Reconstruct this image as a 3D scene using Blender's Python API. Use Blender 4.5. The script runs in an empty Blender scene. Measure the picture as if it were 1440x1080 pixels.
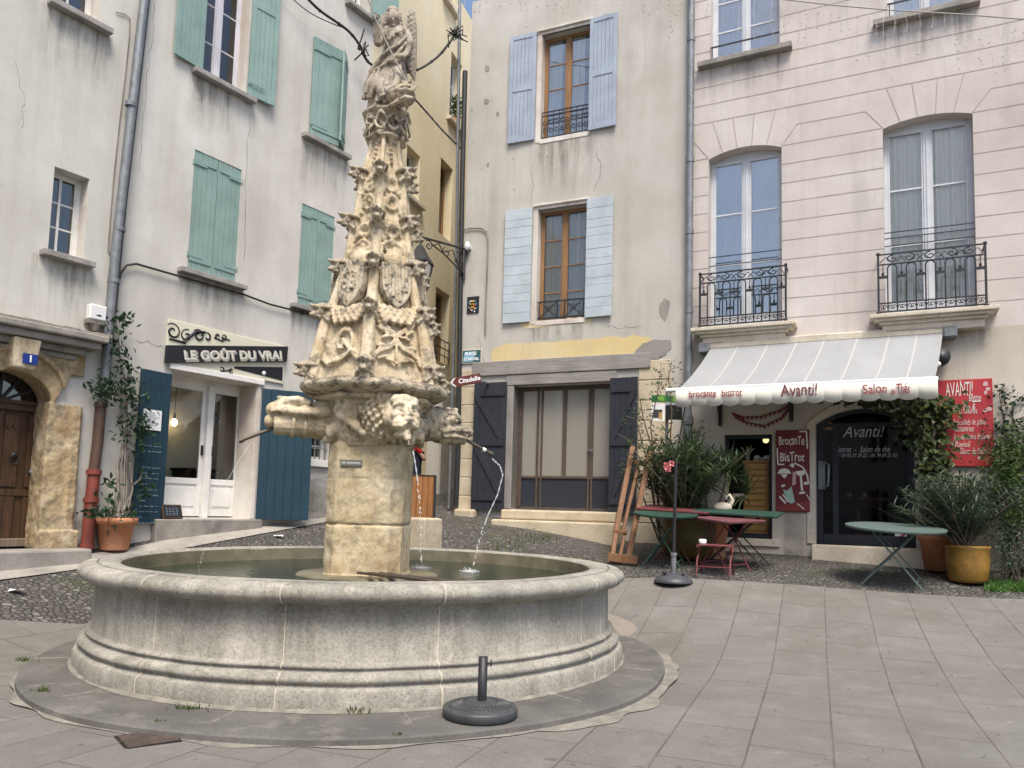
import bpy, bmesh, math, random
import numpy as np
from mathutils import Vector, Matrix, noise as mnoise
from mathutils.geometry import delaunay_2d_cdt
PI=math.pi; R=math.radians; rnd=random.Random(7)
sc=bpy.context.scene; COL=sc.collection
# ---------------------------------------------------------------- camera model (27 mm lens, pitched up 5 deg, 1.6 deg of roll, cropped low)
FPX=1081.0; EYE=1.35; KD=.759; PPY=620.5
_p=R(4.95); _r=R(1.58)
_c,_s=math.cos(_r),math.sin(_r)
def _rz(v): return np.array([_c*v[0]-_s*v[1],_s*v[0]+_c*v[1],v[2]])
_up=_rz([0,-math.cos(_p),math.sin(_p)]); _fw=_rz([0,math.sin(_p),math.cos(_p)]); _rt=_rz([1,0,0])
BM=np.array([_rt,_fw,_up])
def ray(px,py): return BM@np.array([(px-720)/FPX,(py-PPY)/FPX,1.0])
def atd(px,py,Y): return atr(px,py,Y*KD)
def atr(px,py,Y):                      # point seen at a photo pixel, Y metres ahead
    d=ray(px,py); t=Y/d[1]; return (d[0]*t,Y,EYE+d[2]*t)
cam=bpy.data.cameras.new('camera'); co=bpy.data.objects.new('camera',cam); COL.objects.link(co)
cam.sensor_width=36; cam.sensor_fit='HORIZONTAL'; cam.lens=36*FPX/1440; cam.shift_y=(PPY-540)/1440; cam.clip_end=500; cam.clip_start=.05
xr=BM@np.array([1,0,0]); yd=BM@np.array([0,1,0]); zf=BM@np.array([0,0,1])
M=Matrix(((xr[0],-yd[0],-zf[0],0),(xr[1],-yd[1],-zf[1],0),(xr[2],-yd[2],-zf[2],EYE),(0,0,0,1)))
co.matrix_world=M; sc.camera=co
# ---------------------------------------------------------------- mesh builder
class MB:
    def __init__(s): s.v=[]; s.f=[]; s.sm=[]; s.mi=[]; s.m=0
    def add(s,vs,fs,sm=False):
        o=len(s.v); s.v+=[tuple(v) for v in vs]
        for f in fs: s.f.append([i+o for i in f]); s.sm.append(sm); s.mi.append(s.m)
    def box(s,x0,x1,y0,y1,z0,z1,skip=''):
        v=[(x0,y0,z0),(x1,y0,z0),(x1,y1,z0),(x0,y1,z0),(x0,y0,z1),(x1,y0,z1),(x1,y1,z1),(x0,y1,z1)]
        F={'b':[3,2,1,0],'t':[4,5,6,7],'f':[0,1,5,4],'k':[2,3,7,6],'r':[1,2,6,5],'l':[3,0,4,7]}
        s.add(v,[F[k] for k in F if k not in skip])
    def hexa(s,a,b):                   # two quads (lists of 4) joined
        s.add(list(a)+list(b),[[3,2,1,0],[4,5,6,7],[0,1,5,4],[1,2,6,5],[2,3,7,6],[3,0,4,7]])
    def bar(s,p,q,w,h=None,up=(0,0,1)):
        h=h or w; p=Vector(p);q=Vector(q);d=(q-p).normalized(); u=Vector(up)
        if abs(d.dot(u))>.98: u=Vector((0,1,0))
        a=d.cross(u).normalized()*w/2; b=a.cross(d).normalized()*h/2
        s.hexa([p-a-b,p+a-b,p+a+b,p-a+b],[q-a-b,q+a-b,q+a+b,q-a+b])
    def tube(s,pts,r,n=8,sm=True,caps=True):
        P=[Vector(p) for p in pts]; k=len(P)
        rs=list(r) if hasattr(r,'__len__') else [r]*k
        vs=[];ref=None
        for i in range(k):
            t=(P[min(i+1,k-1)]-P[max(i-1,0)])
            if t.length<1e-9: t=Vector((0,0,1))
            t.normalize()
            if ref is None: ref=Vector((0,0,1)) if abs(t.z)<.9 else Vector((1,0,0))
            a=t.cross(ref)
            if a.length<1e-5: a=t.cross(Vector((1,0,.3)))
            a.normalize(); b=t.cross(a).normalized(); ref=a.cross(t)
            for j in range(n):
                g=2*PI*j/n; vs.append(P[i]+(a*math.cos(g)+b*math.sin(g))*rs[i])
        fs=[[i*n+j,i*n+(j+1)%n,(i+1)*n+(j+1)%n,(i+1)*n+j] for i in range(k-1) for j in range(n)]
        s.add(vs,fs,sm)
        if caps: s.add(vs[:n],[list(range(n))[::-1]]); s.add(vs[-n:],[list(range(n))])
    def lathe(s,prof,n=32,c=(0,0,0),sm=True,a0=0.0,flat=False,cap=False):
        vs=[];k=len(prof)
        for r,z in prof:
            for j in range(n):
                g=a0+2*PI*j/n; vs.append((c[0]+r*math.cos(g),c[1]+r*math.sin(g),c[2]+z))
        fs=[[i*n+j,i*n+(j+1)%n,(i+1)*n+(j+1)%n,(i+1)*n+j] for i in range(k-1) for j in range(n)]
        s.add(vs,fs,sm)
        if cap: s.add(vs[-n:],[list(range(n))]); s.add(vs[:n],[list(range(n))[::-1]])
    def prism(s,poly,y0,y1,sm=False):  # poly in xz, extruded along y
        n=len(poly); vs=[(a,y0,b) for a,b in poly]+[(a,y1,b) for a,b in poly]
        s.add(vs,[list(range(n)),list(range(n,2*n))[::-1]]+[[(i+1)%n,i,n+i,n+(i+1)%n] for i in range(n)],sm)
    def prismz(s,poly,z0,z1):          # poly in xy, extruded along z
        n=len(poly); vs=[(a,b,z0) for a,b in poly]+[(a,b,z1) for a,b in poly]
        s.add(vs,[list(range(n))[::-1],list(range(n,2*n))]+[[i,(i+1)%n,n+(i+1)%n,n+i] for i in range(n)])
    def ball(s,c,r,nu=12,nv=8,rot=None):
        r=r if hasattr(r,'__len__') else (r,r,r); vs=[];c=Vector(c)
        for i in range(nv+1):
            t=PI*i/nv
            for j in range(nu):
                g=2*PI*j/nu; p=Vector((r[0]*math.sin(t)*math.cos(g),r[1]*math.sin(t)*math.sin(g),r[2]*math.cos(t)))
                if rot: p=rot@p
                vs.append(c+p)
        s.add(vs,[[i*nu+j,(i+1)*nu+j,(i+1)*nu+(j+1)%nu,i*nu+(j+1)%nu] for i in range(nv) for j in range(nu)],True)
    def leaf(s,p,d,L,W,up=None,fold=.25):
        p=Vector(p);d=Vector(d).normalized(); u=Vector(up) if up else Vector((rnd.uniform(-1,1),rnd.uniform(-1,1),rnd.uniform(-.2,1)))
        a=d.cross(u)
        if a.length<1e-4: a=d.cross(Vector((1,.2,0)))
        a.normalize(); nn=a.cross(d)*W*fold; m=p+d*L*.45
        s.add([p,m+a*W/2+nn,p+d*L,m-a*W/2+nn],[[0,1,2],[0,2,3]])
    def xform(s,Mx,i0=0):
        for i in range(i0,len(s.v)): s.v[i]=tuple(Mx@Vector(s.v[i]))
    def build(s,name,mat,parent=None,bevel=0,loc=None,seg=1):
        me=bpy.data.meshes.new(name); me.from_pydata(s.v,[],s.f); 
        me.polygons.foreach_set('use_smooth',s.sm)
        mats=mat if isinstance(mat,(list,tuple)) else [mat]
        for m in mats: me.materials.append(m)
        if len(mats)>1: me.polygons.foreach_set('material_index',s.mi)
        me.update()
        o=bpy.data.objects.new(name,me); COL.objects.link(o)
        if parent: o.parent=parent
        if loc is not None: o.location=loc
        if bevel:
            b=o.modifiers.new('bevel','BEVEL'); b.width=bevel; b.segments=seg; b.limit_method='ANGLE'; b.angle_limit=R(40)
        return o
def carve(o,voxel=.012,smooth=2,disp=.0,dsize=.05,seed=0,decim=0):   # fuse the pieces of one carved stone into one skin
    m=o.modifiers.new('r','REMESH'); m.mode='VOXEL'; m.voxel_size=voxel; m.use_smooth_shade=True
    if smooth: k=o.modifiers.new('s','SMOOTH'); k.iterations=smooth; k.factor=.5
    if disp:
        t=bpy.data.textures.new('stone_grain','CLOUDS'); t.noise_scale=dsize; t.noise_depth=3
        d=o.modifiers.new('d','DISPLACE'); d.texture=t; d.strength=disp; d.mid_level=.5; d.texture_coords='LOCAL'
    dg=bpy.context.evaluated_depsgraph_get(); me=bpy.data.meshes.new_from_object(o.evaluated_get(dg))
    old=o.data; o.modifiers.clear(); o.data=me; 
    if not me.materials:
        for mm in old.materials: me.materials.append(mm)
    me.polygons.foreach_set('use_smooth',[True]*len(me.polygons))
    return o
def tag(o,label=None,cat=None,group=None,kind=None):
    if label: o['label']=label
    if cat: o['category']=cat
    if group: o['group']=group
    if kind: o['kind']=kind
    return o
def empty(name,loc,label,cat,rz=0,group=None):
    o=bpy.data.objects.new(name,None); COL.objects.link(o); o.location=loc; o.rotation_euler=(0,0,rz); o.empty_display_size=.3
    return tag(o,label,cat,group)
def copy_tree(o,parent=None):
    c=o.copy(); COL.objects.link(c); c.parent=parent
    for ch in [x for x in o.children]: copy_tree(ch,c)
    return c
def text(name,body,size,mat,parent=None,loc=(0,0,0),rot=(PI/2,0,0),shear=0,ex=.002,bold=0,align='CENTER',sx=1,sp=1,wob=0):
    cu=bpy.data.curves.new('lettering','FONT'); cu.body=body; cu.size=size; cu.shear=shear; cu.extrude=ex; cu.offset=bold
    cu.align_x=align; cu.align_y='CENTER'; cu.space_character=sp; cu.resolution_u=3
    t=bpy.data.objects.new('lettering',cu); COL.objects.link(t)
    dg=bpy.context.evaluated_depsgraph_get(); me=bpy.data.meshes.new_from_object(t.evaluated_get(dg))
    bpy.data.objects.remove(t); 
    if wob:
        for v in me.vertices:
            q=v.co.copy(); v.co.y+=wob*size*mnoise.noise((q.x/size*1.1,q.y/size*.7,3.1)); v.co.x+=wob*size*mnoise.noise((q.x/size*1.3,7.7,q.y/size))
    me.materials.clear(); me.materials.append(mat)
    o=bpy.data.objects.new(name,me); COL.objects.link(o); o.parent=parent; o.location=loc; o.rotation_euler=rot; o.scale=(sx,1,1)
    return o
# ---------------------------------------------------------------- facades: a vertical plane with its own frame (x along wall, -y out of it, z up)
class Facade:
    def __init__(s,px,py,Y,yaw,z0):
        p=atd(px,py,Y); s.P=np.array([p[0],p[1]]); s.yaw=R(yaw); s.u=np.array([math.cos(s.yaw),math.sin(s.yaw)]); s.n=np.array([math.sin(s.yaw),-math.cos(s.yaw)]); s.z0=z0
    def root(s,name,label,cat='building'): s.o=empty(name,(s.P[0],s.P[1],s.z0),label,cat,s.yaw); return s.o
    def st(s,px,py,off=0.0):
        d=ray(px,py); O=s.P+s.n*off; t=(O@s.n)/(d[0]*s.n[0]+d[1]*s.n[1]); q=np.array([d[0]*t,d[1]*t])
        return float((q-s.P)@s.u), float(EYE+d[2]*t-s.z0)
    def S(s,px,py,off=0.0): return s.st(px,py,off)[0]
    def Z(s,px,py,off=0.0): return s.st(px,py,off)[1]
    def op(s,xl,xr,yt,yb,off=0.0):      # opening from photo: left, right, top, bottom at its middle
        ym=(yt+yb)/2; xm=(xl+xr)/2
        return [s.S(xl,ym,off),s.S(xr,ym,off),s.Z(xm,yb,off),s.Z(xm,yt,off)]
    def world(s,a,off,z): q=s.P+s.u*a+s.n*off; return (float(q[0]),float(q[1]),z+s.z0)
def arc(s0,s1,zs,rise,n=12):            # segmental arch from spring zs
    h=(s1-s0)/2; rr=(h*h+rise*rise)/(2*rise); c=(s0+s1)/2; zc=zs+rise-rr
    return [(s0+(s1-s0)*i/n, zc+math.sqrt(max(rr*rr-(s0+(s1-s0)*i/n-c)**2,0))) for i in range(n+1)]
def wall_mesh(s0,s1,z0,z1,ops,depth,thick=.45,body=True):
    # ops: (s0,s1,z0,z1,rise) z1 = crown of the opening
    mb=MB(); S=sorted({s0,s1,*[o[0] for o in ops],*[o[1] for o in ops]}); Zs=sorted({z0,z1,*[o[2] for o in ops],*[o[3] for o in ops]})
    S=[a for a in S if s0<=a<=s1]; Zs=[a for a in Zs if z0<=a<=z1]
    for i in range(len(S)-1):
        for j in range(len(Zs)-1):
            cs=(S[i]+S[i+1])/2; cz=(Zs[j]+Zs[j+1])/2
            if any(o[0]<cs<o[1] and o[2]<cz<o[3] for o in ops): continue
            mb.add([(S[i],0,Zs[j]),(S[i+1],0,Zs[j]),(S[i+1],0,Zs[j+1]),(S[i],0,Zs[j+1])],[[0,1,2,3]])
    for o in ops:
        a,b,c,d=o[:4]; rise=o[4] if len(o)>4 else 0; t=o[5] if len(o)>5 else thick; zs=d-rise
        mb.add([(a,0,c),(a,0,zs),(a,t,zs),(a,t,c)],[[0,1,2,3]]); mb.add([(b,0,c),(b,0,zs),(b,t,zs),(b,t,c)],[[3,2,1,0]])
        mb.add([(a,0,c),(b,0,c),(b,t,c),(a,t,c)],[[3,2,1,0]])
        if rise:
            A=arc(a,b,zs,rise)
            for k in range(len(A)-1):
                (p,q),(p2,q2)=A[k],A[k+1]
                mb.add([(p,0,q),(p2,0,q2),(p2,0,d),(p,0,d)],[[0,1,2,3]]); mb.add([(p,0,q),(p2,0,q2),(p2,t,q2),(p,t,q)],[[3,2,1,0]],True)
        else: mb.add([(a,0,d),(b,0,d),(b,t,d),(a,t,d)],[[0,1,2,3]])
    if not body: return mb
    # body of the house: ends, back, top
    mb.add([(s0,0,z0),(s0,depth,z0),(s0,depth,z1),(s0,0,z1)],[[3,2,1,0]]); mb.add([(s1,0,z0),(s1,depth,z0),(s1,depth,z1),(s1,0,z1)],[[0,1,2,3]])
    mb.add([(s0,depth,z0),(s1,depth,z0),(s1,depth,z1),(s0,depth,z1)],[[3,2,1,0]]); mb.add([(s0,0,z1),(s1,0,z1),(s1,depth,z1),(s0,depth,z1)],[[0,1,2,3]])
    return mb
def window(par,a,b,c,d,rec,fm,gm,rows=3,fw=.06,rise=0,mw=None,bar=.022,curtain=None,cm=None,low=0,name='window',th=.055,single=False,st=.022):
    # two leaf window set back by rec: frame, pane and curtain
    mb=MB(); y0=rec; y1=rec+th; mw=mw or fw*1.3; zt=d-rise
    mb.box(a,a+fw,y0,y1,c,zt); mb.box(b-fw,b,y0,y1,c,zt); mb.box(a+fw,b-fw,y0,y1,c,c+fw*1.2); mb.box(a+fw,b-fw,y0,y1,zt-fw,zt)
    m=(a+b)/2
    if single: m=a+(b-a)*.42; mw=.0
    if not single: mb.box(m-mw,m+mw,y0-.008,y1-.01,c+fw*1.2,zt-fw); mb.box(m-.012,m+.012,y0-.02,y0-.008,c+fw*1.2,zt-fw)
    if rise:
        A=arc(a,b,zt,rise)
        mb.prism([(p,q) for p,q in A]+[],y0+.01,y1+.02)
    zl=c+fw*1.2
    if low: mb.box(a+fw,m-mw,y0+.012,y1-.012,zl,zl+low); mb.box(m+mw,b-fw,y0+.012,y1-.012,zl,zl+low)
    zb=zl+low
    for L,Rr in ((a+fw,m-mw),(m+mw,b-fw)):
        sw_=st if not single else .016
        mb.box(L,L+sw_,y0+.006,y1-.006,zb,zt-fw); mb.box(Rr-sw_,Rr,y0+.006,y1-.006,zb,zt-fw)
        for k in range(1,rows):
            z=zb+(zt-fw-zb)*k/rows; mb.box(L+sw_,Rr-sw_,y0+.014,y1-.014,z-bar/2,z+bar/2)
    f=mb.build(name,fm,par,bevel=.004)
    g=MB(); yy=(y0+y1)/2; g.box(a+fw*.5,b-fw*.5,yy-.003,yy+.003,zb-.01,zt-fw*.5); g.build('pane',gm,f)
    if curtain:
        cb=MB(); n=26
        for (p,q) in ((a+fw,m-.02),(m+.02,b-fw)):
            q=p+(q-p)*curtain; pts=[(p+(q-p)*i/n, y1+.02+.016*math.sin(i*1.9+p*9)+.01*math.sin(i*.7)) for i in range(n+1)]
            for i in range(n): cb.add([(pts[i][0],pts[i][1],c+.05),(pts[i+1][0],pts[i+1][1],c+.05),(pts[i+1][0],pts[i+1][1],zt-.03),(pts[i][0],pts[i][1],zt-.03)],[[0,1,2,3]],True)
        cb.build('curtain',cm,f)
    return f
def shutter(par,hinge,side,w,z0,z1,mat,ang=4,style='plank',y=-.012,th=.035,label=None,iron=None,npl=5):
    # side=+1 leaf runs to +x from the hinge, -1 to -x; ang tilts the free end out of the wall
    mb=MB(); h=z1-z0
    if style=='panel':
        fr=.075
        mb.box(0,fr,0,th,0,h);mb.box(w-fr,w,0,th,0,h)
        for z,t in ((0,fr*1.5),(h*.47,fr*1.3),(h-fr*1.1,fr*1.1)): mb.box(fr,w-fr,0,th,z,z+t)
        n=max(3,int(w/.1))
        for i in range(n): a=fr+(w-2*fr)*i/n; b=fr+(w-2*fr)*(i+1)/n; mb.box(a+.002,b-.002,.011,th-.008,.05,h-.05)
    elif style=='boards':                # horizontal boards
        n=max(6,int(h/.17)); z=0
        cuts=[0]+sorted([h*(i+rnd.uniform(-.2,.2))/n for i in range(1,n)])+[h]
        for i in range(n): mb.box(rnd.uniform(0,.004),w-rnd.uniform(0,.004),rnd.uniform(0,.003),th,cuts[i]+.002,cuts[i+1]-.002)
    else:
        for i in range(npl): mb.box(w*i/npl+.0022,w*(i+1)/npl-.0022,rnd.uniform(0,.002),th,rnd.uniform(0,.004),h-rnd.uniform(0,.004))
        mb.box(.003,w-.003,.01,th-.003,.02,h-.02)
        if style=='rails':
            for z in (.12,h-.2): mb.box(.03,w-.03,-.012,.002,z,z+.075)
        if style=='zed':
            for z in (.18,h*.5,h-.26): mb.box(.02,w-.02,-.022,.002,z,z+.11)
            mb.bar((.06,-.011,.29),(w-.06,-.011,h*.5),.1,.02,up=(0,1,0)); mb.bar((.06,-.011,h*.5+.11),(w-.06,-.011,h-.26),.1,.02,up=(0,1,0))
    if side<0: 
        for i,v in enumerate(mb.v): mb.v[i]=(-v[0],v[1],v[2])
        mb.f=[f[::-1] for f in mb.f]
    o=mb.build('shutter',mat,par,bevel=.003); o.location=(hinge,y-th if ang<90 else y,z0); o.rotation_euler=(0,0,-side*R(ang))
    if label: o['label']=label
    if iron:
        for z in ((.2,h-.22) if style!='zed' else (.235,h-.205)):
            ib=MB(); ib.box(*sorted((0,side*w*.55)),-.018 if style in('plank','rails') else -.03,-.01 if style in('plank','rails') else -.02,z-.014,z+.014); ib.tube([(0,-.01,z-.04),(0,-.01,z+.04)],.012,6); ib.build('hinge_strap',iron,o)
        ib=MB(); ib.tube([(side*w*.62,-.012,-.05),(side*w*.62,-.04,-.02),(side*w*.62,-.045,.06)],.008,5)
        ib.build('shutter_hook',iron,o)
    return o
def sill(par,a,b,z,mat,out=.12,th=.07,inn=.0,name='sill',bev=.008):
    mb=MB(); mb.box(a,b,-out,inn,z-th,z); return mb.build(name,mat,par,bevel=bev,seg=2)
# ---------------------------------------------------------------- materials (all procedural)
class NT:
    def __init__(s,name):
        s.m=bpy.data.materials.new(name); s.m.use_nodes=True; s.t=s.m.node_tree; s.t.nodes.clear(); s.L=s.t.links
        s.out=s.n('ShaderNodeOutputMaterial'); s.tc=s.n('ShaderNodeTexCoord')
    def n(s,k,**kw):
        x=s.t.nodes.new(k)
        for a,b in kw.items(): setattr(x,a,b)
        return x
    def l(s,a,b): s.L.new(a,b)
    def set(s,sock,v):
        if hasattr(v,'is_linked') or hasattr(v,'links'): s.l(v,sock)
        else: sock.default_value=v
    def mapping(s,scale=(1,1,1),rot=(0,0,0),loc=(0,0,0),src=None):
        m=s.n('ShaderNodeMapping'); s.l(src or s.tc.outputs['Object'],m.inputs[0]); m.inputs['Scale'].default_value=scale; m.inputs['Rotation'].default_value=rot; m.inputs['Location'].default_value=loc; return m.outputs[0]
    def noise(s,sc,det=6,rough=.6,vec=None,dist=0):
        x=s.n('ShaderNodeTexNoise'); s.l(vec or s.tc.outputs['Object'],x.inputs['Vector']); x.inputs['Scale'].default_value=sc; x.inputs['Detail'].default_value=det; x.inputs['Roughness'].default_value=rough; x.inputs['Distortion'].default_value=dist; return x.outputs['Fac']
    def ramp(s,f,stops):
        r=s.n('ShaderNodeValToRGB'); s.l(f,r.inputs[0]); e=r.color_ramp.elements
        while len(e)<len(stops): e.new(.5)
        for i,(p,c) in enumerate(stops): e[i].position=p; e[i].color=(*c,1) if hasattr(c,'__len__') else (c,c,c,1)
        return r.outputs[0]
    def mix(s,f,a,b,mode='MIX'):
        x=s.n('ShaderNodeMix',data_type='RGBA',blend_type=mode); s.set(x.inputs[0],f)
        for k,v in ((6,a),(7,b)):
            if isinstance(v,tuple): x.inputs[k].default_value=(*v,1)
            else: s.l(v,x.inputs[k])
        return x.outputs[2]
    def math(s,op,a,b=0.0):
        x=s.n('ShaderNodeMath',operation=op); s.set(x.inputs[0],a); s.set(x.inputs[1],b); return x.outputs[0]
    def bump(s,h,strength=.3,dist=.01,prev=None):
        b=s.n('ShaderNodeBump'); b.inputs['Strength'].default_value=strength; b.inputs['Distance'].default_value=dist; s.l(h,b.inputs['Height'])
        if prev: s.l(prev,b.inputs['Normal'])
        return b.outputs[0]
    def bsdf(s,col,rough=.8,nrm=None,metal=0,spec=.5,**kw):
        b=s.n('ShaderNodeBsdfPrincipled')
        if isinstance(col,tuple): b.inputs['Base Color'].default_value=(*col,1)
        else: s.l(col,b.inputs['Base Color'])
        s.set(b.inputs['Roughness'],rough); b.inputs['Metallic'].default_value=metal; b.inputs['Specular IOR Level'].default_value=spec
        if nrm: s.l(nrm,b.inputs['Normal'])
        for k,v in kw.items(): b.inputs[k.replace('_',' ')].default_value=v
        s.l(b.outputs[0],s.out.inputs[0]); return b
def plaster(name,base,pale,dark,stain=(.2,.17,.13),sp=.35,stk=.5,bump=.25,extra=None,seed=0.0):
    t=NT(name); v=t.mapping(loc=(seed,seed*2,seed)); big=t.noise(.55,7,.62,v); mid=t.noise(2.4,6,.65,v); fine=t.noise(38,4,.7,v)
    c=t.ramp(big,[(.3,dark),(.5,base),(.72,pale)])
    c=t.mix(t.math('MULTIPLY',t.ramp(mid,[(.42,0.0),(.7,1.0)]),.45),c,dark)
    st=t.noise(1.0,5,.6,t.mapping((2.6,2.6,.28),loc=(seed,0,seed)))
    c=t.mix(t.math('MULTIPLY',t.ramp(st,[(.5,0.0),(.75,1.0)]),stk),c,stain)
    dr=t.noise(1.0,6,.7,t.mapping((7,7,.22),loc=(seed+3,seed,1))); c=t.mix(t.math('MULTIPLY',t.ramp(dr,[(.55,0.0),(.72,1.0)]),stk*.55),c,tuple(x*.8 for x in stain))
    gr=t.noise(9,6,.75,v); c=t.mix(t.math('MULTIPLY',t.ramp(gr,[(.60,0.0),(.70,1.0)]),.35),c,tuple(x*.9 for x in stain))
    pt=t.noise(5.5,5,.7,v); c=t.mix(t.math('MULTIPLY',t.ramp(pt,[(.62,0.0),(.74,1.0)]),sp),c,pale)
    c=t.mix(.16,c,t.ramp(fine,[(.3,.55),(.7,1.0)]),'MULTIPLY')
    if extra: c=extra(t,c)
    nb=t.bump(fine,bump,.006); nb=t.bump(mid,bump,.02,nb)
    t.bsdf(c,.92,nb,spec=.2); return t.m
def stone(name,cs,grain=60,bump=.4,dirt=(.05,.045,.04),da=.5,sc=3,lich=None,speck=.35,rough=.88):
    t=NT(name); big=t.noise(sc,7,.65); fine=t.noise(grain,3,.7); mid=t.noise(sc*4,6,.7)
    c=t.ramp(big,[(.3,cs[0]),(.5,cs[1]),(.7,cs[2])])
    c=t.mix(speck,c,t.ramp(fine,[(.32,.35),(.55,.9),(.75,1.0)]),'MULTIPLY')
    c=t.mix(t.math('MULTIPLY',t.ramp(mid,[(.5,0.0),(.68,1.0)]),da),c,dirt)
    if lich: c=t.mix(t.math('MULTIPLY',t.ramp(t.noise(sc*2.2,6,.7,t.mapping(loc=(5,3,1))),[(.55,0.0),(.66,1.0)]),.6),c,lich)
    nb=t.bump(fine,bump,.004); nb=t.bump(mid,bump*1.2,.012,nb)
    t.bsdf(c,rough,nb,spec=.3); return t.m
def paint(name,col,worn=None,wa=.5,rough=.6,grain='z',sc=6,bump=.25,spec=.35):
    t=NT(name); s={'z':(9,9,.7),'x':(.7,9,9),'n':(1,1,1)}[grain]
    v=t.mapping(s); g=t.noise(sc,5,.7,v); g2=t.noise(2.2,5,.6)
    c=t.mix(t.ramp(g2,[(.3,0.0),(.7,1.0)]),tuple(x*.82 for x in col),tuple(min(1,x*1.12) for x in col))
    if worn: c=t.mix(t.math('MULTIPLY',t.ramp(g,[(.56,0.0),(.7,1.0)]),wa),c,worn)
    t.bsdf(c,rough,t.bump(g,bump,.004),spec=spec); return t.m
def wood(name,a,b,dark=(.03,.018,.01),rough=.6,sc=5,grain='z',bump=.3,da=.5):
    t=NT(name); s={'z':(14,14,.8),'x':(.8,14,14)}[grain]; v=t.mapping(s); g=t.noise(sc*.5,6,.65,v,.6); h=t.noise(1.6,4)
    c=t.mix(t.ramp(g,[(.32,0.0),(.66,1.0)]),a,b); c=t.mix(t.math('MULTIPLY',t.ramp(h,[(.45,0.0),(.75,1.0)]),da),c,dark)
    t.bsdf(c,rough,t.bump(g,bump,.004),spec=.35); return t.m
def metal(name,col,rough=.45,metal=0.0,rust=None,spec=.5):
    t=NT(name); g=t.noise(9,5,.65); c=t.mix(t.ramp(g,[(.35,0.0),(.7,1.0)]),tuple(x*.75 for x in col),tuple(min(1,x*1.2) for x in col))
    if rust: c=t.mix(t.ramp(t.noise(14,6,.7),[(.55,0.0),(.68,1.0)]),c,rust)
    t.bsdf(c,rough,t.bump(g,.08,.003),metal=metal,spec=spec); return t.m
def leafmat(name,a,b,c3=None,rough=.5,trans=.25,sc=7):
    t=NT(name); g=t.noise(sc,3,.6); c=t.mix(t.ramp(g,[(.35,0.0),(.65,1.0)]),a,b)
    if c3: c=t.mix(t.ramp(t.noise(sc*3,2,.5),[(.6,0.0),(.7,1.0)]),c,c3)
    d=t.n('ShaderNodeBsdfPrincipled'); t.l(c,d.inputs['Base Color']); d.inputs['Roughness'].default_value=rough; d.inputs['Specular IOR Level'].default_value=.4
    tr=t.n('ShaderNodeBsdfTranslucent'); t.l(c,tr.inputs[0]); m=t.n('ShaderNodeMixShader'); m.inputs[0].default_value=trans; t.l(d.outputs[0],m.inputs[1]); t.l(tr.outputs[0],m.inputs[2]); t.l(m.outputs[0],t.out.inputs[0]); return t.m
def glass(name,tint=(.75,.8,.8),base=.06,rough=.02,wav=.02,dirt=0.0):
    t=NT(name); tr=t.n('ShaderNodeBsdfTransparent'); tr.inputs[0].default_value=(*tint,1)
    gl=t.n('ShaderNodeBsdfGlossy'); gl.inputs['Roughness'].default_value=rough
    fr=t.n('ShaderNodeFresnel'); fr.inputs[0].default_value=1.5
    nb=t.bump(t.noise(1.6,2,.5),wav,.05); t.l(nb,gl.inputs['Normal'])
    f=t.math('ADD',fr.outputs[0],base); m=t.n('ShaderNodeMixShader'); t.l(f,m.inputs[0]); t.l(tr.outputs[0],m.inputs[1]); t.l(gl.outputs[0],m.inputs[2])
    out=m.outputs[0]
    if dirt:
        df=t.n('ShaderNodeBsdfDiffuse'); df.inputs[0].default_value=(.52,.49,.42,1); m2=t.n('ShaderNodeMixShader'); m2.inputs[0].default_value=dirt; t.l(out,m2.inputs[1]); t.l(df.outputs[0],m2.inputs[2]); out=m2.outputs[0]
    t.l(out,t.out.inputs[0]); return t.m
def emit(name,col,st):
    t=NT(name); e=t.n('ShaderNodeEmission'); e.inputs[0].default_value=(*col,1); e.inputs[1].default_value=st; t.l(e.outputs[0],t.out.inputs[0]); return t.m
def flat(name,col,rough=.6,spec=.4,metal=0): 
    t=NT(name); t.bsdf(col,rough,spec=spec,metal=metal); return t.m
M_={}
M_['wallL']=plaster('cream_render',(.57,.56,.515),(.65,.645,.61),(.48,.46,.415),stain=(.37,.335,.27),stk=.35,sp=.35,seed=1)
M_['wallL2']=plaster('grey_cream_render',(.57,.555,.515),(.65,.645,.61),(.48,.46,.42),stain=(.38,.35,.295),stk=.35,sp=.35,seed=4)
M_['wallY']=plaster('yellow_render',(.74,.65,.45),(.78,.71,.54),(.68,.59,.41),stain=(.5,.43,.3),stk=.25,sp=.15,seed=8)
M_['wallM']=plaster('worn_beige_render',(.48,.46,.42),(.55,.535,.50),(.41,.385,.34),stain=(.32,.30,.265),stk=.45,sp=.35,seed=11)
M_['wallR']=plaster('pink_render',(.55,.50,.465),(.62,.585,.56),(.48,.43,.40),stain=(.36,.335,.315),stk=.5,sp=.4,seed=15)
M_['wallR2']=plaster('cream_ground_render',(.52,.475,.40),(.58,.545,.49),(.44,.395,.33),stain=(.38,.32,.25),stk=.4,sp=.3,seed=19)
M_['joint']=plaster('rose_joint',(.42,.355,.335),(.5,.44,.415),(.33,.27,.25),sp=.2)
M_['ochre']=plaster('ochre_render',(.62,.50,.26),(.60,.54,.42),(.56,.43,.2),stain=(.48,.43,.33),stk=.6,sp=.85,seed=3)
M_['cement']=plaster('grey_cement',(.27,.26,.24),(.35,.34,.32),(.2,.19,.18),stk=.3,sp=.2)
M_['white_jamb']=plaster('flaking_white_jamb',(.66,.63,.58),(.72,.7,.66),(.42,.33,.27),stain=(.4,.34,.28),stk=.6,sp=.5)
M_['sill']=stone('grey_sill_stone',((.22,.21,.2),(.33,.31,.29),(.42,.4,.37)),da=.45)
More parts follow.
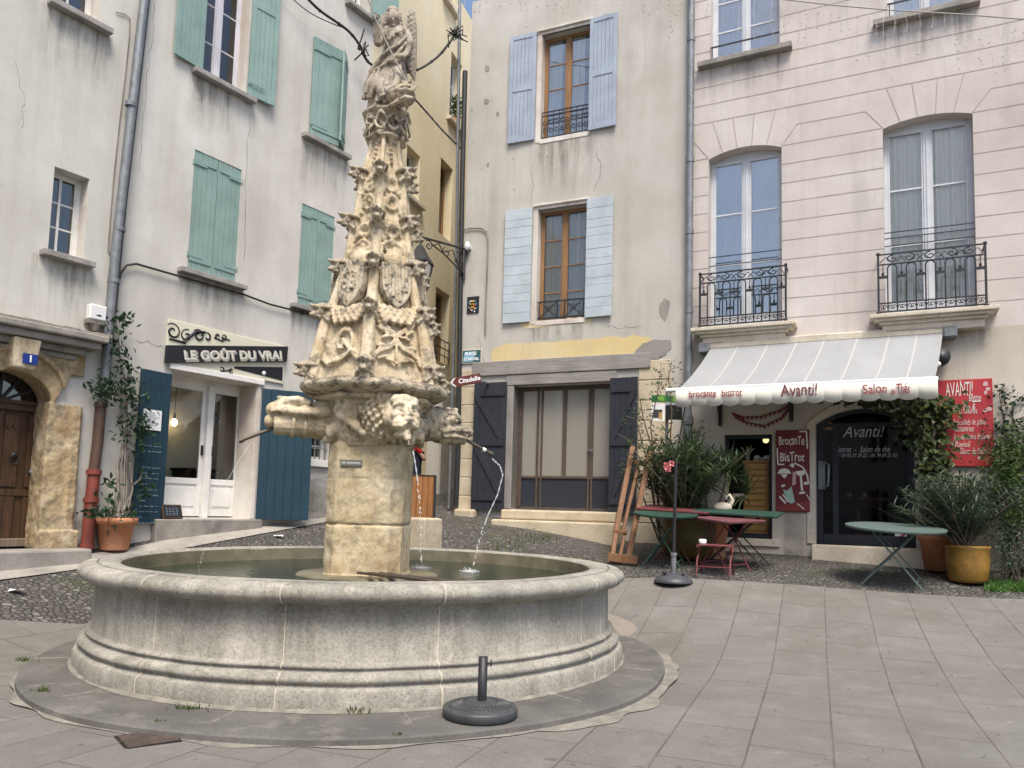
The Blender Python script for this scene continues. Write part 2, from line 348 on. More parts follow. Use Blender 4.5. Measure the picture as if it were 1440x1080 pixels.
M_['sillC']=stone('cream_sill_stone',((.48,.42,.33),(.6,.54,.44),(.66,.6,.5)),da=.4,dirt=(.16,.14,.11))
def lime(name,a,b,c,crust,ca,wash=(.26,.17,.075),wa=.55,sc=2.6,top=.0,th=(.47,.62)):
    t=NT(name); geo=t.n('ShaderNodeNewGeometry'); big=t.noise(sc,8,.7); mid=t.noise(sc*3.2,7,.72,t.mapping(loc=(3,1,7))); fine=t.noise(55,3,.75)
    col=t.ramp(big,[(.34,a),(.5,b),(.66,c)])
    col=t.mix(t.math('MULTIPLY',t.ramp(t.noise(sc*1.4,7,.7,t.mapping((1,1,.6),loc=(9,2,4))),[(.5,0.0),(.66,1.0)]),wa),col,wash)
    st=t.noise(4.2,6,.65,t.mapping((2.2,2.2,.4))); col=t.mix(t.math('MULTIPLY',t.ramp(st,[(.54,0.0),(.72,1.0)]),.4),col,(.2,.15,.09))
    m=t.ramp(mid,[(th[0],0.0),(th[1],1.0)])
    if top:
        sx=t.n('ShaderNodeSeparateXYZ'); t.l(geo.outputs['Normal'],sx.inputs[0]); m=t.math('MINIMUM',t.math('ADD',m,t.math('MULTIPLY',t.math('MAXIMUM',sx.outputs[2],0.0),top)),1.0)
    col=t.mix(t.math('MULTIPLY',m,ca),col,crust)
    col=t.mix(.45,col,t.ramp(fine,[(.3,.4),(.52,.95),(.75,1.12)]),'MULTIPLY')
    pit=t.noise(26,4,.7); t.bsdf(col,.9,t.bump(pit,.5,.012,t.bump(fine,.5,.004)),spec=.25); return t.m
M_['limestone']=lime('golden_limestone',(.47,.375,.225),(.63,.53,.37),(.75,.67,.52),(.16,.14,.11),.75,wash=(.34,.24,.12),wa=.5,top=.45,th=(.52,.63))
M_['pedstone']=lime('stained_pedestal_stone',(.40,.31,.175),(.56,.465,.30),(.68,.60,.44),(.24,.20,.14),.55,wash=(.25,.165,.075),wa=.6,sc=2.4)
M_['limestone2']=stone('pale_quoin_stone',((.4,.33,.23),(.55,.47,.34),(.62,.55,.42)),grain=45,da=.4,dirt=(.22,.18,.13),sc=3)
M_['greystone']=stone('weathered_grey_stone',((.17,.16,.145),(.30,.28,.25),(.40,.37,.32)),grain=40,da=.45,dirt=(.09,.085,.08),sc=3)
def _basin():
    t=NT('granite_basin'); big=t.noise(2.0,8,.7); fine=t.noise(60,4,.8); mid=t.noise(9,7,.75); stv=t.noise(3.0,7,.7,t.mapping((3.2,3.2,.38)))
    c=t.ramp(big,[(.32,(.23,.22,.19)),(.5,(.32,.307,.268)),(.68,(.42,.40,.35))])
    c=t.mix(t.math('MULTIPLY',t.ramp(stv,[(.48,0.0),(.68,1.0)]),.6),c,(.17,.16,.125)); c=t.mix(t.math('MULTIPLY',t.ramp(mid,[(.5,0.0),(.66,1.0)]),.5),c,(.20,.19,.16)); c=t.mix(t.math('MULTIPLY',t.ramp(t.noise(6,7,.75,t.mapping(loc=(7,2,5))),[(.56,0.0),(.66,1.0)]),.5),c,(.50,.47,.41))
    c=t.mix(.6,c,t.ramp(fine,[(.36,.4),(.5,.95),(.66,1.2)]),'MULTIPLY')
    t.bsdf(c,.85,t.bump(mid,.5,.012,t.bump(fine,.6,.005)),spec=.3); return t.m
M_['granite']=_basin()
M_['mortar']=stone('pale_mortar',((.42,.38,.3),(.54,.49,.4),(.6,.56,.47)),da=.3,dirt=(.25,.22,.18),sc=8)
M_['wetstone']=stone('wet_brown_stone',((.09,.085,.055),(.17,.155,.105),(.26,.235,.165)),da=.4,rough=.35,sc=4)
M_['teal']=paint('faded_teal_paint',(.215,.32,.295),(.36,.42,.39),.45)
M_['navy']=paint('petrol_blue_paint',(.013,.042,.066),(.05,.085,.10),.35)
M_['black_paint']=paint('blue_black_paint',(.022,.026,.036),(.05,.05,.055),.4)
M_['blueshut']=paint('lavender_blue_paint',(.31,.36,.44),(.47,.48,.5),.65)
M_['paleshut']=paint('pale_blue_flaking_paint',(.43,.49,.53),(.27,.28,.28),.75,grain='x')
M_['white']=paint('white_paint',(.72,.71,.68),(.55,.5,.44),.25)
M_['greyframe']=paint('grey_white_frame',(.55,.57,.6),None)
M_['lilac']=paint('lilac_white_frame',(.58,.57,.62),None)
M_['oak']=wood('warm_oak',(.22,.115,.05),(.33,.19,.09),da=.3)
M_['greybeam']=wood('grey_beam_wood',(.2,.19,.175),(.31,.29,.27),grain='x',dark=(.1,.095,.09))
M_['greypost']=wood('grey_post_wood',(.2,.19,.175),(.3,.28,.26),dark=(.1,.095,.09))
M_['door']=wood('old_walnut_door',(.038,.02,.01),(.1,.052,.026),dark=(.016,.011,.008),rough=.5)
M_['door2']=wood('weathered_door_foot',(.12,.08,.05),(.3,.23,.17),dark=(.03,.02,.015),rough=.75)
M_['rustframe']=metal('rust_brown_steel',(.075,.055,.042),.6,rust=(.12,.07,.04))
M_['iron']=metal('black_iron',(.018,.018,.02),.5)
M_['zinc']=metal('grey_zinc',(.19,.205,.22),.5,.3)
M_['castred']=metal('oxide_red_iron',(.2,.045,.03),.6,rust=(.11,.04,.025))
M_['castbrown']=metal('brown_iron',(.09,.05,.035),.6)
M_['glass']=glass('window_glass',(.92,.93,.93),base=.02); M_['glassdark']=glass('dark_glass',(.5,.52,.52),base=.1); M_['glassR']=glass('reflecting_glass',(.85,.88,.9),base=.22,wav=.04)
M_['glassR2']=glass('pale_balcony_glass',(.97,.98,.98),base=.01,wav=.04); M_['glassdirty']=glass('dusty_glass',(.9,.9,.88),base=.03,dirt=.42)
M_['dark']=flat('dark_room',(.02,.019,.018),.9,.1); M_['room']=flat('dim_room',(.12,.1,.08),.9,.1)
M_['curtain']=flat('net_curtain',(.85,.84,.82),.9,.1); M_['curtgrey']=flat('grey_curtain',(.68,.69,.65),.9,.1)
M_['black']=flat('black_board',(.012,.013,.018),.55); M_['cream']=flat('cream_board',(.62,.6,.47),.6); M_['creamtxt']=flat('cream_letters',(.62,.6,.52),.6); M_['greytxt']=flat('grey_letters',(.32,.31,.28),.6)
M_['paper']=flat('white_paper',(.75,.76,.78),.7); M_['ink']=flat('grey_ink',(.2,.22,.28),.8); M_['chalk']=flat('chalk',(.16,.22,.26),.9)
M_['enamel']=flat('blue_enamel',(.012,.035,.22),.3); M_['whiteen']=flat('white_enamel',(.8,.8,.8),.3)
M_['terra']=stone('terracotta',((.42,.17,.085),(.5,.22,.115),(.55,.28,.16)),grain=30,bump=.1,da=.15,dirt=(.6,.45,.35),sc=3,speck=.1)
M_['soil']=stone('potting_soil',((.03,.022,.015),(.05,.036,.025),(.07,.05,.035)),grain=30)
M_['plasticw']=flat('white_plastic',(.7,.7,.7),.4)
M_['bark']=wood('grey_bark',(.16,.14,.12),(.3,.27,.23))
# ---------------------------------------------------------------- daylight
w=bpy.data.worlds.new('World'); sc.world=w; w.use_nodes=True
nt=w.node_tree; bg=nt.nodes['Background']; sky=nt.nodes.new('ShaderNodeTexSky'); sky.sky_type='NISHITA'; sky.sun_disc=False
SUN_EL,SUN_AZ=60,170      # azimuth clockwise from straight ahead: behind the photographer
sky.sun_elevation=R(SUN_EL); sky.sun_rotation=R(SUN_AZ); sky.dust_density=3.0; sky.air_density=1.0; sky.ozone_density=1.0
nt.links.new(sky.outputs[0],bg.inputs[0]); bg.inputs[1].default_value=.08
sl=bpy.data.lights.new('sun','SUN'); sl.energy=1.5; sl.angle=R(24); sl.color=(1,.92,.81)
so=bpy.data.objects.new('sun',sl); COL.objects.link(so); so.location=(0,-20,30)
dv=Vector((math.sin(R(SUN_AZ))*math.cos(R(SUN_EL)),math.cos(R(SUN_AZ))*math.cos(R(SUN_EL)),math.sin(R(SUN_EL))))
so.rotation_euler=dv.to_track_quat('Z','Y').to_euler()
sc.view_settings.view_transform='Standard'; sc.view_settings.look='None'; sc.view_settings.exposure=1.56; sc.view_settings.gamma=1
# ---------------------------------------------------------------- the sloping square
FC=(-1.36,7.5)         # middle of the fountain
CT=[]
for a in range(0,360,30):
    rr=3.0 if math.sin(R(a))<.4 else 2.55
    CT.append((FC[0]+rr*math.cos(R(a)),FC[1]+rr*math.sin(R(a)),-.04 if math.sin(R(a))<.6 else .0))
CT+=[(x,y,-.04) for x,y in ((-4,3.2),(0,3.5),(3,3.5),(-5.5,5),(1,5),(4.5,4.5),(0,0),(-4,0),(4,0),(8,3),(-9,2),(2.4,7.2))]
def cpt(px,py,Y): CT.append(atd(px,py,Y))
for q in ((0,862,10.2),(0,822,11.1),(0,790,11.9),(60,780,12.5),(160,772,13.4),(230,757,14.2),(330,742,15.6),(400,737,16.5),(450,731,17.3),(620,722,19),(640,716,19.4),(655,722,18.9),
          (740,735,18.0),(862,759,17.2),(900,775,16.3),(947,819,13),(890,790,14.6),(1090,780,15.8),(1285,824,13.3),(1400,803,14.2),(1440,836,12.9),(1030,814,13.2),(760,772,15.4),(1440,805,14),(625,664,26),(620,690,22.5)): cpt(*q)
_C=np.array(CT)
def _tps(r2): return np.where(r2>0,.5*r2*np.log(np.maximum(r2,1e-12)),0)
_K=_tps(((_C[:,None,:2]-_C[None,:,:2])**2).sum(-1))+np.eye(len(_C))*.35
_A=np.hstack([np.ones((len(_C),1)),_C[:,:2]]); _S=np.block([[_K,_A],[_A.T,np.zeros((3,3))]])
_W=np.linalg.solve(_S,np.concatenate([_C[:,2],np.zeros(3)]))
def gz(x,y):
    x=np.atleast_1d(np.clip(x,-13,11)).astype(float); y=np.atleast_1d(np.clip(y,-2,21)).astype(float)
    d2=(x[:,None]-_C[None,:,0])**2+(y[:,None]-_C[None,:,1])**2
    z=_tps(d2)@_W[:-3]+_W[-3]+_W[-2]*x+_W[-1]*y
    z=np.where(y<3,np.minimum(z,-.02),z)
    return np.clip(z,-.09,3.2)
def g1(x,y): return float(gz(x,y)[0])
def sheet(name,poly,mat,off,step=.25,label=None):
    xs=[p[0] for p in poly]; ys=[p[1] for p in poly]; n=len(poly)
    bv=[]
    for i in range(n):
        a=Vector(poly[i]);b=Vector(poly[(i+1)%n]); k=max(1,int((b-a).length/step))
        bv+=[a.lerp(b,j/k) for j in range(k)]
    ed=[(i,(i+1)%len(bv)) for i in range(len(bv))]; pts=list(bv)
    x=min(xs)+step*.53
    while x<max(xs):
        y=min(ys)+step*.47
        while y<max(ys): pts.append(Vector((x,y))); y+=step
        x+=step
    vs,es,fs,_,_,_=delaunay_2d_cdt(pts,ed,[],1,1e-5)
    P=np.array([(v.x,v.y) for v in vs]); z=gz(P[:,0],P[:,1])+off
    mb=MB(); mb.add([(P[i,0],P[i,1],z[i]) for i in range(len(P))],[list(f) for f in fs],True)
    for i,f in enumerate(mb.f):
        a,b,c=[Vector(mb.v[k]) for k in f[:3]]
        if (b-a).cross(c-a).z<0: mb.f[i]=f[::-1]
    o=mb.build(name,mat); return tag(o,label,kind='structure')
def wpt(px,py,Y): p=atd(px,py,Y); return (p[0],p[1])
def _pav():
    t=NT('limestone_paving'); v=t.mapping(rot=(0,0,R(-68.3)),loc=(.13,.07,0))
    nz=t.n('ShaderNodeTexNoise'); nz.inputs['Scale'].default_value=1.2; t.l(t.tc.outputs['Object'],nz.inputs['Vector'])
    va=t.n('ShaderNodeVectorMath',operation='MULTIPLY_ADD'); t.l(nz.outputs['Color'],va.inputs[0]); va.inputs[1].default_value=(.016,.016,0); t.l(v,va.inputs[2])
    b=t.n('ShaderNodeTexBrick'); t.l(va.outputs[0],b.inputs['Vector']); b.inputs['Scale'].default_value=1; b.inputs['Brick Width'].default_value=.78; b.inputs['Row Height'].default_value=.47; b.inputs['Mortar Size'].default_value=.0075; b.inputs['Mortar Smooth'].default_value=.5
    b.offset=.42; b.inputs['Color1'].default_value=(.166,.16,.147,1); b.inputs['Color2'].default_value=(.192,.185,.17,1); b.inputs['Mortar'].default_value=(.13,.12,.105,1)
    big=t.noise(.7,7,.65); mid=t.noise(3.2,6,.7); fine=t.noise(90,3,.75)
    c=t.mix(t.ramp(big,[(.35,0.0),(.68,.75)]),b.outputs['Color'],(.138,.126,.107)); c=t.mix(t.math('MULTIPLY',t.ramp(mid,[(.48,0.0),(.7,1.0)]),.5),c,(.235,.226,.207))
    c=t.mix(t.math('MULTIPLY',t.ramp(t.noise(1.3,5,.6,t.mapping(loc=(3,9,2))),[(.58,0.0),(.68,1.0)]),.45),c,(.132,.121,.105))
    c=t.mix(t.ramp(t.noise(11,2,.5,t.mapping(loc=(2,4,8))),[(.70,0.0),(.735,.7)]),c,(.085,.08,.073)); c=t.mix(t.ramp(t.noise(7,5,.7,t.mapping(loc=(8,1,4))),[(.64,0.0),(.75,.5)]),c,(.33,.32,.295))
    c=t.mix(.45,c,t.ramp(fine,[(.35,.5),(.55,1.0),(.75,1.1)]),'MULTIPLY')
    mf=t.math('MULTIPLY',b.outputs['Fac'],t.ramp(t.noise(2.1,4,.7,t.mapping(loc=(1,7,3))),[(.40,.08),(.66,.8)])); c=t.mix(mf,c,t.mix(t.noise(6,4),(.05,.045,.038),(.10,.092,.08)))
    nb=t.bump(fine,.3,.003); nb=t.bump(t.math('SUBTRACT',t.math('MULTIPLY',mid,.4),b.outputs['Fac']),.5,.008,nb)
    t.bsdf(c,.85,nb,spec=.25); return t.m
def _cob():
    t=NT('river_cobbles'); v=t.mapping((1,1,1)); 
    vo=t.n('ShaderNodeTexVoronoi'); t.l(v,vo.inputs['Vector']); vo.inputs['Scale'].default_value=15; vo.feature='F1'
    ve=t.n('ShaderNodeTexVoronoi',feature='DISTANCE_TO_EDGE'); t.l(v,ve.inputs['Vector']); ve.inputs['Scale'].default_value=15
    sx=t.n('ShaderNodeSeparateColor'); t.l(vo.outputs['Color'],sx.inputs[0])
    c=t.ramp(sx.outputs[0],[(.0,(.085,.08,.075)),(.45,(.12,.114,.105)),(.85,(.15,.142,.13)),(1,(.22,.21,.19))])
    c=t.mix(t.ramp(ve.outputs[0],[(.02,1.0),(.11,0.0)]),c,(.07,.065,.057))
    c=t.mix(t.math('MULTIPLY',t.ramp(t.noise(.9,6,.7),[(.56,0.0),(.68,1.0)]),.6),c,(.075,.09,.035))
    c=t.mix(.3,c,t.ramp(t.noise(60,3),[(.3,.5),(.6,1.0)]),'MULTIPLY')
    h=t.ramp(ve.outputs[0],[(.0,0.0),(.25,1.0)]); t.bsdf(c,.75,t.bump(h,1.0,.03),spec=.35); return t.m
M_['paving']=_pav(); M_['cobble']=_cob()
M_['asphalt']=stone('worn_asphalt',((.10,.1,.1),(.15,.145,.14),(.2,.19,.18)),grain=80,da=.3,sc=2)
M_['apron']=stone('dark_apron_stone',((.085,.082,.077),(.125,.12,.111),(.17,.163,.15)),grain=60,da=.4,lich=(.2,.19,.165),sc=2.5)
M_['kerb']=stone('kerb_stone',((.24,.225,.205),(.33,.31,.28),(.4,.38,.34)),da=.3,sc=3)
M_['earth']=stone('earth',((.2,.18,.15),(.25,.22,.19),(.3,.27,.23)),sc=.5)
sheet('ground',[(-60,-60),(60,-60),(60,70),(-60,70)],M_['earth'],-.1,3.0)
b1=[wpt(-160,905,8.6),wpt(0,868,10.05),wpt(118,838,10.6)]
b2=[wpt(862,800,13.6),wpt(1000,815,13.15),wpt(1440,841,12.6),wpt(1600,850,12.3)]
sheet('paved_square',[(-30,-25),(30,-25),(30,8.9),b2[3],b2[2],b2[1],b2[0],(.4,10.4),(-3.0,9.7),b1[2],b1[1],b1[0],(-14,4.9),(-30,4.5)],M_['paving'],0)
sheet('cobbled_street',[b1[0],b1[1],b1[2],(-3.0,9.7),(.4,10.4),b2[0],b2[1],b2[2],b2[3],(14,8.9),(14,18),(0,18),(-.4,25),(-3.2,25),(-4.4,17),(-10,17),(-14,4.9)],M_['cobble'],-.012,.2)
# ---------------------------------------------------------------- the two grey-cream houses on the left
FA=Facade(0,727,12.0,56.33,.85)
sp_=FA.S(162,450)          # where the downpipe separates them
ra=FA.root('old_house','cream house with an arched walnut door and small white window, at the left edge')
TOP=11.0
wa=FA.op(90,150,-190,24); wa[2]=FA.Z(120,27)
wb=FA.op(71.5,122.5,241,362); 
dc_=FA.S(36,497,.25); dr_=FA.S(66,640,.09)+.05; hw=dr_-dc_; zsp=FA.Z(68,566); zcr=FA.Z(32,519); z0d=FA.Z(52,771)
wd=[dc_-hw,dr_,z0d,zcr,zcr-zsp]
mb=wall_mesh(-7.5,sp_,-1.4,TOP,[wa+[0,.34],wb+[0,.34],wd+[.42]],6); mb.build('wall',M_['wallL'],ra)
window(ra,wa[0],wa[1],wa[2],wa[3],.26,M_['white'],M_['glassdark'],rows=4,fw=.06,single=True)
window(ra,wb[0],wb[1],wb[2],wb[3],.2,M_['white'],M_['glassdark'],rows=3,fw=.06,single=True)
for (a,b,c,d) in (wa,wb):                      # flaking white lining of the reveals
    m=MB(); m.box(b-.004,b+.001,.01,.25,c,d); m.build('reveal_lining',M_['white_jamb'],ra)
sill(ra,wa[0]-.14,wa[1]+.12,wa[2],M_['sill'],.13,.075); sill(ra,wb[0]-.1,wb[1]+.1,wb[2],M_['sill'],.13,.075)
M_['surround']=lime('weathered_door_stone',(.30,.22,.12),(.46,.36,.22),(.62,.54,.39),(.17,.14,.1),.7,wash=(.24,.15,.06),wa=.6,sc=2.2)
# stone door surround
m=MB(); jw=FA.S(116,600,.09)-dr_; r0=zcr-zsp
hs=[z0d-.02,FA.Z(75,745),FA.Z(85,681),FA.Z(90,588),zsp]
for i in range(4):
    ex=.045 if i==0 else .0
    for sgn in (1,-1):
        a,b=(dr_-.06,dr_+jw+ex) if sgn>0 else (wd[0]-jw-ex,wd[0]+.06)
        m.box(a,b,-.07-ex,.3,hs[i]+.006,hs[i+1]-.006)
        if i>0: q=(dr_+jw*.62) if sgn>0 else wd[0]-jw*.62; m.box(min(q,q+sgn*jw*.3),max(q,q+sgn*jw*.3),-.1,-.06,hs[i]+.004,hs[i+1]-.004)
A=arc(wd[0],wd[1],zsp,r0,14); cx=(wd[0]+wd[1])/2; ctop=FA.Z(60,474)
def outer(p,q,f): 
    v=Vector((p-cx,q-(zsp-.9))); v=v.normalized()*(v.length+f); return (cx+v.x,zsp-.9+v.y)
for i in range(14):
    (p,q),(p2,q2)=A[i],A[i+1]
    for f0,f1,y in ((0,.2,-.07),(.2,.27,-.12),(.27,.42,-.07)):
        a=outer(p,q,f0-.03 if f0==0 else f0);b=outer(p2,q2,f0-.03 if f0==0 else f0);c=outer(p2,q2,f1);d=outer(p,q,f1)
        m.prism([a,b,c,d],y,.3 if f0==0 else .05)
for sgn in (1,-1):
    x0=dr_-.03 if sgn>0 else wd[0]-jw
    pl=[outer(p,q,.42) for p,q in (A[8:] if sgn>0 else A[:7])]
    e=(dr_+jw) if sgn>0 else wd[0]-jw
    pl=([(pl[0][0],ctop)]+pl+[(e,pl[-1][1]),(e,ctop)]) if sgn>0 else ([(e,ctop),(e,pl[0][1])]+pl+[(pl[-1][0],ctop)])
    m.prism(pl[::-1] if sgn>0 else pl[::-1],-.05,.05)
sr=carve(m.build('door_surround',M_['surround'],ra),.0135,1,.03,.12)
m=MB(); kx0,kx1=FA.S(17,500,.26),FA.S(57,500,.26); kt,kb=FA.Z(36,475,.26),FA.Z(36,518,.26); 
m.hexa([(kx0+.03,-.24,kb),(kx1-.03,-.24,kb),(kx1-.03,.0,kb),(kx0+.03,.0,kb)],[(kx0,-.28,kt),(kx1,-.28,kt),(kx1,0,kt),(kx0,0,kt)])
m.build('keystone',M_['limestone'],ra,bevel=.02,seg=2)
hx=FA.S(152,468,.3); zt=FA.Z(100,463,.3)
m=MB()
for o0,o1,za,zb in ((-.36,.0,.0,.09),(-.30,.0,-.09,.0),(-.18,.0,-.17,-.09),(-.1,.0,-.24,-.17)):
    m.box(2*cx-hx+(.36+o0),hx-(.36+o0),o0,o1,zt+za-.1,zt+zb-.1)
hd=m.build('door_hood',M_['greystone'],ra,bevel=.02,seg=2)
m=MB()                                          # old tile edge and debris on the hood
for i in range(60):
    x=rnd.uniform(2*cx-hx,hx-.1); m.box(x,x+rnd.uniform(.08,.3),-.34+rnd.uniform(0,.1),-.05,zt-.012,zt+rnd.uniform(.0,.035))
m.build('tile_edge',M_['bark'],hd,bevel=.005)
# the double door
m=MB(); y=.3; w2=hw; ztr=zsp-.02
dl=[]
for s in (-1,1):
    a,b=(wd[0],cx-.006) if s<0 else (cx+.006,wd[1]); d=MB()
    mid=a+(b-a)*.62 if s>0 else a+(b-a)*.38
    d.box(a,b,y,y+.06,z0d+.01,ztr-.1)
    zs=[z0d+.04,z0d+.62,z0d+.72,ztr-.16]
    for (u,v) in ((a+.06,mid-.05),(mid+.05,b-.05)):
        for (zz0,zz1) in ((zs[0]+.03,zs[1]),(zs[2]+.02,zs[3])):
            for q,th in ((0,.028),(.05,.012),(.085,.03)):
                if v-u>2*q+.03: d.box(u+q,v-q,y-th,y,zz0+q,zz1-q)
        d.tube([(u+(v-u)*k/10,y-.03,zs[3]-.1-.07*abs(math.sin(k/10*PI*2))) for k in range(11)],.012,6)
    for zz in (zs[1]+.05,): d.box(a,b,y-.03,y,zz-.04,zz+.04)
    lf=d.build('door_leaf',M_['door'],ra,bevel=.008)
    f=MB(); f.box(a+.02,b-.02,y-.036,y-.029,z0d+.02,z0d+.56) if False else f.box(a,b,y-.045,y,z0d+.005,z0d+.11); f.build('kick_board',M_['door2'],lf,bevel=.01)
    if s>0:
        h=MB(); h.lathe([(.0,0),(.04,.01),(.045,.03),(.0,.04)],12); h.xform(Matrix.Translation((a+.17,y-.05,FA.Z(5,638)))@Matrix.Rotation(PI/2,4,'X')); h.tube([(a+.17+.05*math.cos(t),y-.08,FA.Z(5,638)-.05+.06*math.sin(t)) for t in np.linspace(0,2*PI,14)],.01,6)
        h.build('knocker',M_['iron'],lf); h=MB(); h.ball((b-.06,y-.05,FA.Z(60,664)),.028); h.build('knob',M_['zinc'],lf)
m.box(wd[0],wd[1],y-.05,y+.06,ztr-.1,ztr); m.box(wd[0],wd[1],y-.08,y,ztr-.02,ztr+.03); m.build('door_transom',M_['door'],ra,bevel=.01)
m=MB(); m.prism([(p,q) for p,q in A]+[],y+.02,y+.03); fl=m.build('fanlight',M_['glassdark'],ra)
m=MB()
for k in range(1,6): 
    a=PI*k/6; p=(cx+hw*.95*math.cos(a),zsp+r0*.95*math.sin(a)); m.bar((cx,y,ztr),(p[0],y,p[1]),.02,.03)
m.build('glazing_bar',M_['iron'],fl)
m=MB(); m.box(wd[0]-.4,wd[1]+.42,-.42,.3,z0d-.5,z0d); m.build('doorstep',M_['kerb'],ra,bevel=.025,seg=2)
# house number plate on the keystone
m=MB(); nx=FA.S(43,505,.28); nzv=FA.Z(43,505,.28); m.box(-.085,.085,-.008,0,-.062,.062); 
pn=empty('number_plate',FA.world(nx,.272,nzv),'small blue enamel plate with a white 1 on the keystone over the walnut door','house number',FA.yaw)
m.build('plate',M_['enamel'],pn,bevel=.004); text('numeral','1',.11,M_['whiteen'],pn,(0,-.011,0),bold=.004)
M_['cementL']=plaster('pale_grey_cement',(.38,.37,.35),(.45,.44,.42),(.3,.29,.275),stk=.35,sp=.25)
# ---- shop house
rb=empty('shop_house',FA.world(sp_,0,0),'grey cream house with teal shutters above the shop with dark blue shutters','building',FA.yaw)
FB=Facade(0,727,12.0,56.33,.85); FB.P=FA.P+FA.u*sp_
end=FB.S(522,120)
w1=FB.op(291,354,-160,113); w1[2]=FB.Z(322,124)
w2=FB.op(437,484,70,206); w3=FB.op(268,336,222,391); w4=FB.op(421,468,294,437); w5=[FB.S(494,4),FB.S(520,4),FB.Z(500,12),FB.Z(500,12)+1.7]
w6=FB.op(413,464,606,646); sh=FB.op(234,357,529,729)
wh=wall_mesh(0,end,-1.4,11.0,[w1+[0,.34],w2+[0,.34],w3+[0,.34],w4+[0,.34],w5+[0,.34],w6+[0,.34],sh+[0,.5]],6); wh.build('wall',M_['wallL2'],rb)
window(rb,*w1,.22,M_['lilac'],M_['glassdark'],rows=5,fw=.05,mw=.05)
m=MB(); m.box(w1[1]-.004,w1[1]+.001,.01,.22,w1[2],w1[3]); m.build('reveal_lining',M_['white_jamb'],rb)
for q in (w2,w5): window(rb,*q,.25,M_['white'],M_['glassdark'],rows=4,fw=.06)
window(rb,*w6,.14,M_['white'],M_['glassdark'],rows=2,fw=.05)
m=MB()
for k in range(7): x=w6[0]+(w6[1]-w6[0])*(k+.5)/7; m.tube([(x,.06,w6[2]),(x,.06,w6[3])],.011,6)
m.tube([(w6[0],.06,w6[2]+.2),(w6[1],.06,w6[2]+.2)],.009,6); m.build('window_bars',M_['zinc'],rb)
for q in (w1,w2,w3,w4,w5): sill(rb,q[0]-.16,q[1]+.14,q[2],M_['sill'],.13,.075)
sill(rb,w6[0]-.05,w6[1]+.05,w6[2],M_['white'],.06,.12)
wl=FB.S(291,60)-FB.S(248,50); 
shutter(rb,w1[0],-1,wl*.98,FB.Z(265,90),w1[3],M_['teal'],4,'panel'); shutter(rb,w1[1]+.02,1,FB.S(393,80)-FB.S(359,70),FB.Z(376,150),w1[3],M_['teal'],8,'panel',iron=M_['teal'])
ww=(w2[1]-w2[0]); shutter(rb,w2[0]-.02,1,ww*.78,FB.Z(452,200),FB.Z(457,63),M_['teal'],9,'rails',label='half closed left leaf of the teal shutter',iron=M_['teal']); shutter(rb,w2[1]+.02,-1,ww*.55,w2[2]+.05,w2[3]-.02,M_['teal'],38,'rails')
for q in (w3,w4):
    ww=(q[1]-q[0])/2; zz=q[2]+.03
    shutter(rb,q[0]-.015,1,ww+.012,zz,q[3]+.02,M_['teal'],.6,'rails',iron=M_['teal'],y=.045); shutter(rb,q[1]+.015,-1,ww+.012,zz,q[3]+.02,M_['teal'],.6,'rails',iron=M_['teal'],y=.045)
shutter(rb,w5[1]+.02,1,.62,w5[2]+.02,w5[3],M_['teal'],10,'rails')
cp=[FB.st(px,py) for px,py in ((404,735),(404,706),(416,690),(430,676),(446,672),(470,667),(500,660),(521,655),(521,735))]
m=MB(); m.prism(cp[::-1],-.008,.003); m.build('cement_patch',M_['cementL'],rb)
# shop front
a,b,c,d=sh; yr=.42
m=MB(); m.box(b-.006,b+.002,.004,.5,c,d); m.box(a-.002,a+.006,.004,.5,c,d); m.box(a,b,.004,.5,d-.006,d+.002); m.box(b+.003,b+.06,-.02,.0,c,d); m.build('reveal_lining',M_['white_jamb'],rb)
m=MB(); m.box(a-.05,b+.1,-.05,.02,d,d+.085); m.build('lintel_board',M_['white'],rb,bevel=.006)
fx=lambda px,py: FB.S(px,py,-yr)
xm=fx(290,640); xr=fx(336,640); zg=FB.Z(262,672,-yr); zt=d-.04; zt2=FB.Z(315,556,-yr)
m=MB(); fr=.075
m.box(a,b,yr,yr+.07,zt-.05,zt+.04); m.box(a,a+fr,yr,yr+.07,c,zt-.05); m.box(xm-.05,xm+.05,yr-.06,yr+.08,c,zt-.05)
m.box(xr,b,yr,yr+.07,c,zt-.05)
dfm=m.build('shop_door_frame',M_['white'],rb,bevel=.006)
for (p,q,zz,lab) in ((a+fr,xm-.05,zt-.05,'l'),(xm+.05,xr,zt-.05,'r')):
    l=MB(); y=yr+.01; s=.06
    l.box(p,p+s,y,y+.045,c+.02,zz); l.box(q-s,q,y,y+.045,c+.02,zz); l.box(p+s,q-s,y,y+.045,zz-s*1.4,zz); l.box(p+s,q-s,y,y+.045,zg-.09,zg); l.box(p+s,q-s,y,y+.045,c+.02,c+.12); l.box(p+s,q-s,y+.018,y+.035,c+.12,zg-.09)
    l.box(p+s+.05,q-s-.05,y+.002,y+.018,c+.17,zg-.14)
    for t in (p+s,q-s-.015): l.box(t,t+.015,y+.006,y+.02,c+.12,zg-.09)
    o=l.build('shop_door',M_['white'],rb,bevel=.004)
    g=MB(); g.box(p+s-.01,q-s+.01,y+.02,y+.026,zg,zz-s); g.build('pane',M_['glass'],o)
    h=MB(); h.box(q-.045,q-.02,y-.03,y,c+.95,c+1.1) if lab=='l' else h.box(p+.01,p+.035,y-.03,y,c+.95,c+1.1); h.build('handle',M_['iron'],o)
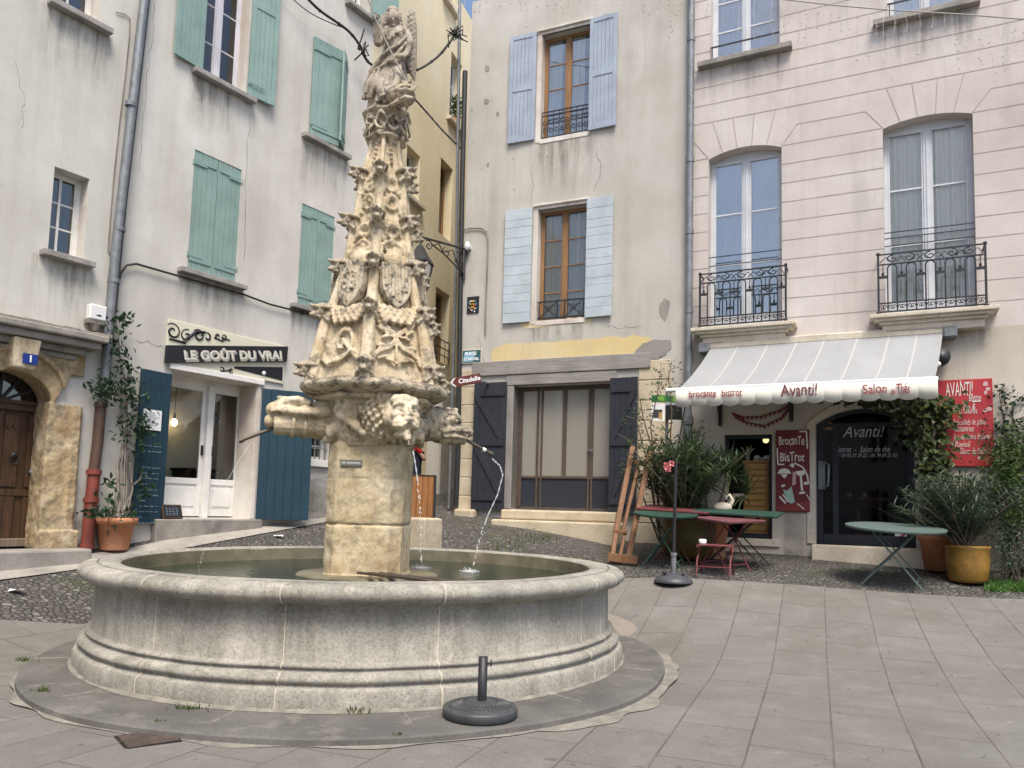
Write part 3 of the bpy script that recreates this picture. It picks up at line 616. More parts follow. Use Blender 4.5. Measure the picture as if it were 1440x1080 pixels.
# room behind the shop glass
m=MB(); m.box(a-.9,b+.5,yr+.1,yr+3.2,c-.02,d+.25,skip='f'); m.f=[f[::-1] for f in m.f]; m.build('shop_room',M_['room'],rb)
m=MB(); m.box(b-.75,b+.3,yr+.75,yr+.8,c,d+.2); m.build('partition',M_['cream'],rb)
def shop_thing(nm,mbb,mat,lab,cat,px,py,dep,grp=None):
    o=mbb.build(nm,mat); o.location=FB.world(FB.S(px,py,-dep),-dep,FB.Z(px,py,-dep)); o.rotation_euler=(0,0,FB.yaw); tag(o,lab,cat,grp); return o
M_['bulb']=emit('lit_bulb',(1,.72,.38),7)
for i,(px,py,dep,lab) in enumerate(((245,594,1.0,'lit bulb hanging highest behind the shop door glass'),(238,613,1.6,'lower left lit bulb hanging inside the shop'),(252,613,1.5,'lower right lit bulb hanging inside the shop'))):
    k=empty('pendant_lamp',FB.world(FB.S(px,py,-dep),-dep,FB.Z(px,py,-dep)),lab,'lamp',FB.yaw,'bulbs hanging in the shop')
    q=MB(); q.ball((0,0,0),(.045,.045,.06),10,8); q.build('bulb',M_['bulb'],k); q=MB(); q.tube([(0,0,.05),(0,0,.14)],.02,8); q.tube([(0,0,.14),(0,0,.75)],.005,5); q.build('flex',M_['iron'],k)
k=empty('hanging_lamp',FB.world(FB.S(303,588,-.75),-.75,FB.Z(303,588,-.75)),'small grey metal lamp hanging on a long cord behind the right shop door','lamp',FB.yaw)
q=MB(); q.lathe([(.09,-.05),(.08,0),(.03,.05),(.012,.1)],14); q.build('lamp_shade',M_['zinc'],k); q=MB(); q.tube([(0,0,.1),(0,0,.85)],.006,5); q.build('cord',M_['cream'],k)
q=MB(); 
for z in (0,.42,.84,1.2): q.box(-.55,.55,-.15,.15,z,z+.03)
for x in (-.55,.52): q.box(x,x+.03,-.15,.15,0,1.6)
o=q.build('shop_shelf',M_['door']); o.location=FB.world((a+xm)/2-.1,-2.2,c); o.rotation_euler=(0,0,FB.yaw); tag(o,'dark wooden shelf at the back of the shop, seen through the left door glass','shelf')
jm=[M_['whiteen'],M_['paleshut'],M_['zinc'],M_['paper']]
for i in range(7):
    q=MB(); h=rnd.uniform(.14,.24); q.lathe([(0,0),(.05,0),(.055,h*.6),(.025,h*.8),(.03,h),(0,h)],12); o=q.build('jar',jm[i%4]); z=(.87,1.23)[i%2]
    o.location=FB.world((a+xm)/2-.5+.13*i,-2.1,c+z); o.rotation_euler=(0,0,FB.yaw); tag(o,'pale jar standing on the dark shelf inside the shop','jar','jars on the shop shelf')
m=MB(); m.box(-.3,.3,-.3,.3,0,.72); m.box(-.34,.34,-.34,.34,.72,.76); o=m.build('shop_counter',M_['black_paint'],bevel=.01); o.location=FB.world(fx(305,690),-1.05,c); o.rotation_euler=(0,0,FB.yaw); tag(o,'low black counter behind the right shop door glass','counter')
m=MB(); m.box(a-.15,b+.15,-.12,.45,c-.9,c-.01); m.build('shop_doorstep',M_['greystone'],rb,bevel=.015)
# dark blue shop shutters
wls=FB.S(240,620)-FB.S(193,620); zb=FB.Z(208,736,.1); zt_=FB.Z(218,521,.1)
s1=shutter(rb,a-.01,-1,wls*1.0,zb,zt_,M_['navy'],7,'plank',npl=6)
s2=shutter(rb,b+.07,1,.82,FB.Z(371,731,.2),FB.Z(384,546,.2),M_['navy'],28,'plank',npl=6)
cm=MB()                                         # chalk writing on the left leaf
hh=zt_-zb
for i in range(15):
    z=hh*.5-i*.075; x=-wls+.1; 
    if i in (2,3): continue
    while x<-.12:
        l=rnd.uniform(.03,.1); cm.box(x,min(x+l,-.1),-.0055,-.003,z+rnd.uniform(-.004,.004),z+.014); x+=l+rnd.uniform(.015,.035)
        if rnd.random()<.06: break
cm.build('chalk_writing',M_['chalk'],s1)
pz=FB.Z(211,588,.1)-zb; px_=-(wls*.55)
nn=empty('paper_notice',(0,0,0),'white paper notice pinned on the dark blue shutter left of the shop door','notice'); nn.matrix_world=Matrix.Translation(FB.world(a-.01,.015+.035,zb))@Matrix.Rotation(FB.yaw+R(7),4,'Z')
m=MB(); m.box(px_-.16,px_+.13,-.009,-.004,pz-.16,pz+.12); m.build('sheet',M_['paper'],nn)
m=MB()
for i in range(8):
    z=pz+.07-i*.027; x=px_-.12; m.box(x,x+rnd.uniform(.1,.22),-.0115,-.0105,z,z+.007)
m.build('printing',M_['ink'],nn)
# pale text on the right leaf
text('chalk_writing','Café',.16,M_['chalk'],s2,(.5,-.006,FB.Z(375,581,.2)-FB.Z(371,731,.2)),wob=.15)
# sign
zT,zB=FB.Z(233,449),FB.Z(233.5,512); x0,x1=FB.S(233,480),FB.S(398.5,510)
zB=(zB+FB.Z(396,538))/2; zT=(zT+FB.Z(400,487))/2
sg=empty('shop_sign',FB.world(x0,0,zB),'cream shop board with a slanting black band reading LE GOÛT DU VRAI','sign',FB.yaw)
W=x1-x0; H=zT-zB; m=MB(); m.box(0,W,-.03,0,0,H); m.build('board',M_['cream'],sg,bevel=.004)
def sgp(px,py,o=.0): s,z=FB.st(px,py,o); return (s-x0,z-zB)
P=[sgp(230.5,486),sgp(401.3,487.8),sgp(399.4,509),sgp(228.5,510.5)]
m=MB(); m.prism([P[3],P[2],P[1],P[0]],-.075,-.03); m.build('band',M_['black'],sg,bevel=.004)
m=MB(); m.prism([sgp(327,518),sgp(395,535.5),sgp(396,516.5),sgp(328.5,515.5)],-.036,-.0295); m.build('panel',M_['black'],sg)
ang=math.atan2(P[1][1]-P[0][1],P[1][0]-P[0][0]); mid=((P[0][0]+P[2][0])/2+W*.035,(P[0][1]+P[2][1])/2)
bh=abs(P[0][1]-P[3][1])
for mm,dx,dz,yy,bd in ((M_['greytxt'],.022,-.022,-.0775,.006),(M_['creamtxt'],0,0,-.081,.0)):
    t=text('lettering','LE GOÛT DU VRAI',bh*.66,mm,sg,(mid[0]+dx,yy,mid[1]-.01+dz),rot=(PI/2,0,0),bold=bd+.004)
    t.rotation_euler=Matrix.Rotation(-ang,4,'Y').to_3x3().to_4x4().to_euler() if False else (Matrix.Rotation(-ang,3,'Y')@Matrix.Rotation(PI/2,3,'X')).to_euler()
    wd_=max(v.co.x for v in t.data.vertices)-min(v.co.x for v in t.data.vertices); t.scale=((W*.84)/wd_,1.12,1)
def scroll(mb,c,r0,r1,turns,a0,sg_=1,n=26,th=.016,y=-.034):
    pts=[];rs=[]
    for i in range(n+1):
        f=i/n; r=r0+(r1-r0)*f; a=a0+sg_*turns*2*PI*f; pts.append((c[0]+r*math.cos(a),y,c[1]+r*math.sin(a))); rs.append(th*(.4+.6*math.sin(PI*min(1,f*1.2))))
    mb.tube(pts,rs,6); return pts[-1]
m=MB()
def sc_(px,py): s,z=FB.st(px,py,.03); return (s-x0,z-zB)
k=H*.16
c1=sc_(243,466); scroll(m,c1,.03,k*1.25,1.3,0.5,1); c2=sc_(262,472); scroll(m,c2,.02,k,1.2,2.5,-1); c3=sc_(279,472); scroll(m,c3,.02,k,1.2,1.2,1); c4=sc_(291,474); scroll(m,c4,.02,k*.8,.9,3.4,1); c5=sc_(306,473); scroll(m,c5,.02,k*.45,.9,0,1); c6=sc_(315,475); scroll(m,c6,.02,k*.45,.9,3,1)
m.tube([(c1[0]-.05,-.034,c1[1]-k*1.2),(c1[0]+.2,-.034,c1[1]-k*1.25),(c2[0],-.034,c2[1]-.05),(c2[0]+.15,-.034,c2[1]+k*.9),(c3[0]+.1,-.034,c3[1]+k*.7),(c4[0]-.1,-.034,c4[1]+.0)],[.012,.02,.022,.026,.02,.01],6)
m.tube([(c5[0]-.06,-.034,c5[1]-.03),(c5[0]+.1,-.034,c5[1]-.06),(c6[0]-.05,-.034,c6[1]),(c6[0]+.1,-.034,c6[1]-.02)],.011,6)
c7=sc_(312,520); scroll(m,c7,.015,k*.42,.9,3,1); scroll(m,(c7[0]+.16,c7[1]+.01),.015,k*.4,.9,0,1); m.tube([(c7[0]-.03,-.034,c7[1]-k*.4),(c7[0]+.08,-.034,c7[1]),(c7[0]+.18,-.034,c7[1]+k*.35)],.01,6)
m.build('scrollwork',M_['black'],sg)
p=sgp(371,525,.036); m=MB(); m.lathe([(0,0),(.035,.0),(.035,.008),(0,.01)],14); m.xform(Matrix.Translation((p[0],-.037,p[1]))@Matrix.Rotation(PI/2,4,'X')); m.build('disc',M_['paper'],sg)
# downpipe between the two houses
def wpipe(F,pts,off): return [F.world(*F.st(px,py,off)[:1],off,F.st(px,py,off)[1]) for px,py in pts]
dp=empty('drainpipe',FA.world(sp_,.09,.0),'tall grey downpipe with a brown and red foot between the left houses','drainpipe')
def seg_(nm,mat,pts,r,off=.1,col=()):
    m=MB(); P=wpipe(FA,pts,off); m.tube(P,r,12)
    for (px,py) in col:
        q=Vector(wpipe(FA,[(px,py)],off)[0]); m.tube([q-Vector((0,0,.03)),q+Vector((0,0,.03))],r*1.22,12)
    L=Vector(dp.location); m.v=[tuple(Vector(v)-L) for v in m.v]; return m.build(nm,mat,dp)
up_=[(210,-60),(203,0),(186,150),(171,280),(163,350),(155,440),(147,545),(142,570)]
seg_('zinc_pipe',M_['zinc'],up_,.062,.1,[(184,147),(168,322),(160,395)]); seg_('brown_pipe',M_['castbrown'],[(142,568),(137,625),(132,662)],.066,.1,[(142,569)]); seg_('iron_foot',M_['castred'],[(133,660),(127,715),(122,771)],.075,.1,[(132,664),(128,703),(122,768)])
m=MB(); m.tube(wpipe(FA,[(216,-60),(209,0),(192,150),(176,290),(168,370),(162,440)],.13),.02,7)
for px,py in ((203,36),(197,86),(188,140),(180,240),(174,300)): q=wpipe(FA,[(px,py)],.12)[0]; m.ball(q,.035,8,6)
tag(m.build('wall_cable',M_['iron']),'thick black cable clipped along the grey downpipe','cable')
m=MB(); m.tube(wpipe(FA,[(166,400),(170,384),(178,373),(192,371),(230,382),(262,391),(300,402),(340,413),(380,428),(412,436),(450,446),(482,454)],.05),.016,7); tag(m.build('facade_cable',M_['iron']),'thin black cable running below the lower teal shutters','cable')
m=MB(); m.tube(wpipe(FA,[(163,17),(176,20),(183,26),(182,52),(176,110),(169,165),(160,250),(155,310),(152,352),(159,366)],.015),.007,5); tag(m.build('bell_wire',M_['bark']),'thin wire on the cream wall left of the grey downpipe','cable')
k=empty('alarm_box',FA.world(FA.S(131,446),.06,FA.Z(131,452)),'white plastic box fixed above the right end of the stone door hood','box',FA.yaw)
m=MB(); m.box(-.11,.11,-.07,.05,0,.2); m.build('case',M_['plasticw'],k,bevel=.015); m=MB(); m.box(-.12,.12,-.06,.05,-.05,0); m.lathe([(.05,-.14),(.07,-.05)],10); m.build('bracket',M_['bark'],k)
# kerb strip along the left houses
def kp(px,py,Y): return wpt(px,py,Y)
sheet('left_kerb_strip',[kp(-120,842,10.7),kp(0,806,11.25),kp(200,768,13.3),kp(460,730,17.2),kp(500,722,18.6),kp(498,720,18.9),kp(440,728,17.6),kp(200,757,13.75),kp(0,790,11.8),kp(-120,822,11)],M_['kerb'],.004,.15)
# ---------------------------------------------------------------- yellow house up the alley
ye=FB.world(end,0,0)
FY=Facade(0,727,12,71.5,1.0); FY.P=np.array(ye[:2])
ry=empty('yellow_house',(ye[0],ye[1],1.0),'yellow rendered house running back along the steep alley','building',FY.yaw)
yo=[]
for xl,xr,yt,yb in ((633,648.5,80,178),(618,635.5,228,335),(571,590,210,282),(611,631,408,510),(627,640,-90,12),(551,562,-80,18),(596,606,640,668)):
    o=FY.op(xl,xr,yt,yb); yo.append(o)
yo=yo[:6]
wy=wall_mesh(0,17,-2,12.6,[o+[0,.3] for o in yo],8); wy.build('wall',M_['wallY'],ry)
for i,o in enumerate(yo):
    window(ry,*o,.2,M_['oak'] if i in (1,3,4) else M_['greyframe'],M_['glassdark'],rows=3,fw=.06)
    if i in (0,2,4): sill(ry,o[0]-.15,o[1]+.15,o[2],M_['sillC'],.12,.08)
o=yo[3]; m=MB()
for z in (.15,.32,.5): m.bar((o[0],-.04,o[2]+z),(o[1],-.04,o[2]+z),.02)
for k in range(4): x=o[0]+(o[1]-o[0])*k/3; m.bar((x,-.04,o[2]),(x,-.04,o[2]+.5),.012)
m.build('guard_rail',M_['iron'],ry)
m=MB(); x=FY.S(541,8); m.box(x-.8,x-.4,-.05,.02,FY.Z(541,20),12); 
m=MB(); m.box(FY.S(598,650),FY.S(625,650),-.35,0,-1.5,FY.Z(600,668)+1.9); m.build('buttress',M_['wallL2'],ry,bevel=.03)
pp=empty('potted_herb',FY.world(yo[0][0]+.35,.02,yo[0][2]),'small leafy plant on the upper window sill of the yellow house','plant',FY.yaw)
m=MB(); m.lathe([(0,0),(.08,0),(.11,.16),(.0,.16)],12); m.build('pot',M_['terra'],pp)
M_['leaf1']=leafmat('olive_green_leaf',(.035,.075,.02),(.07,.12,.035)); m=MB()
for i in range(160): m.leaf((rnd.gauss(0,.1),rnd.gauss(0,.08),.16+rnd.uniform(0,.5)),(rnd.gauss(0,1),rnd.gauss(0,1),rnd.uniform(0,1)),.13,.05)
m.build('foliage',M_['leaf1'],pp)
# house that closes the alley
k=empty('alley_end_house',(-.9,25.5,2.5),'pale house far up the alley behind the fountain','building',R(-8))
wall_mesh(-6,6,-2,12,[(-.9,.2,0.2,2.3,0,.3),(-.6,.4,4,5.6,0,.3)],5).build('wall',M_['wallL'],k); window(k,-.6,.4,4,5.6,.2,M_['white'],M_['glassdark']); m=MB(); m.box(-.9,.2,.2,.26,.2,2.3); m.build('door',M_['door'],k)
# ---------------------------------------------------------------- middle house
FM=Facade(963,540,16.8,-23.97,.75)
M_['glassM']=glass('street_glass',(.92,.94,.94),base=.14,wav=.03)
rm=FM.root('middle_house','worn beige house with pale blue shutters over a closed glass shopfront')
sl_=FM.S(651,400); 
m1=FM.op(761,829,42,190); m2=FM.op(755,824,291,449); st_=FM.op(721,857,539.5,718)
wm=wall_mesh(sl_,0,-1.6,10.6,[m1+[0,.3],m2+[0,.3],st_+[0,.35]],9); wm.build('wall',M_['wallM'],rm)
for q,rr in ((m1,4),(m2,4)):
    m=MB(); e=.09
    m.box(q[0]-e,q[0],-.012,.04,q[2]-.06,q[3]+.1); m.box(q[1],q[1]+.03,-.012,.04,q[2]-.06,q[3]+.1); m.box(q[0],q[1],-.012,.04,q[3],q[3]+.1); m.box(q[0],q[1],-.012,.04,q[2]-.09,q[2]); m.box(q[0]-.01,q[0]+.003,.0,.17,q[2],q[3]); m.box(q[0]-e,q[1]+.05,-.05,-.01,q[3]+.06,q[3]+.1); m.build('window_surround',M_['white_jamb'],rm,bevel=.006)
window(rm,*m1,.17,M_['oak'],M_['glassM'],rows=4,fw=.05,mw=.042,curtain=.7,cm=M_['curtain']); window(rm,*m2,.17,M_['oak'],M_['glass'],rows=4,fw=.05,mw=.042,curtain=.97,cm=M_['curtgrey'])
# little iron guards
m=MB(); a,b,c=m1[0]+.02,m1[1]-.02,m1[2]+.04; h=.5
for z in (c,c+h*.86,c+h): m.bar((a,.05,z),(b,.05,z),.018)
for i in range(9): x=a+(b-a)*i/8; m.bar((x,.05,c),(x,.05,c+h),.01)
for i in range(8):
    x=a+(b-a)*(i+.5)/8
    for z,sg2 in ((c+.13,1),(c+.3,-1)): m.tube([(x+.045*math.cos(t)*(1-t/9),.045,z+sg2*.06*math.sin(t)*(1-t/9)) for t in np.linspace(0,6,14)],.007,5)
m.build('guard_rail',M_['iron'],rm)
m=MB(); a,b,c=m2[0]+.02,m2[1]-.02,m2[2]+.02; h=.34
for z in (c+.03,c+h): m.bar((a,.04,z),(b,.04,z),.024)
mid=(a+b)/2
for (p,q) in ((a+.03,mid-.07),(mid+.07,b-.03)):
    for x in (p,q): m.bar((x,.04,c),(x,.04,c+h),.016)
    m.bar((p,.04,c+.03),(q,.04,c+h),.012); m.bar((q,.04,c+.03),(p,.04,c+h),.012); m.tube([((p+q)/2+.035*math.cos(t),.035,c+h*.53+.035*math.sin(t)) for t in np.linspace(0,2*PI,12)],.008,5)
m.build('guard_rail',M_['iron'],rm)
def shm(q,xl0,xr0,xl1,xr1,mat,style,zt,zb):
    shutter(rm,q[0]-.1,-1,(q[0]-.1)-FM.S(xl0,(zt[0]+zb[0])/2),FM.Z((xl0+q[0]*0+xl0+34)/2,zb[0],.03),FM.Z(xl0+17,zt[0],.03),mat,2,style)
    shutter(rm,q[1]+.005,1,FM.S(xr1,(zt[1]+zb[1])/2)-q[1]-.005,FM.Z((xl1+xr1)/2,zb[1],.03),FM.Z((xl1+xr1)/2,zt[1],.03),mat,3,style)
shm(m1,717.5,0,829,868.5,M_['blueshut'],'panel',(50,23),(199.5,180)); shm(m2,710.5,0,823,862.5,M_['paleshut'],'boards',(295,277.5),(454,445.5))
# painted yellow band, cement patch, beam
bp=[FM.st(px,py) for px,py in ((694,490),(702,485),(760,481),(830,477.5),(912,472),(917,476),(905,485),(888,500),(878,507),(800,510),(740,512),(700,513),(692,507),(690,498))]
def ragged(P,amp,n=9,seed=1):
    out=[]
    for i in range(len(P)):
        (a,b),(c,d)=P[i],P[(i+1)%len(P)]; L=math.hypot(c-a,d-b); k=max(2,int(L/.07))
        for j in range(k):
            t_=j/k; x=a+(c-a)*t_; z=b+(d-b)*t_; out.append((x+amp*mnoise.noise((x*5,z*5,seed)),z+amp*mnoise.noise((x*6,z*6,seed+9))+amp*.6*mnoise.noise((x*19,z*19,seed+4))))
    return out
m=MB(); m.prism(ragged([(a,b) for a,b in bp],.05)[::-1],-.006,.003); m.build('ochre_band',M_['ochre'],rm)
cp=[FM.st(px,py) for px,py in ((882,506),(896,489),(908,482),(925,476),(943,475),(945,490),(936,502),(918,505))]
m=MB(); m.prism(ragged(cp,.06,seed=3)[::-1],-.009,.003); m.build('cement_patch',M_['cement'],rm)
cp=[FM.st(px,py) for px,py in ((927,428),(936,420),(943,424),(941,440),(935,452),(928,446))]
m=MB(); m.prism(ragged(cp,.05,seed=5)[::-1],-.007,.003); m.build('bare_patch',M_['greystone'],rm)
for (x,y,r_) in ((685,97,4.5),(684,143,4.0),(700,160,2.5),(686,232,2.5)): 
    m=MB(); s,z=FM.st(x,y); m.prism([(s+.012*r_*math.cos(t)*rnd.uniform(.7,1.3),z+.017*r_*math.sin(t)*rnd.uniform(.7,1.3)) for t in np.linspace(0,2*PI,11)[:-1]],-.005,.003); m.build('bare_patch',M_['greystone'],rm)
cp=[FM.st(px,py) for px,py in ((732,456),(735,452.5),(826,446),(833,447),(832,452),(790,456.5),(740,462))]
m=MB(); m.prism(ragged(cp,.05,seed=7)[::-1],-.005,.003); m.build('ochre_band',M_['ochre'],rm)
m=MB(); s0,z_=FM.st(665,524); s1,z2=FM.st(915.5,514); zt=(FM.Z(665,520)+FM.Z(915,505))/2; zb=(FM.Z(712,539)+FM.Z(915,524))/2
zmid=st_[3]+.2
m.box(s0,s1,-.05,.05,zmid,zmid+.27); m.box(FM.S(712,540),FM.S(868,533),-.035,.05,st_[3],zmid-.004); m.build('lintel_beam',M_['greybeam'],rm,bevel=.01)
zst=st_[2]
m=MB(); m.box(FM.S(711.5,630),st_[0],-.03,.25,zst,st_[3]-.003); m.build('door_post',M_['greypost'],rm,bevel=.01)
# glass shopfront
a,b,c,d=st_; y=.22; d2=d-.03
xs=[FM.S(px,640,-y) for px in (727,754,760,827,831,858)]; zk=FM.Z(790,669.5,-y); ym=.05
m=MB(); m.box(a,b,y,y+ym,c,c+.05); m.box(a,b,y,y+ym,d2-.05,d+.03)
for x0,x1 in ((a,a+.09),(xs[1],xs[1]+.035),(xs[2],xs[2]+.03),(xs[3]-.01,xs[3]+.03),(xs[4],xs[4]+.035),(b-.04,b)): m.box(x0,x1,y-.012,y+ym,c+.05,d2-.05)
mx=(xs[2]+xs[3])/2; m.box(mx-.035,mx+.035,y-.006,y+ym,zk,d2-.05); m.box(a,b,y-.008,y+ym-.004,zk-.045,zk)
fr_=m.build('shopfront_frame',M_['rustframe'],rm,bevel=.003)
m=MB(); m.box(a+.02,b-.02,y+.015,y+.03,c+.03,zk-.03); m.build('kick_panel',M_['black_paint'],fr_)
m=MB(); m.box(a+.02,b-.02,y+.02,y+.026,zk,d2-.03); m.build('pane',M_['glassdirty'],fr_)
m=MB(); n=70; pts=[(a+(b-a)*i/n,y+.1+.012*math.sin(i*.9)+.01*math.sin(i*.37)) for i in range(n+1)]
for i in range(n): m.add([(pts[i][0],pts[i][1],c),(pts[i+1][0],pts[i+1][1],c),(pts[i+1][0],pts[i+1][1],d),(pts[i][0],pts[i][1],d)],[[0,1,2,3]],True)
m.build('curtain',M_['curtgrey'],fr_)
m=MB(); hx,hz=FM.st(825,632); m.box(hx-.05,hx+.05,y-.05,y-.03,hz-.012,hz+.012); m.box(hx+.02,hx+.045,y-.05,y,hz-.03,hz+.03); m.build('handle',M_['zinc'],fr_)
shutter(rm,st_[0]-.13,-1,(st_[0]-.13)-FM.S(667.5,630),FM.Z(688,718,.05),FM.Z(688,538,.05),M_['black_paint'],3,'zed',npl=5,y=-.03)
shutter(rm,st_[1]+.01,1,FM.S(895.5,630,.05)-st_[1],FM.Z(875,725,.05),FM.Z(875,531,.05),M_['black_paint'],4,'zed',npl=5,y=-.03)
# quoins
def quoins(par,xa,xb,zb_,zt_,n,mat,y=-.02,wob=.06):
    m=MB(); z=zb_
    for i in range(n):
        h=(zt_-zb_)/n; k=rnd.uniform(0,wob)*(1 if i%2 else -.5)
        m.box(xa,xb+k,y,.02,z+.005,z+h-.005); z+=h
    return m.build('quoin',mat,par,bevel=.014,seg=2)
qz0=FM.Z(655,726)-.3
quoins(rm,sl_-.012,FM.S(666.5,640)-.02,qz0,FM.Z(655,520),9,M_['limestone2'],wob=.04); quoins(rm,FM.S(897,620),FM.S(944,600),FM.Z(920,740)-.3,FM.Z(920,506),9,M_['limestone2'],wob=.05)
# return face of quoins on the alley side
m=MB(); m.box(sl_-.02,sl_+.3,-.012,.5,qz0,FM.Z(655,520)); m.build('quoin',M_['limestone2'],rm,bevel=.02)
m=MB(); m.box(FM.S(645,725),FM.S(672,725),-.22,.1,FM.Z(655,735,.2)-.5,FM.Z(655,716,.1)); m.build('corner_stone',M_['limestone2'],rm,bevel=.04,seg=2)
zs=st_[2]-.006
m=MB(); m.box(FM.S(705,720,.3),FM.S(866,722,.3),-.34,.3,zs-.17,zs); m.box(FM.S(694,728,.5),FM.S(866,735,.55),-.62,.3,zs-.9,zs-.175); m.build('doorstep',M_['limestone2'],rm,bevel=.03,seg=2)
# crack lines and the looped cable
m=MB(); m.tube([FM.world(*FM.st(px,py,.03)[:1],.03,FM.st(px,py,.03)[1]) for px,py in ((650,330),(653,323),(662,320.5),(678,321),(685,326),(686.5,340),(684.5,400),(683,440),(682.5,470))],.014,6); tag(m.build('loop_cable',M_['bark'],None),'looped grey cable on the beige wall above the mosaic tile panel','cable')
# pipes and cables at the alley corner
def cpipe(nm,pts,r,mat,lab,cat,off=.06,dx=0):
    m=MB(); m.tube([FM.world(FM.S(px,py,off)+dx,off,FM.Z(px,py,off)) for px,py in pts],r,8); return tag(m.build(nm,mat),lab,cat)
cpipe('alley_drainpipe',[(652.5,-40),(648,330),(641,600),(637,716)],.032,M_['zinc'],'slim grey downpipe at the alley corner of the beige house','drainpipe',-.12,-.09)
cpipe('alley_cable',[(656,100),(652,250),(649,420),(646,640),(643,712)],.05,M_['iron'],'black cable bundle down the alley corner of the beige house','cable',.05,-.03)
k=empty('junction_sleeve',FM.world(FM.S(657,346,.1),.1,FM.Z(657,346,.1)),'white rounded junction cover beside the lamp bracket on the beige wall','box',FM.yaw)
m=MB(); m.ball((0,0,0),(.06,.05,.09)); m.box(-.04,.04,-.01,.1,-.04,.03); m.build('cover',M_['plasticw'],k); m=MB(); m.tube([(0,0,-.08),(-.02,.03,-.16)],.02,8); m.build('gland',M_['iron'],k)
# street lamp on a scroll bracket
lp=FM.world(sl_+.05,.05,FM.Z(652,352)); tipY=18.0
tip=Vector(atd(591,333,tipY)); base=Vector(lp); k=empty('bracket_lamp',base,'black lantern hanging from a scrolled iron bracket on the alley corner, behind the spire','street lamp')
v=tip-base; hd_=Vector((v.x,v.y,0)).normalized(); Ln=math.hypot(v.x,v.y)
def bl(s,z): return tuple(hd_*s+Vector((0,0,z)))
m=MB(); m.bar(bl(0,0),bl(Ln,v.z),.035,.03); m.tube([bl(Ln*t,-.5*(1-t)**1.6+v.z*t-.03) for t in np.linspace(0,.75,14)],.014,6)
for s,z,r0,tu,sg2 in ((.14*Ln,-.22,.13,1.4,1),(.42*Ln,-.16,.1,1.3,-1),(.82*Ln,-.12,.1,1.5,1)):
    m.tube([bl(s+r0*(1-i/26)*math.cos(sg2*i/26*tu*2*PI+1),z+v.z*s/Ln+r0*(1-i/26)*math.sin(sg2*i/26*tu*2*PI+1)) for i in range(25)],.011,6)
m.tube([bl(.82*Ln-.1,-.1+v.z*.8),bl(.6*Ln,-.06),bl(.5*Ln,-.2),bl(.28*Ln,-.1),bl(.2*Ln,-.3),bl(0,-.5)],.012,6); m.bar(bl(0,.12),bl(0,-.6),.03,.05); m.build('bracket',M_['iron'],k)
lx=bl(Ln*.985,v.z-.04); m=MB(); cz=lx[2]
c0=(lx[0],lx[1],0)
m.tube([(lx[0],lx[1],cz+.03),(lx[0],lx[1],cz-.12)],.018,8); m.lathe([(.03,cz-.1),(.08,cz-.16),(.1,cz-.2),(.27,cz-.42),(.28,cz-.46),(.0,cz-.46)],4,c0,sm=False,a0=.5); 
for j in range(4):
    a=.5+j*PI/2; m.bar((lx[0]+.25*math.cos(a),lx[1]+.25*math.sin(a),cz-.46),(lx[0]+.15*math.cos(a),lx[1]+.15*math.sin(a),cz-.95),.022)
m.lathe([(.0,cz-1.0),(.1,cz-.98),(.165,cz-.95),(.165,cz-.93)],4,c0,sm=False,a0=.5); lt=m.build('lantern',M_['iron'],k)
m=MB(); m.lathe([(.235,cz-.465),(.145,cz-.94)],4,c0,sm=False,a0=.5); m.build('lantern_glass',glass('opal_glass',(.8,.82,.82),.05,dirt=.35),lt)
# mosaic tile panel: a plain scatter of coloured tiles on black
s,z=FM.st(665.5,429); k=empty('mosaic_panel',FM.world(s,0,z),'small square black mosaic panel with coloured tiles on the beige wall','mosaic',FM.yaw)
ms=.125
m=MB(); m.box(-ms,ms,-.02,0,-ms*1.3,ms*1.3); m.build('backing',M_['black'],k,bevel=.003)
tl={'yellow_tile':((.75,.45,.05),[(3,2),(4,2),(2,4),(4,4),(3,6),(5,7)]),'blue_tile':((.12,.3,.5),[(1,3),(1,6),(6,4),(6,7),(5,2)]),'orange_tile':((.6,.18,.06),[(4,6),(2,7),(5,5)]),'white_tile':((.7,.7,.68),[(2,2),(3,8),(5,9)])}
for nm,(col,cl) in tl.items():
    m=MB(); u=2*ms/8.5
    for (i,j) in cl: x=-ms+u*(i+.25); zz=ms*1.3-u*(j+.6); m.box(x,x+u*.9,-.026,-.019,zz-u*.9,zz)
    m.build(nm,flat(nm,col,.3),k)
s,z=FM.st(664,501.5); k=empty('street_plate',FM.world(s,0,z),'small framed blue street name plate on the beige corner above the brown arrow','street sign',FM.yaw)
m=MB(); m.box(-.21,.21,-.025,0,-.135,.135); m.build('frame',M_['sillC'],k,bevel=.004); m=MB(); m.box(-.19,.19,-.029,-.02,-.115,.115); m.build('plate',flat('teal_enamel',(.035,.10,.11),.25),k); m=MB(); m.prism([(-.18,-.1),(.03,-.1),(.08,.02),(.03,.09),(-.14,.09)][::-1],-.0305,-.028); m.build('worn_enamel',flat('pale_blue_enamel',(.22,.42,.55),.3),k)
text('lettering','PLACE',.085,M_['whiteen'],k,(-.02,-.033,.05),bold=.003); text('lettering','ST MICHEL',.068,M_['whiteen'],k,(.0,-.033,-.055),bold=.002)
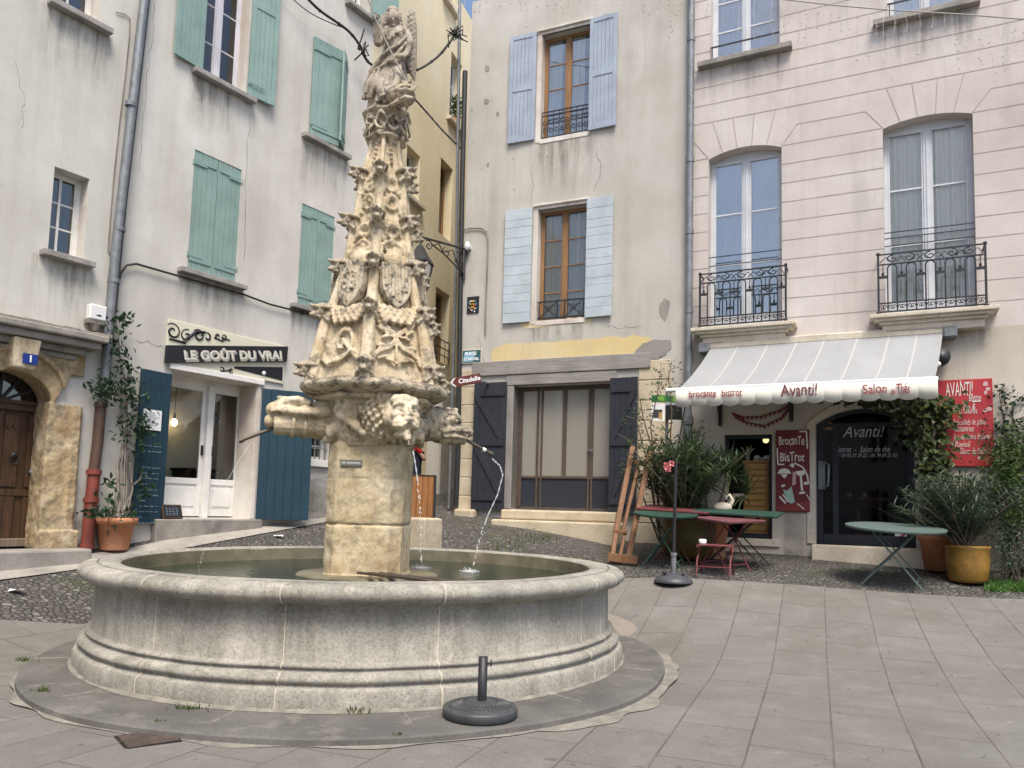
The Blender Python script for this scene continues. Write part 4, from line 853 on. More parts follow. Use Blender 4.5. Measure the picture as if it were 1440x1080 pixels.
# brown arrow sign
k=empty('arrow_sign',atd(656,535,18.1),'brown arrow sign reading Citadelle at the alley corner','sign',R(-14))
m=MB(); L=.27; h=.085
m.prism([(-L-.02,0.0),(-L+.09,-h),(L,-h),(L,h),(-L+.09,h)][::-1],-.012,.012); m.build('panel',flat('brown_sign',(.12,.028,.02),.4),k,bevel=.003); m=MB(); m.prism([(-L-.045,0),(-L+.05,-h*.95),(-L+.075,-h*.95),(-L-.0,0),(-L+.075,h*.95),(-L+.05,h*.95)][::-1],-.014,.012); m.build('chevron',M_['whiteen'],k)
text('lettering','Citadelle',.115,M_['whiteen'],k,(.06,-.0145,0),bold=.003); m=MB(); m.bar((.2,.012,-.02),(.28,.55,-.02),.03); m.build('bracket',M_['zinc'],k)
k.rotation_euler=(0,R(-9),R(-14))
# ---------------------------------------------------------------- pink house with the bistro
FR=Facade(965,540,16.8,-26.27,.2)
rr=FR.root('pink_house','pink ashlar-lined house with iron balconies above the bistro awning')
z1=FR.Z(1050,452); z2=FR.Z(1310,438)
r1=[FR.S(996,330),FR.S(1099.5,320),FR.Z(1050,462),FR.Z(1062,203.5)]; r1s=FR.Z(1098.5,207); rs1=r1[3]-FR.Z(997,224.5)
r2=[FR.S(1243.3,310),FR.S(1371.5,310),FR.Z(1310,443),FR.Z(1325,158)]; rs2=(r2[3]-FR.Z(1243,181)); 
r3=FR.op(1000,1096,-140,78); r4=FR.op(1246,1353.5,-200,18)
sd=FR.op(1018,1086,611,757); cd=FR.op(1147,1287,573,768); cs=FR.Z(1147,596); crs=cd[3]-cs
sE=FR.S(1700,560)
wr=wall_mesh(0,sE,-1.2,11.0,[r1+[rs1,.32],r2+[rs2,.32],r3+[0,.3],r4+[0,.3],sd+[0,.3],cd+[crs,.3]],9)
ztop=FR.Z(1106,445)
wr.m=0; lowz=(FR.Z(1000,485)+FR.Z(1380,462))/2
wr.build('wall',M_['wallR'],rr)
# cream painted ground floor: a skin 6 mm proud, cut round the openings
gm_=wall_mesh(0.14,sE,-1.2,lowz,[sd+[0,.005],cd+[crs,.005]],.004,.0,body=False); gm_.v=[(a,b-.006,c) for a,b,c in gm_.v]; gm_.build('ground_floor_render',M_['wallR2'],rr)
# ashlar joints
m=MB(); zj=[]; z0=FR.Z(1106.7,419.2); dz=(FR.Z(1100.4,204.6)-z0)/8.0
J=MB(); jw=.006
def hline(a,b,z):
    segs=[(a,b)]
    for q,rs,bl_ in ((r1,rs1,1),(r2,rs2,1),(r3,0,0),(r4,0,0)):
        ns=[]
        for (p,s) in segs:
            lo,hi=q[0],q[1]; zlo,zhi=q[2]-.25,q[3]
            if bl_:                            # voussoir zone
                ztv=z0+dz*math.ceil((q[3]+.25-z0)/dz); zhi=ztv-.02
                if z>q[3]-rs+.05: e_=.24 if z>ztv-1.5*dz else .12; lo-=e_; hi+=e_
            if zlo<z<zhi and hi>p and lo<s:
                if lo>p: ns.append((p,lo))
                if hi<s: ns.append((hi,s))
            else: ns.append((p,s))
        segs=ns
    for p,s in segs: J=MB(); J.box(p,s,-.0035,.001,z-jw,z+jw); J.build('ashlar_joint',M_['joint'],rr)
k=-1
for k in range(-1,34):
    z=z0+dz*k
    if z<lowz+.03 or z>10.8: continue
    hline(0.02,sE-.1,z)
for q,rs in ((r1,rs1),(r2,rs2)):
    cx=(q[0]+q[1])/2; zs=q[3]-rs; hw_=(q[1]-q[0])/2; zt=q[3]+.62
    A=arc(q[0],q[1],zs,rs,20)
    zt=z0+dz*math.ceil((q[3]+.25-z0)/dz)
    for f in (-.62,-.22,.18,.58):
        p=min(A,key=lambda t:abs(t[0]-(cx+f*hw_))); p2=(cx+f*hw_*1.45,zt); J=MB(); J.bar((p[0],-.0015,p[1]+.01),(p2[0],-.0015,p2[1]),.011,.005,up=(0,1,0)); J.build('ashlar_joint',M_['joint'],rr)
    for sgn in (-1,1):
        p2=(cx+sgn*(hw_+.24),zt-dz); J=MB(); J.bar((cx+sgn*hw_,-.0015,zs+.02),(p2[0],-.0015,p2[1]),.011,.005,up=(0,1,0)); J.build('ashlar_joint',M_['joint'],rr)
window(rr,*r1,.2,M_['greyframe'],M_['glassR'],rows=3,fw=.06,rise=rs1,low=.22,bar=.028,mw=.05,st=.028,curtain=.97,cm=M_['curtgrey'])  # grey curtain stands in for the house mirrored in these panes
window(rr,*r2,.2,M_['greyframe'],M_['glassR2'],rows=3,fw=.06,rise=rs2,low=.22,bar=.028,mw=.05,st=.028,curtain=.985,cm=flat('cream_reflection_net',(.93,.89,.8),.9,.1))  # cream curtain added to imitate the reflection of a bright house
for q in (r3,r4): window(rr,*q,.16,M_['greyframe'],M_['glassR'],rows=5,fw=.07,bar=.03,mw=.05,curtain=.97,cm=M_['curtain'])
for q in (r3,r4):
    a,b=q[0]-.2,q[1]+.2; sill(rr,a,b,q[2],M_['greystone'],.14,.09)
    m=MB(); m.bar((q[0],-.02,q[2]+.26),(q[1],-.02,q[2]+.26),.022); m.bar((q[0]+.03,-.02,q[2]),(q[0]+.03,-.02,q[2]+.26),.018); m.build('guard_rail',M_['iron'],rr)
def molded(par,a,b,zt,mat):
    m=MB()
    for o,x,za,zb in ((.34,.0,-.06,0),(.30,.06,-.1,-.06),(.24,.13,-.15,-.1),(.2,.17,-.27,-.15)): m.box(a+x,b-x,-o,.1,zt+za,zt+zb)
    return m.build('balcony_sill',mat,par,bevel=.012,seg=2)
molded(rr,FR.S(971.5,465,.3),FR.S(1119,455,.3),r1[2]+.0,M_['sillC']); molded(rr,FR.S(1222.5,447,.3),FR.S(1406,437,.3),r2[2]+.0,M_['sillC'])
def balcony(a,b,z,h,n=5):
    m=MB(); y=-.27; t=.024; zb=z+.035
    for x in (a,b): m.bar((x,y,z),(x,y,z+h),.03); m.ball((x,y,z+h+.01),.028,8,6); m.bar((x,y,z+h),(x,.02,z+h),.02); m.bar((x,y,zb),(x,.02,zb),.02); m.ball((x,y,z+.02),.035,8,6)
    for zz in (zb,zb+.13,z+h*.83,z+h): m.bar((a,y,zz),(b,y,zz),t,.018)
    pw=(b-a)/(2*n+1); zc=z+h*.62; 
    for i in range(n):
        xl=a+pw*(2*i+1); xr=xl+pw; r_=pw/2; zs=z+h*.83-r_-.005
        m.tube([(xl,y,zb)]+[(xl,y,zs)]+[(xl+r_-r_*math.cos(g),y,zs+r_*math.sin(g)) for g in np.linspace(.2,PI-.2,8)]+[(xr,y,zs),(xr,y,zb)],.011,6)
    for i in range(n+1):
        xl=a+pw*2*i; m.bar((xl,y,zc),(xl+pw,y,zc),.022,.04); m.bar((xl+pw/2,y,zc),(xl+pw/2,y,z+h*.83),.012); m.ball((xl+pw/2,y,zc+.05),(.02,.015,.03),6,5); 
    for i in range(2*n+1):
        x=a+pw*(i+.5)
        for sg2 in (-1,1): m.tube([(x+sg2*.018+sg2*.032*(1-u_/8)*math.cos(u_*sg2),y,zb+.065+.042*(1-u_/8)*math.sin(u_)) for u_ in np.linspace(0,7,14)],.007,5)
    zt=z+h*.915
    for x,sg2 in ((a+(b-a)*.14,1),(a+(b-a)*.3,-1),(a+(b-a)*.5,1),(a+(b-a)*.7,-1),(a+(b-a)*.86,1)):
        m.tube([(x+.085*(1-u_/9)*math.cos(u_*sg2+1.5),y,zt+.06*(1-u_/9)*math.sin(u_*sg2+1.5)) for u_ in np.linspace(0,8,18)],.009,5); m.tube([(x-.17,y,zt-.05),(x-.09,y,zt+.03),(x,y,zt-.05),(x+.1,y,zt+.035),(x+.17,y,zt-.05)],.008,5)
    return m.build('balcony_railing',M_['iron'],rr)
balcony(FR.S(984.3,420,.27),FR.S(1105,410,.27),r1[2],FR.Z(1045,373,.27)-FR.Z(1045,450,.27)-.0,5)
balcony(FR.S(1235.3,400,.27),FR.S(1386.3,385,.27),r2[2],FR.Z(1310,347,.27)-FR.Z(1310,433,.27),5)
m=MB()
for q,zz in ((r1,1.12),(r1,1.27),(r2,1.13),(r2,1.25),(r2,1.34)): m.bar((q[0],.05,q[2]+zz),(q[1],.05,q[2]+zz),.013)
m.build('guard_rail',M_['iron'],rr)
# side opening with a chest inside, bistro door
a,b,c,d=sd; m=MB()
for x0,x1 in ((a,a+.06),(b-.06,b)): m.box(x0,x1,.1,.16,c,d)
m.box(a+.06,b-.06,.1,.16,d-.06,d); m.box(a+.06,b-.06,.1,.16,c,c+.08); fo=m.build('side_door_frame',M_['black_paint'],rr,bevel=.004)
m=MB(); m.box(a-.12,b+.12,-.05,.06,c-.12,c); m.build('side_door_sill',M_['sillC'],rr,bevel=.012)
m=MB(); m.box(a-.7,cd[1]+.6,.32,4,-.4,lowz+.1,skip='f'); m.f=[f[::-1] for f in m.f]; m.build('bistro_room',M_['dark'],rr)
def inR(nm,lab,cat,s,dep,z): return empty(nm,FR.world(s,-dep,z),lab,cat,FR.yaw)
k=inR('wooden_chest','light wood chest of narrow drawers standing inside the side opening','chest',FR.S(1066,700,-.5),.5,c-.02); chw=FR.S(1083,700,-.5)-FR.S(1048,700,-.5); chh=FR.Z(1065,651,-.4)-c+.02
m=MB(); m.box(-chw/2,chw/2,-.22,.22,0,chh); m.box(-chw/2-.02,chw/2+.02,-.25,.24,chh,chh+.03); M_['pine']=wood('honey_pine',(.36,.19,.06),(.5,.29,.1),grain='x',da=.3); m.build('carcass',M_['pine'],k,bevel=.006)
m=MB(); n=12
for i in range(n): m.box(-chw/2+.03,chw/2-.03,-.245,-.215,.03+(chh-.05)*i/n+.008,.03+(chh-.05)*(i+1)/n-.004)
m.build('drawer',M_['pine'],k,bevel=.006)
k=inR('figurine','small pale figurine standing on the wooden chest','figurine',FR.S(1060,640,-.5)-.1,.5,c+.01+chh); m=MB(); m.ball((0,0,.07),(.04,.035,.08)); m.ball((.0,0,.2),.03); m.tube([(-.02,0,.12),(-.1,0,.24)],.014,6); m.tube([(.02,0,.12),(.09,0,.22)],.014,6); m.tube([(0,0,.1),(0,0,.2)],.02,6); m.build('body',M_['sillC'],k)
m=MB()
for i in range(9): m.ball((.22+rnd.uniform(-.12,.12),rnd.uniform(-.05,.05),.03+rnd.uniform(0,.04)),(.05,.045,.035),8,6)
o=m.build('wool_pile',M_['paper']); o.location=k.location; o.rotation_euler=(0,0,FR.yaw); tag(o,'pile of white wool balls on the wooden chest','wool')
k=empty('round_lamp',FR.world(FR.S(1077,619,-.5),-.5,FR.Z(1077,619,-.5)),'small round yellowish lamp glowing at the top of the side opening','lamp',FR.yaw); m=MB(); m.ball((0,0,0),.05); m.build('globe',emit('dim_globe',(.8,.62,.3),.55),k); m=MB(); m.tube([(0,0,.04),(0,0,.6)],.006,5); m.build('cord',M_['iron'],k)
a,b,c,d=cd; A=arc(a,b,cs,crs,16); y=.16
m=MB(); m.prism([(a-.13,c),(a,c)]+A+[(b,c),(b+.13,c)]+[(p,q) for p,q in arc(a-.13,b+.13,cs,crs+.13,16)][::-1],-.035,.0); m.build('door_surround',M_['sillC'],rr,bevel=.008)
f_=.09; Ai=arc(a+f_,b-f_,cs-.02,crs-.04,16)
m=MB(); m.prism([(a,c),(a+f_,c)]+Ai+[(b-f_,c),(b,c)]+A[::-1],y,y+.06); m.box(a+f_,b-f_,y+.005,y+.055,c,c+.16); s2_=a+(b-a)*.2; m.box(s2_-.04,s2_+.04,y+.008,y+.05,c+.16,cs); m.box(a+f_,b-f_,y+.006,y+.05,cs-.04,cs+.02)
df=m.build('bistro_door',M_['black_paint'],rr,bevel=.004)
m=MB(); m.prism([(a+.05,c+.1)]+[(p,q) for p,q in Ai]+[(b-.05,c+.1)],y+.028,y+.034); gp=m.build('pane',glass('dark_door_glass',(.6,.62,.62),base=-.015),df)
hx,hz=FR.st(1163,668,-.1); h=.19
m=MB(); m.tube([(hx-.05,y,hz-h),(hx-.05,y-.06,hz-h),(hx+.02,y-.09,hz-h*.85),(hx+.03,y-.09,hz+h*.85),(hx-.05,y-.06,hz+h),(hx-.05,y,hz+h)],.018,8); m.box(hx-.13,hx-.03,y-.012,y,hz-h*1.15,hz+h*1.15); m.build('handle',M_['zinc'],df)
ctr=FR.S(1222,610); wdt=FR.S(1280,610)-FR.S(1170,610)
for body,px,py,sz,lw in (('Avanti!',1213,607,.27,.55),('bistrot  -  Salon de thé',1212,632,.13,.72),('tél : 04 92 37 39 22 - 06 74 69 21 02',1216,640.5,.085,.82)):
    t=text('window_lettering',body,sz,flat('etched_lettering',(.42,.44,.46),.8),df,(FR.S(px,py,-y),y+.022,FR.Z(px,py,-y)),shear=.35,ex=.0006)
    w_=max(v.co.x for v in t.data.vertices)-min(v.co.x for v in t.data.vertices); t.scale=(wdt*lw/w_,1,1)
for px,py,w_,h_,mat,nm in ((1165.5,599,.1,.12,flat('faded_orange_sticker',(.3,.15,.08),.7),'sticker'),(1261,594,.13,.12,flat('grey_sticker',(.25,.27,.25),.7),'sticker'),(1267,752,.16,.22,M_['paper'],'notice')):
    m=MB(); s,z=FR.st(px,py,-y); m.box(s-w_/2,s+w_/2,y+.018,y+.024,z-h_/2,z+h_/2); o=m.build(nm,mat,df)
    if nm=='notice': q=MB(); q.bar((s-.07,y+.017,z-.09),(s+.06,y+.017,z+.02),.03,.002,up=(0,1,0)); q.build('red_stripe',flat('red_ink',(.5,.06,.05),.6),o)
m=MB(); m.box(a-.05,b+.13,-.22,.2,c-.6,c); m.build('door_step',M_['sillC'],rr,bevel=.02,seg=2)
k=inR('inside_table','red pedestal table behind the bistro door glass','table',FR.S(1206,745,-.7),.75,c-.0); th=FR.Z(1206,700,-.8)-c
m=MB(); m.box(-.45,.45,-.3,.3,th-.04,th); m.build('table_top',flat('red_brown_top',(.28,.07,.045),.5),k,bevel=.008); m=MB(); m.tube([(0,0,.03),(0,0,th-.04)],.05,10); m.lathe([(0,0),(.22,0),(.2,.03),(.05,.06)],16); m.build('pedestal',flat('brown_leg',(.28,.12,.08),.5),k)
for i,(dx,lab) in enumerate(((-.12,'white cup on the red table inside the bistro, left one'),(.1,'white cup on the red table inside the bistro, right one'))):
    m=MB(); m.lathe([(0,0),(.03,0),(.045,.07),(.038,.07),(.02,.01)],12); o=m.build('cup',M_['whiteen']); o.location=FR.world(FR.S(1206,745,-.7)+dx,-.75,c+th); tag(o,lab,'cup','cups inside the bistro')
k=inR('red_curtain','dark red curtain hanging at the back of the bistro room','curtain',FR.S(1200,640,-1.5),1.6,c); m=MB()
for i in range(20): x=-.35+.035*i; m.box(x,x+.036,.02*math.sin(i*1.7),.02*math.sin(i*1.7)+.01,.6,2.1)
m.build('cloth',flat('dark_red_cloth',(.22,.03,.025),.9),k)
# ---- awning
zc=(FR.Z(1000,489,.12)+FR.Z(1330,469,.12))/2
A0,A1=FR.S(1001,488,.15),FR.S(1326,470,.15); OFF=1.25
B0,B1=FR.S(951,546,OFF),FR.S(1318.5,538,OFF); zf=(FR.Z(960,545.5,OFF)+FR.Z(1318,537,OFF))/2
aw=empty('bistro_awning',FR.world(A0,0,zf),'cream retractable awning with a scalloped valance over the bistro','awning',FR.yaw)
X=lambda s:s-A0
m=MB(); m.box(X(FR.S(985,490,.1)),X(FR.S(1344,468,.1)),-.2,.0,zc-zf-.03,zc-zf+.1); m.build('cassette',M_['sillC'],aw,bevel=.02)
for px in (990,1335): m=MB(); s=X(FR.S(px,480,.15)); m.box(s-.08,s+.1,-.24,-.01,zc-zf-.09,zc-zf+.07); m.build('bracket',M_['zinc'],aw,bevel=.02)
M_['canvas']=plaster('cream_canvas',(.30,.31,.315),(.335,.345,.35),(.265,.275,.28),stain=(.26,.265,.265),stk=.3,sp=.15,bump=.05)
m=MB(); nu,nv=40,14
for side,y_ in ((0,0),(1,.004)):
    vs=[]
    for j in range(nv+1):
        f=j/nv
        for i in range(nu+1):
            g=i/nu; xa=X(A0)+(X(A1)-X(A0))*g; xb=X(B0)+.03+(X(B1)-X(B0)-.06)*g
            vs.append((xa+(xb-xa)*f,-.16-(OFF-.16)*f,(zc-zf)*(1-f)+.015-.07*math.sin(PI*f)*(.8+.2*math.sin(g*9))-y_))
    m.add(vs,[[j*(nu+1)+i,j*(nu+1)+i+1,(j+1)*(nu+1)+i+1,(j+1)*(nu+1)+i] for j in range(nv) for i in range(nu)],True)
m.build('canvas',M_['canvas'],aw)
M_['seam']=flat('canvas_seam',(.385,.39,.395),.85)
for g in (.13,.27,.4,.52,.66,.79,.9):
    m=MB(); P=[]
    for j in range(nv+1):
        f=j/nv; xa=X(A0)+(X(A1)-X(A0))*g; xb=X(B0)+.03+(X(B1)-X(B0)-.06)*g; P.append((xa+(xb-xa)*f,-.16-(OFF-.16)*f,(zc-zf)*(1-f)+.017-.07*math.sin(PI*f)*(.8+.2*math.sin(g*9))))
    for j in range(nv): a_,b_=P[j],P[j+1]; m.add([(a_[0]-.012,a_[1],a_[2]),(a_[0]+.012,a_[1],a_[2]),(b_[0]+.012,b_[1],b_[2]),(b_[0]-.012,b_[1],b_[2])],[[0,1,2,3]],True)
    m.build('seam',M_['seam'],aw)
m=MB(); m.box(X(FR.S(936,546,OFF)),X(B1)+.01,-OFF-.04,-OFF+.04,-.02,.035); m.build('front_bar',M_['plasticw'],aw,bevel=.012)
for s in (A0+.5,A1-.6):
    m=MB(); m.bar((X(s),-.15,zc-zf-.05),(X(s)+.5,-.7,.3),.05,.035); m.bar((X(s)+.5,-.7,.3),(X(s)-.05,-OFF+.03,.0),.045,.03); m.ball((X(s)+.5,-.7,.3),.04); m.build('folding_arm',M_['plasticw'],aw,bevel=.006)
vh=.245; m=MB(); n=240; vs=[]
for i in range(n+1):
    x=X(B0)+(X(B1)-X(B0))*i/n; zb=-vh+.012-.036*abs(math.sin(PI*i/n*15.0))**.7; y=-OFF-.045-.005*math.sin(i*.06)
    vs+=[(x,y,-.005),(x,y,zb)]
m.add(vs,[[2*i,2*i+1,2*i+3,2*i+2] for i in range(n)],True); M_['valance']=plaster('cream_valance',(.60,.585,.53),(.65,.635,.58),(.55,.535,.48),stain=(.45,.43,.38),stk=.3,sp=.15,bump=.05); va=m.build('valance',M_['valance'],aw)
so_=va.modifiers.new('s','SOLIDIFY'); so_.thickness=.004
M_['plum']=flat('plum_paint',(.13,.028,.05),.8); M_['plum2']=flat('maroon_paint',(.24,.045,.05),.8)
for body,px,py,sz,mt,w_ in (('brocante',988,554,.16,M_['plum2'],38),('bistrot',1029,552.5,.16,M_['plum2'],28),('Avanti!',1124,549,.24,M_['plum'],51),('Salon',1230,547.5,.18,M_['plum2'],34),('de',1255.5,550.5,.1,M_['plum2'],7),('Thés',1270,547,.2,M_['plum2'],19)):
    s,z=FR.st(px,py,OFF+.06); t=text('valance_lettering',body,sz,mt,va,(X(s),-OFF-.066,z-zf),bold=.0015,wob=.1)
    ww=max(v.co.x for v in t.data.vertices)-min(v.co.x for v in t.data.vertices); t.scale=((FR.S(px+w_/2,py,OFF)-FR.S(px-w_/2,py,OFF))/ww,1,1)
# wall brackets under the awning, garland, small wall lamp
for px,py,lab in ((1013,582,'left of two slim black scroll brackets under the awning'),(1113,576,'black scroll bracket beside the bistro door, right of the garland')):
    k=empty('scroll_bracket',FR.world(FR.S(px,py),0,FR.Z(px,py+17)),lab,'bracket',FR.yaw,'brackets under the awning'); h=FR.Z(px,py-17)-FR.Z(px,py+17)
    m=MB(); m.box(-.03,.03,-.03,0,0,h); m.tube([(0,-.03,h*.2),(0,-.12,h*.5),(0,-.25,h*.9),(0,-.3,h)],.018,6); m.tube([(0,-.05,h),(0,-.32,h)],.02,6); m.tube([(0,-.1+.05*math.cos(t)*(1-t/8),h*.72+.05*math.sin(t)*(1-t/8)) for t in np.linspace(0,6,14)],.012,6); m.build('arm',M_['iron'],k)
k=empty('red_garland',FR.world(FR.S(1028,581,.05),.03,FR.Z(1028,581)),'dark red pennant garland looped on the wall above the side opening','garland',FR.yaw)
m=MB(); o=FR.S(1028,581,.05); oz=FR.Z(1028,581); fl=MB()
for P in (((1028,580),(1045,587),(1070,586),(1095,578),(1110,569)),((1030,583),(1050,594),(1075,599),(1098,588),(1111,572))):
    q=[(FR.S(px,py,.05)-o,0,FR.Z(px,py)-oz) for px,py in P]; pts=[]
    for i in range(len(q)-1):
        for j in range(4): f=j/4; pts.append(tuple(q[i][t]*(1-f)+q[i+1][t]*f for t in range(3)))
    pts.append(q[-1]); m.tube(pts,.008,5)
    for p in pts[1:-1]: fl.prism([(p[0]-.03,p[2]),(p[0],p[2]-.055),(p[0]+.03,p[2])],-.006,-.002)
m.build('cord',flat('red_cord',(.14,.02,.025),.8),k); fl.build('pennants',flat('red_pennant',(.16,.02,.03),.8),k)
k=empty('wall_spotlight',FR.world(FR.S(1322,506),0,FR.Z(1322,506)),'small round black spotlight on the wall at the right end of the awning','lamp',FR.yaw); m=MB(); m.lathe([(.0,-.3),(.12,-.28),(.12,-.1),(.04,0)],18,sm=True); m.xform(Matrix.Rotation(-PI/2,4,'X')@Matrix.Rotation(PI,4,'X')@Matrix.Rotation(PI,4,'X')); m.build('housing',M_['iron'],k)
# ---- signs on the pink house
def board(nm,lab,q,base,mat,th=.03):
    s0,s1=FR.S(q[0],(q[2]+q[3])/2,.05),FR.S(q[1],(q[2]+q[3])/2,.05); zb,zt=FR.Z((q[0]+q[1])/2,q[3],.05),FR.Z((q[0]+q[1])/2,q[2],.05)
    k=empty(nm,FR.world(s0,.03,zb),lab,'sign',FR.yaw); m=MB(); m.box(0,s1-s0,-th,0,0,zt-zb); m.build('board',mat,k,bevel=.006)
    return k,(lambda px,py:(FR.S(px,py,.06)-s0,FR.Z(px,py,.06)-zb)),s1-s0,zt-zb
M_['darkred']=paint('dark_red_board',(.13,.018,.02),(.2,.05,.05),.3); M_['red']=paint('bright_red_board',(.36,.028,.035),(.42,.08,.08),.3)
M_['signw']=flat('sign_white',(.66,.62,.57),.7); M_['signg']=flat('sign_mint',(.33,.48,.38),.7); M_['signp']=flat('sign_pink',(.5,.33,.32),.7)
k,f,W,H=board('brocante_board','tall dark red board reading Brocante Bistrot between the two bistro openings',(1091,1138.5,605,719.5),0,M_['darkred'])
def wr_(k,f,body,px,py,sz,wpx,mat=M_['signw'],wob=.12,sh=0,bold=.002,name='lettering',yy=-.034):
    a=f(px,py); t=text(name,body,sz,mat,k,(a[0],yy,a[1]),wob=wob,shear=sh,bold=bold); ww=max(v.co.x for v in t.data.vertices)-min(v.co.x for v in t.data.vertices); t.scale=((f(px+wpx/2,py)[0]-f(px-wpx/2,py)[0])/ww,1,1); return t
wr_(k,f,'BrocanTe',1113,620,.2,36); wr_(k,f,'BisTrot',1114,643,.2,34)
m=MB()
def ln(m,P,w=.02,y=-.033):
    for i in range(len(P)-1): a=f(*P[i]);b=f(*P[i+1]); m.bar((a[0],y,a[1]),(b[0],y,b[1]),w,.006,up=(0,1,0))
ln(m,[(1124,607),(1134,606.5),(1135.5,631)]); ln(m,[(1093,630),(1094,653),(1103,653)])
ln(m,[(1117,651),(1129,657),(1135,668),(1137,678)],.022); ln(m,[(1126,668),(1128,690)],.03); ln(m,[(1099,684),(1104,682)],.03); ln(m,[(1096,698),(1105,708)],.025); ln(m,[(1101,695),(1108,706)],.02); ln(m,[(1121,708),(1131,716)],.015); ln(m,[(1134,695),(1139,703)],.012)
def pol(m,P,y0=-.036): m.prism([f(*p) for p in P][::-1],y0,-.029)
pol(m,[(1093,666),(1097,660),(1103,658.5),(1109,660),(1113,666)]); pol(m,[(1098,667),(1108,667),(1103,673)],-.037); pol(m,[(1110,655),(1114,651),(1117,653),(1116,658)]); pol(m,[(1118,663),(1134,661),(1131,667),(1126,670),(1121,668)]); pol(m,[(1124,692),(1132,691),(1132,694),(1124,695)]); pol(m,[(1130,678),(1138,677),(1138,681),(1131,682)]); m.build('painted_lamps',M_['signw'],k)
m=MB(); pol(m,[(1101,688),(1107,690),(1113,684),(1118,706),(1112,708.5),(1107,704)]); m.build('painted_lampshade',M_['signg'],k)
m=MB(); pol(m,[(1115,663),(1119,665),(1119,681),(1114,683)],-.035); m.build('painted_bottle',M_['signp'],k)
m=MB(); pol(m,[(1092.5,712),(1138,704),(1138.5,718),(1092.5,718.5)],-.0315); m.build('painted_floor',flat('brick_red',(.2,.035,.03),.7),k)
k,f,W,H=board('avanti_board','large bright red menu board reading AVANTI at the right of the awning',(1318.5,1397,533.5,656),0,M_['red'])
wr_(k,f,'AVANTI!',1349,548,.3,38,bold=.0); wr_(k,f,'bistrot',1371,559.5,.15,17,bold=.0)
m=MB(); ln(m,[(1367,565),(1379,564)],.014); m.build('underline',M_['signw'],k)
for body,px,py,wpx in (('vins bio &',1355,572.5,32),('vins natures',1358,578,31),('Spécialités de pâtes',1363,593.5,46),('Pâtisseries',1355,603,28),('Jus de fruits frais',1363,614,45),('Ravioli',1353,625,22),('Glaces du Rocher',1370,634.5,42)): wr_(k,f,body,px,py,.125,wpx,sh=.25,bold=-.001,wob=.1)
m=MB()
for (x,y,r_,) in ((1386,540,.09),(1389,547,.07),(1386,552,.06),(1391,575,.08),(1386,577,.07),(1389,614,.07),(1377,644,.06),(1330,592,.04),(1334,600,.04),(1329,608,.04)): r_*=.5; a=f(x,y); m.prism([(a[0]+r_*math.cos(t)*rnd.uniform(.6,1.1),a[1]+r_*math.sin(t)*rnd.uniform(.6,1.1)) for t in np.linspace(2*PI,0,9)[:-1]],-.034,-.029)
m.build('painted_motif',M_['signp'],k)
# downpipe between middle and pink houses
k=empty('drainpipe',FR.world(.03,.1,0),'grey downpipe between the beige house and the pink house','drainpipe',FR.yaw)
m=MB(); m.tube([(.03,0,FR.Z(968,-60)),(.03,0,FR.Z(963,500)),(.03,0,FR.Z(962,585))],.06,12); 
for py in (62,230,330,440): m.tube([(.03,0,FR.Z(965,py)-.04),(.03,0,FR.Z(965,py)+.04)],.07,12)
m.build('zinc_pipe',M_['zinc'],k); m=MB(); m.tube([(.03,0,FR.Z(962,585)),(.03,0,FR.Z(962,600)),(.0,0,FR.Z(960,640)),(.0,0,-.4)],.075,12); m.tube([(.03,0,FR.Z(962,588)),(.03,0,FR.Z(962,598))],.09,12); m.build('iron_foot',M_['zinc'],k)
M_['wallW']=plaster('white_render',(.78,.75,.68),(.8,.78,.73),(.7,.67,.6),sp=.1,stk=.2)
# houses across the square behind the photographer: they are what the window panes reflect
for i,(pos,rz,wd_,ht,mt,lab) in enumerate((((-21,6),PI/2+.25,16,11.5,'wallW','white house down the street, mirrored in the balcony panes'),((-15,-13),PI/2+.9,15,10.5,'wallW','white house across the square with a low tiled roof'),((-3.2,-13),PI+.04,15,10.5,'wallW','grey-cream house behind the photographer'))):
    k=empty('facing_house',(pos[0],pos[1],0),lab,'building',rz)
    ops=[]
    for fl_ in range(3):
        for j in range(int(wd_/3.2)): x=-wd_/2+1.3+j*3.2; ops.append((x,x+1.05,.9+fl_*3.1,2.7+fl_*3.1,0,.3))
    ops=[o for o in ops if o[3]<ht-.4]
    wall_mesh(-wd_/2,wd_/2,-1,ht,ops,7).build('wall',M_[mt],k)
    for o in ops[:14]: window(k,*o[:4],.2,M_['white'],M_['glassdark'],rows=3)
    m=MB(); m.hexa([(-wd_/2-.3,-.5,ht),(wd_/2+.3,-.5,ht),(wd_/2+.3,7.5,ht),(-wd_/2-.3,7.5,ht)],[(-wd_/2-.3,-.5,ht+.15),(wd_/2+.3,-.5,ht+.15),(wd_/2+.3,7.5,ht+1.9),(-wd_/2-.3,7.5,ht+1.9)]); m.build('roof',M_['terra'],k)
OPA,OPB=list(r1),list(r2)
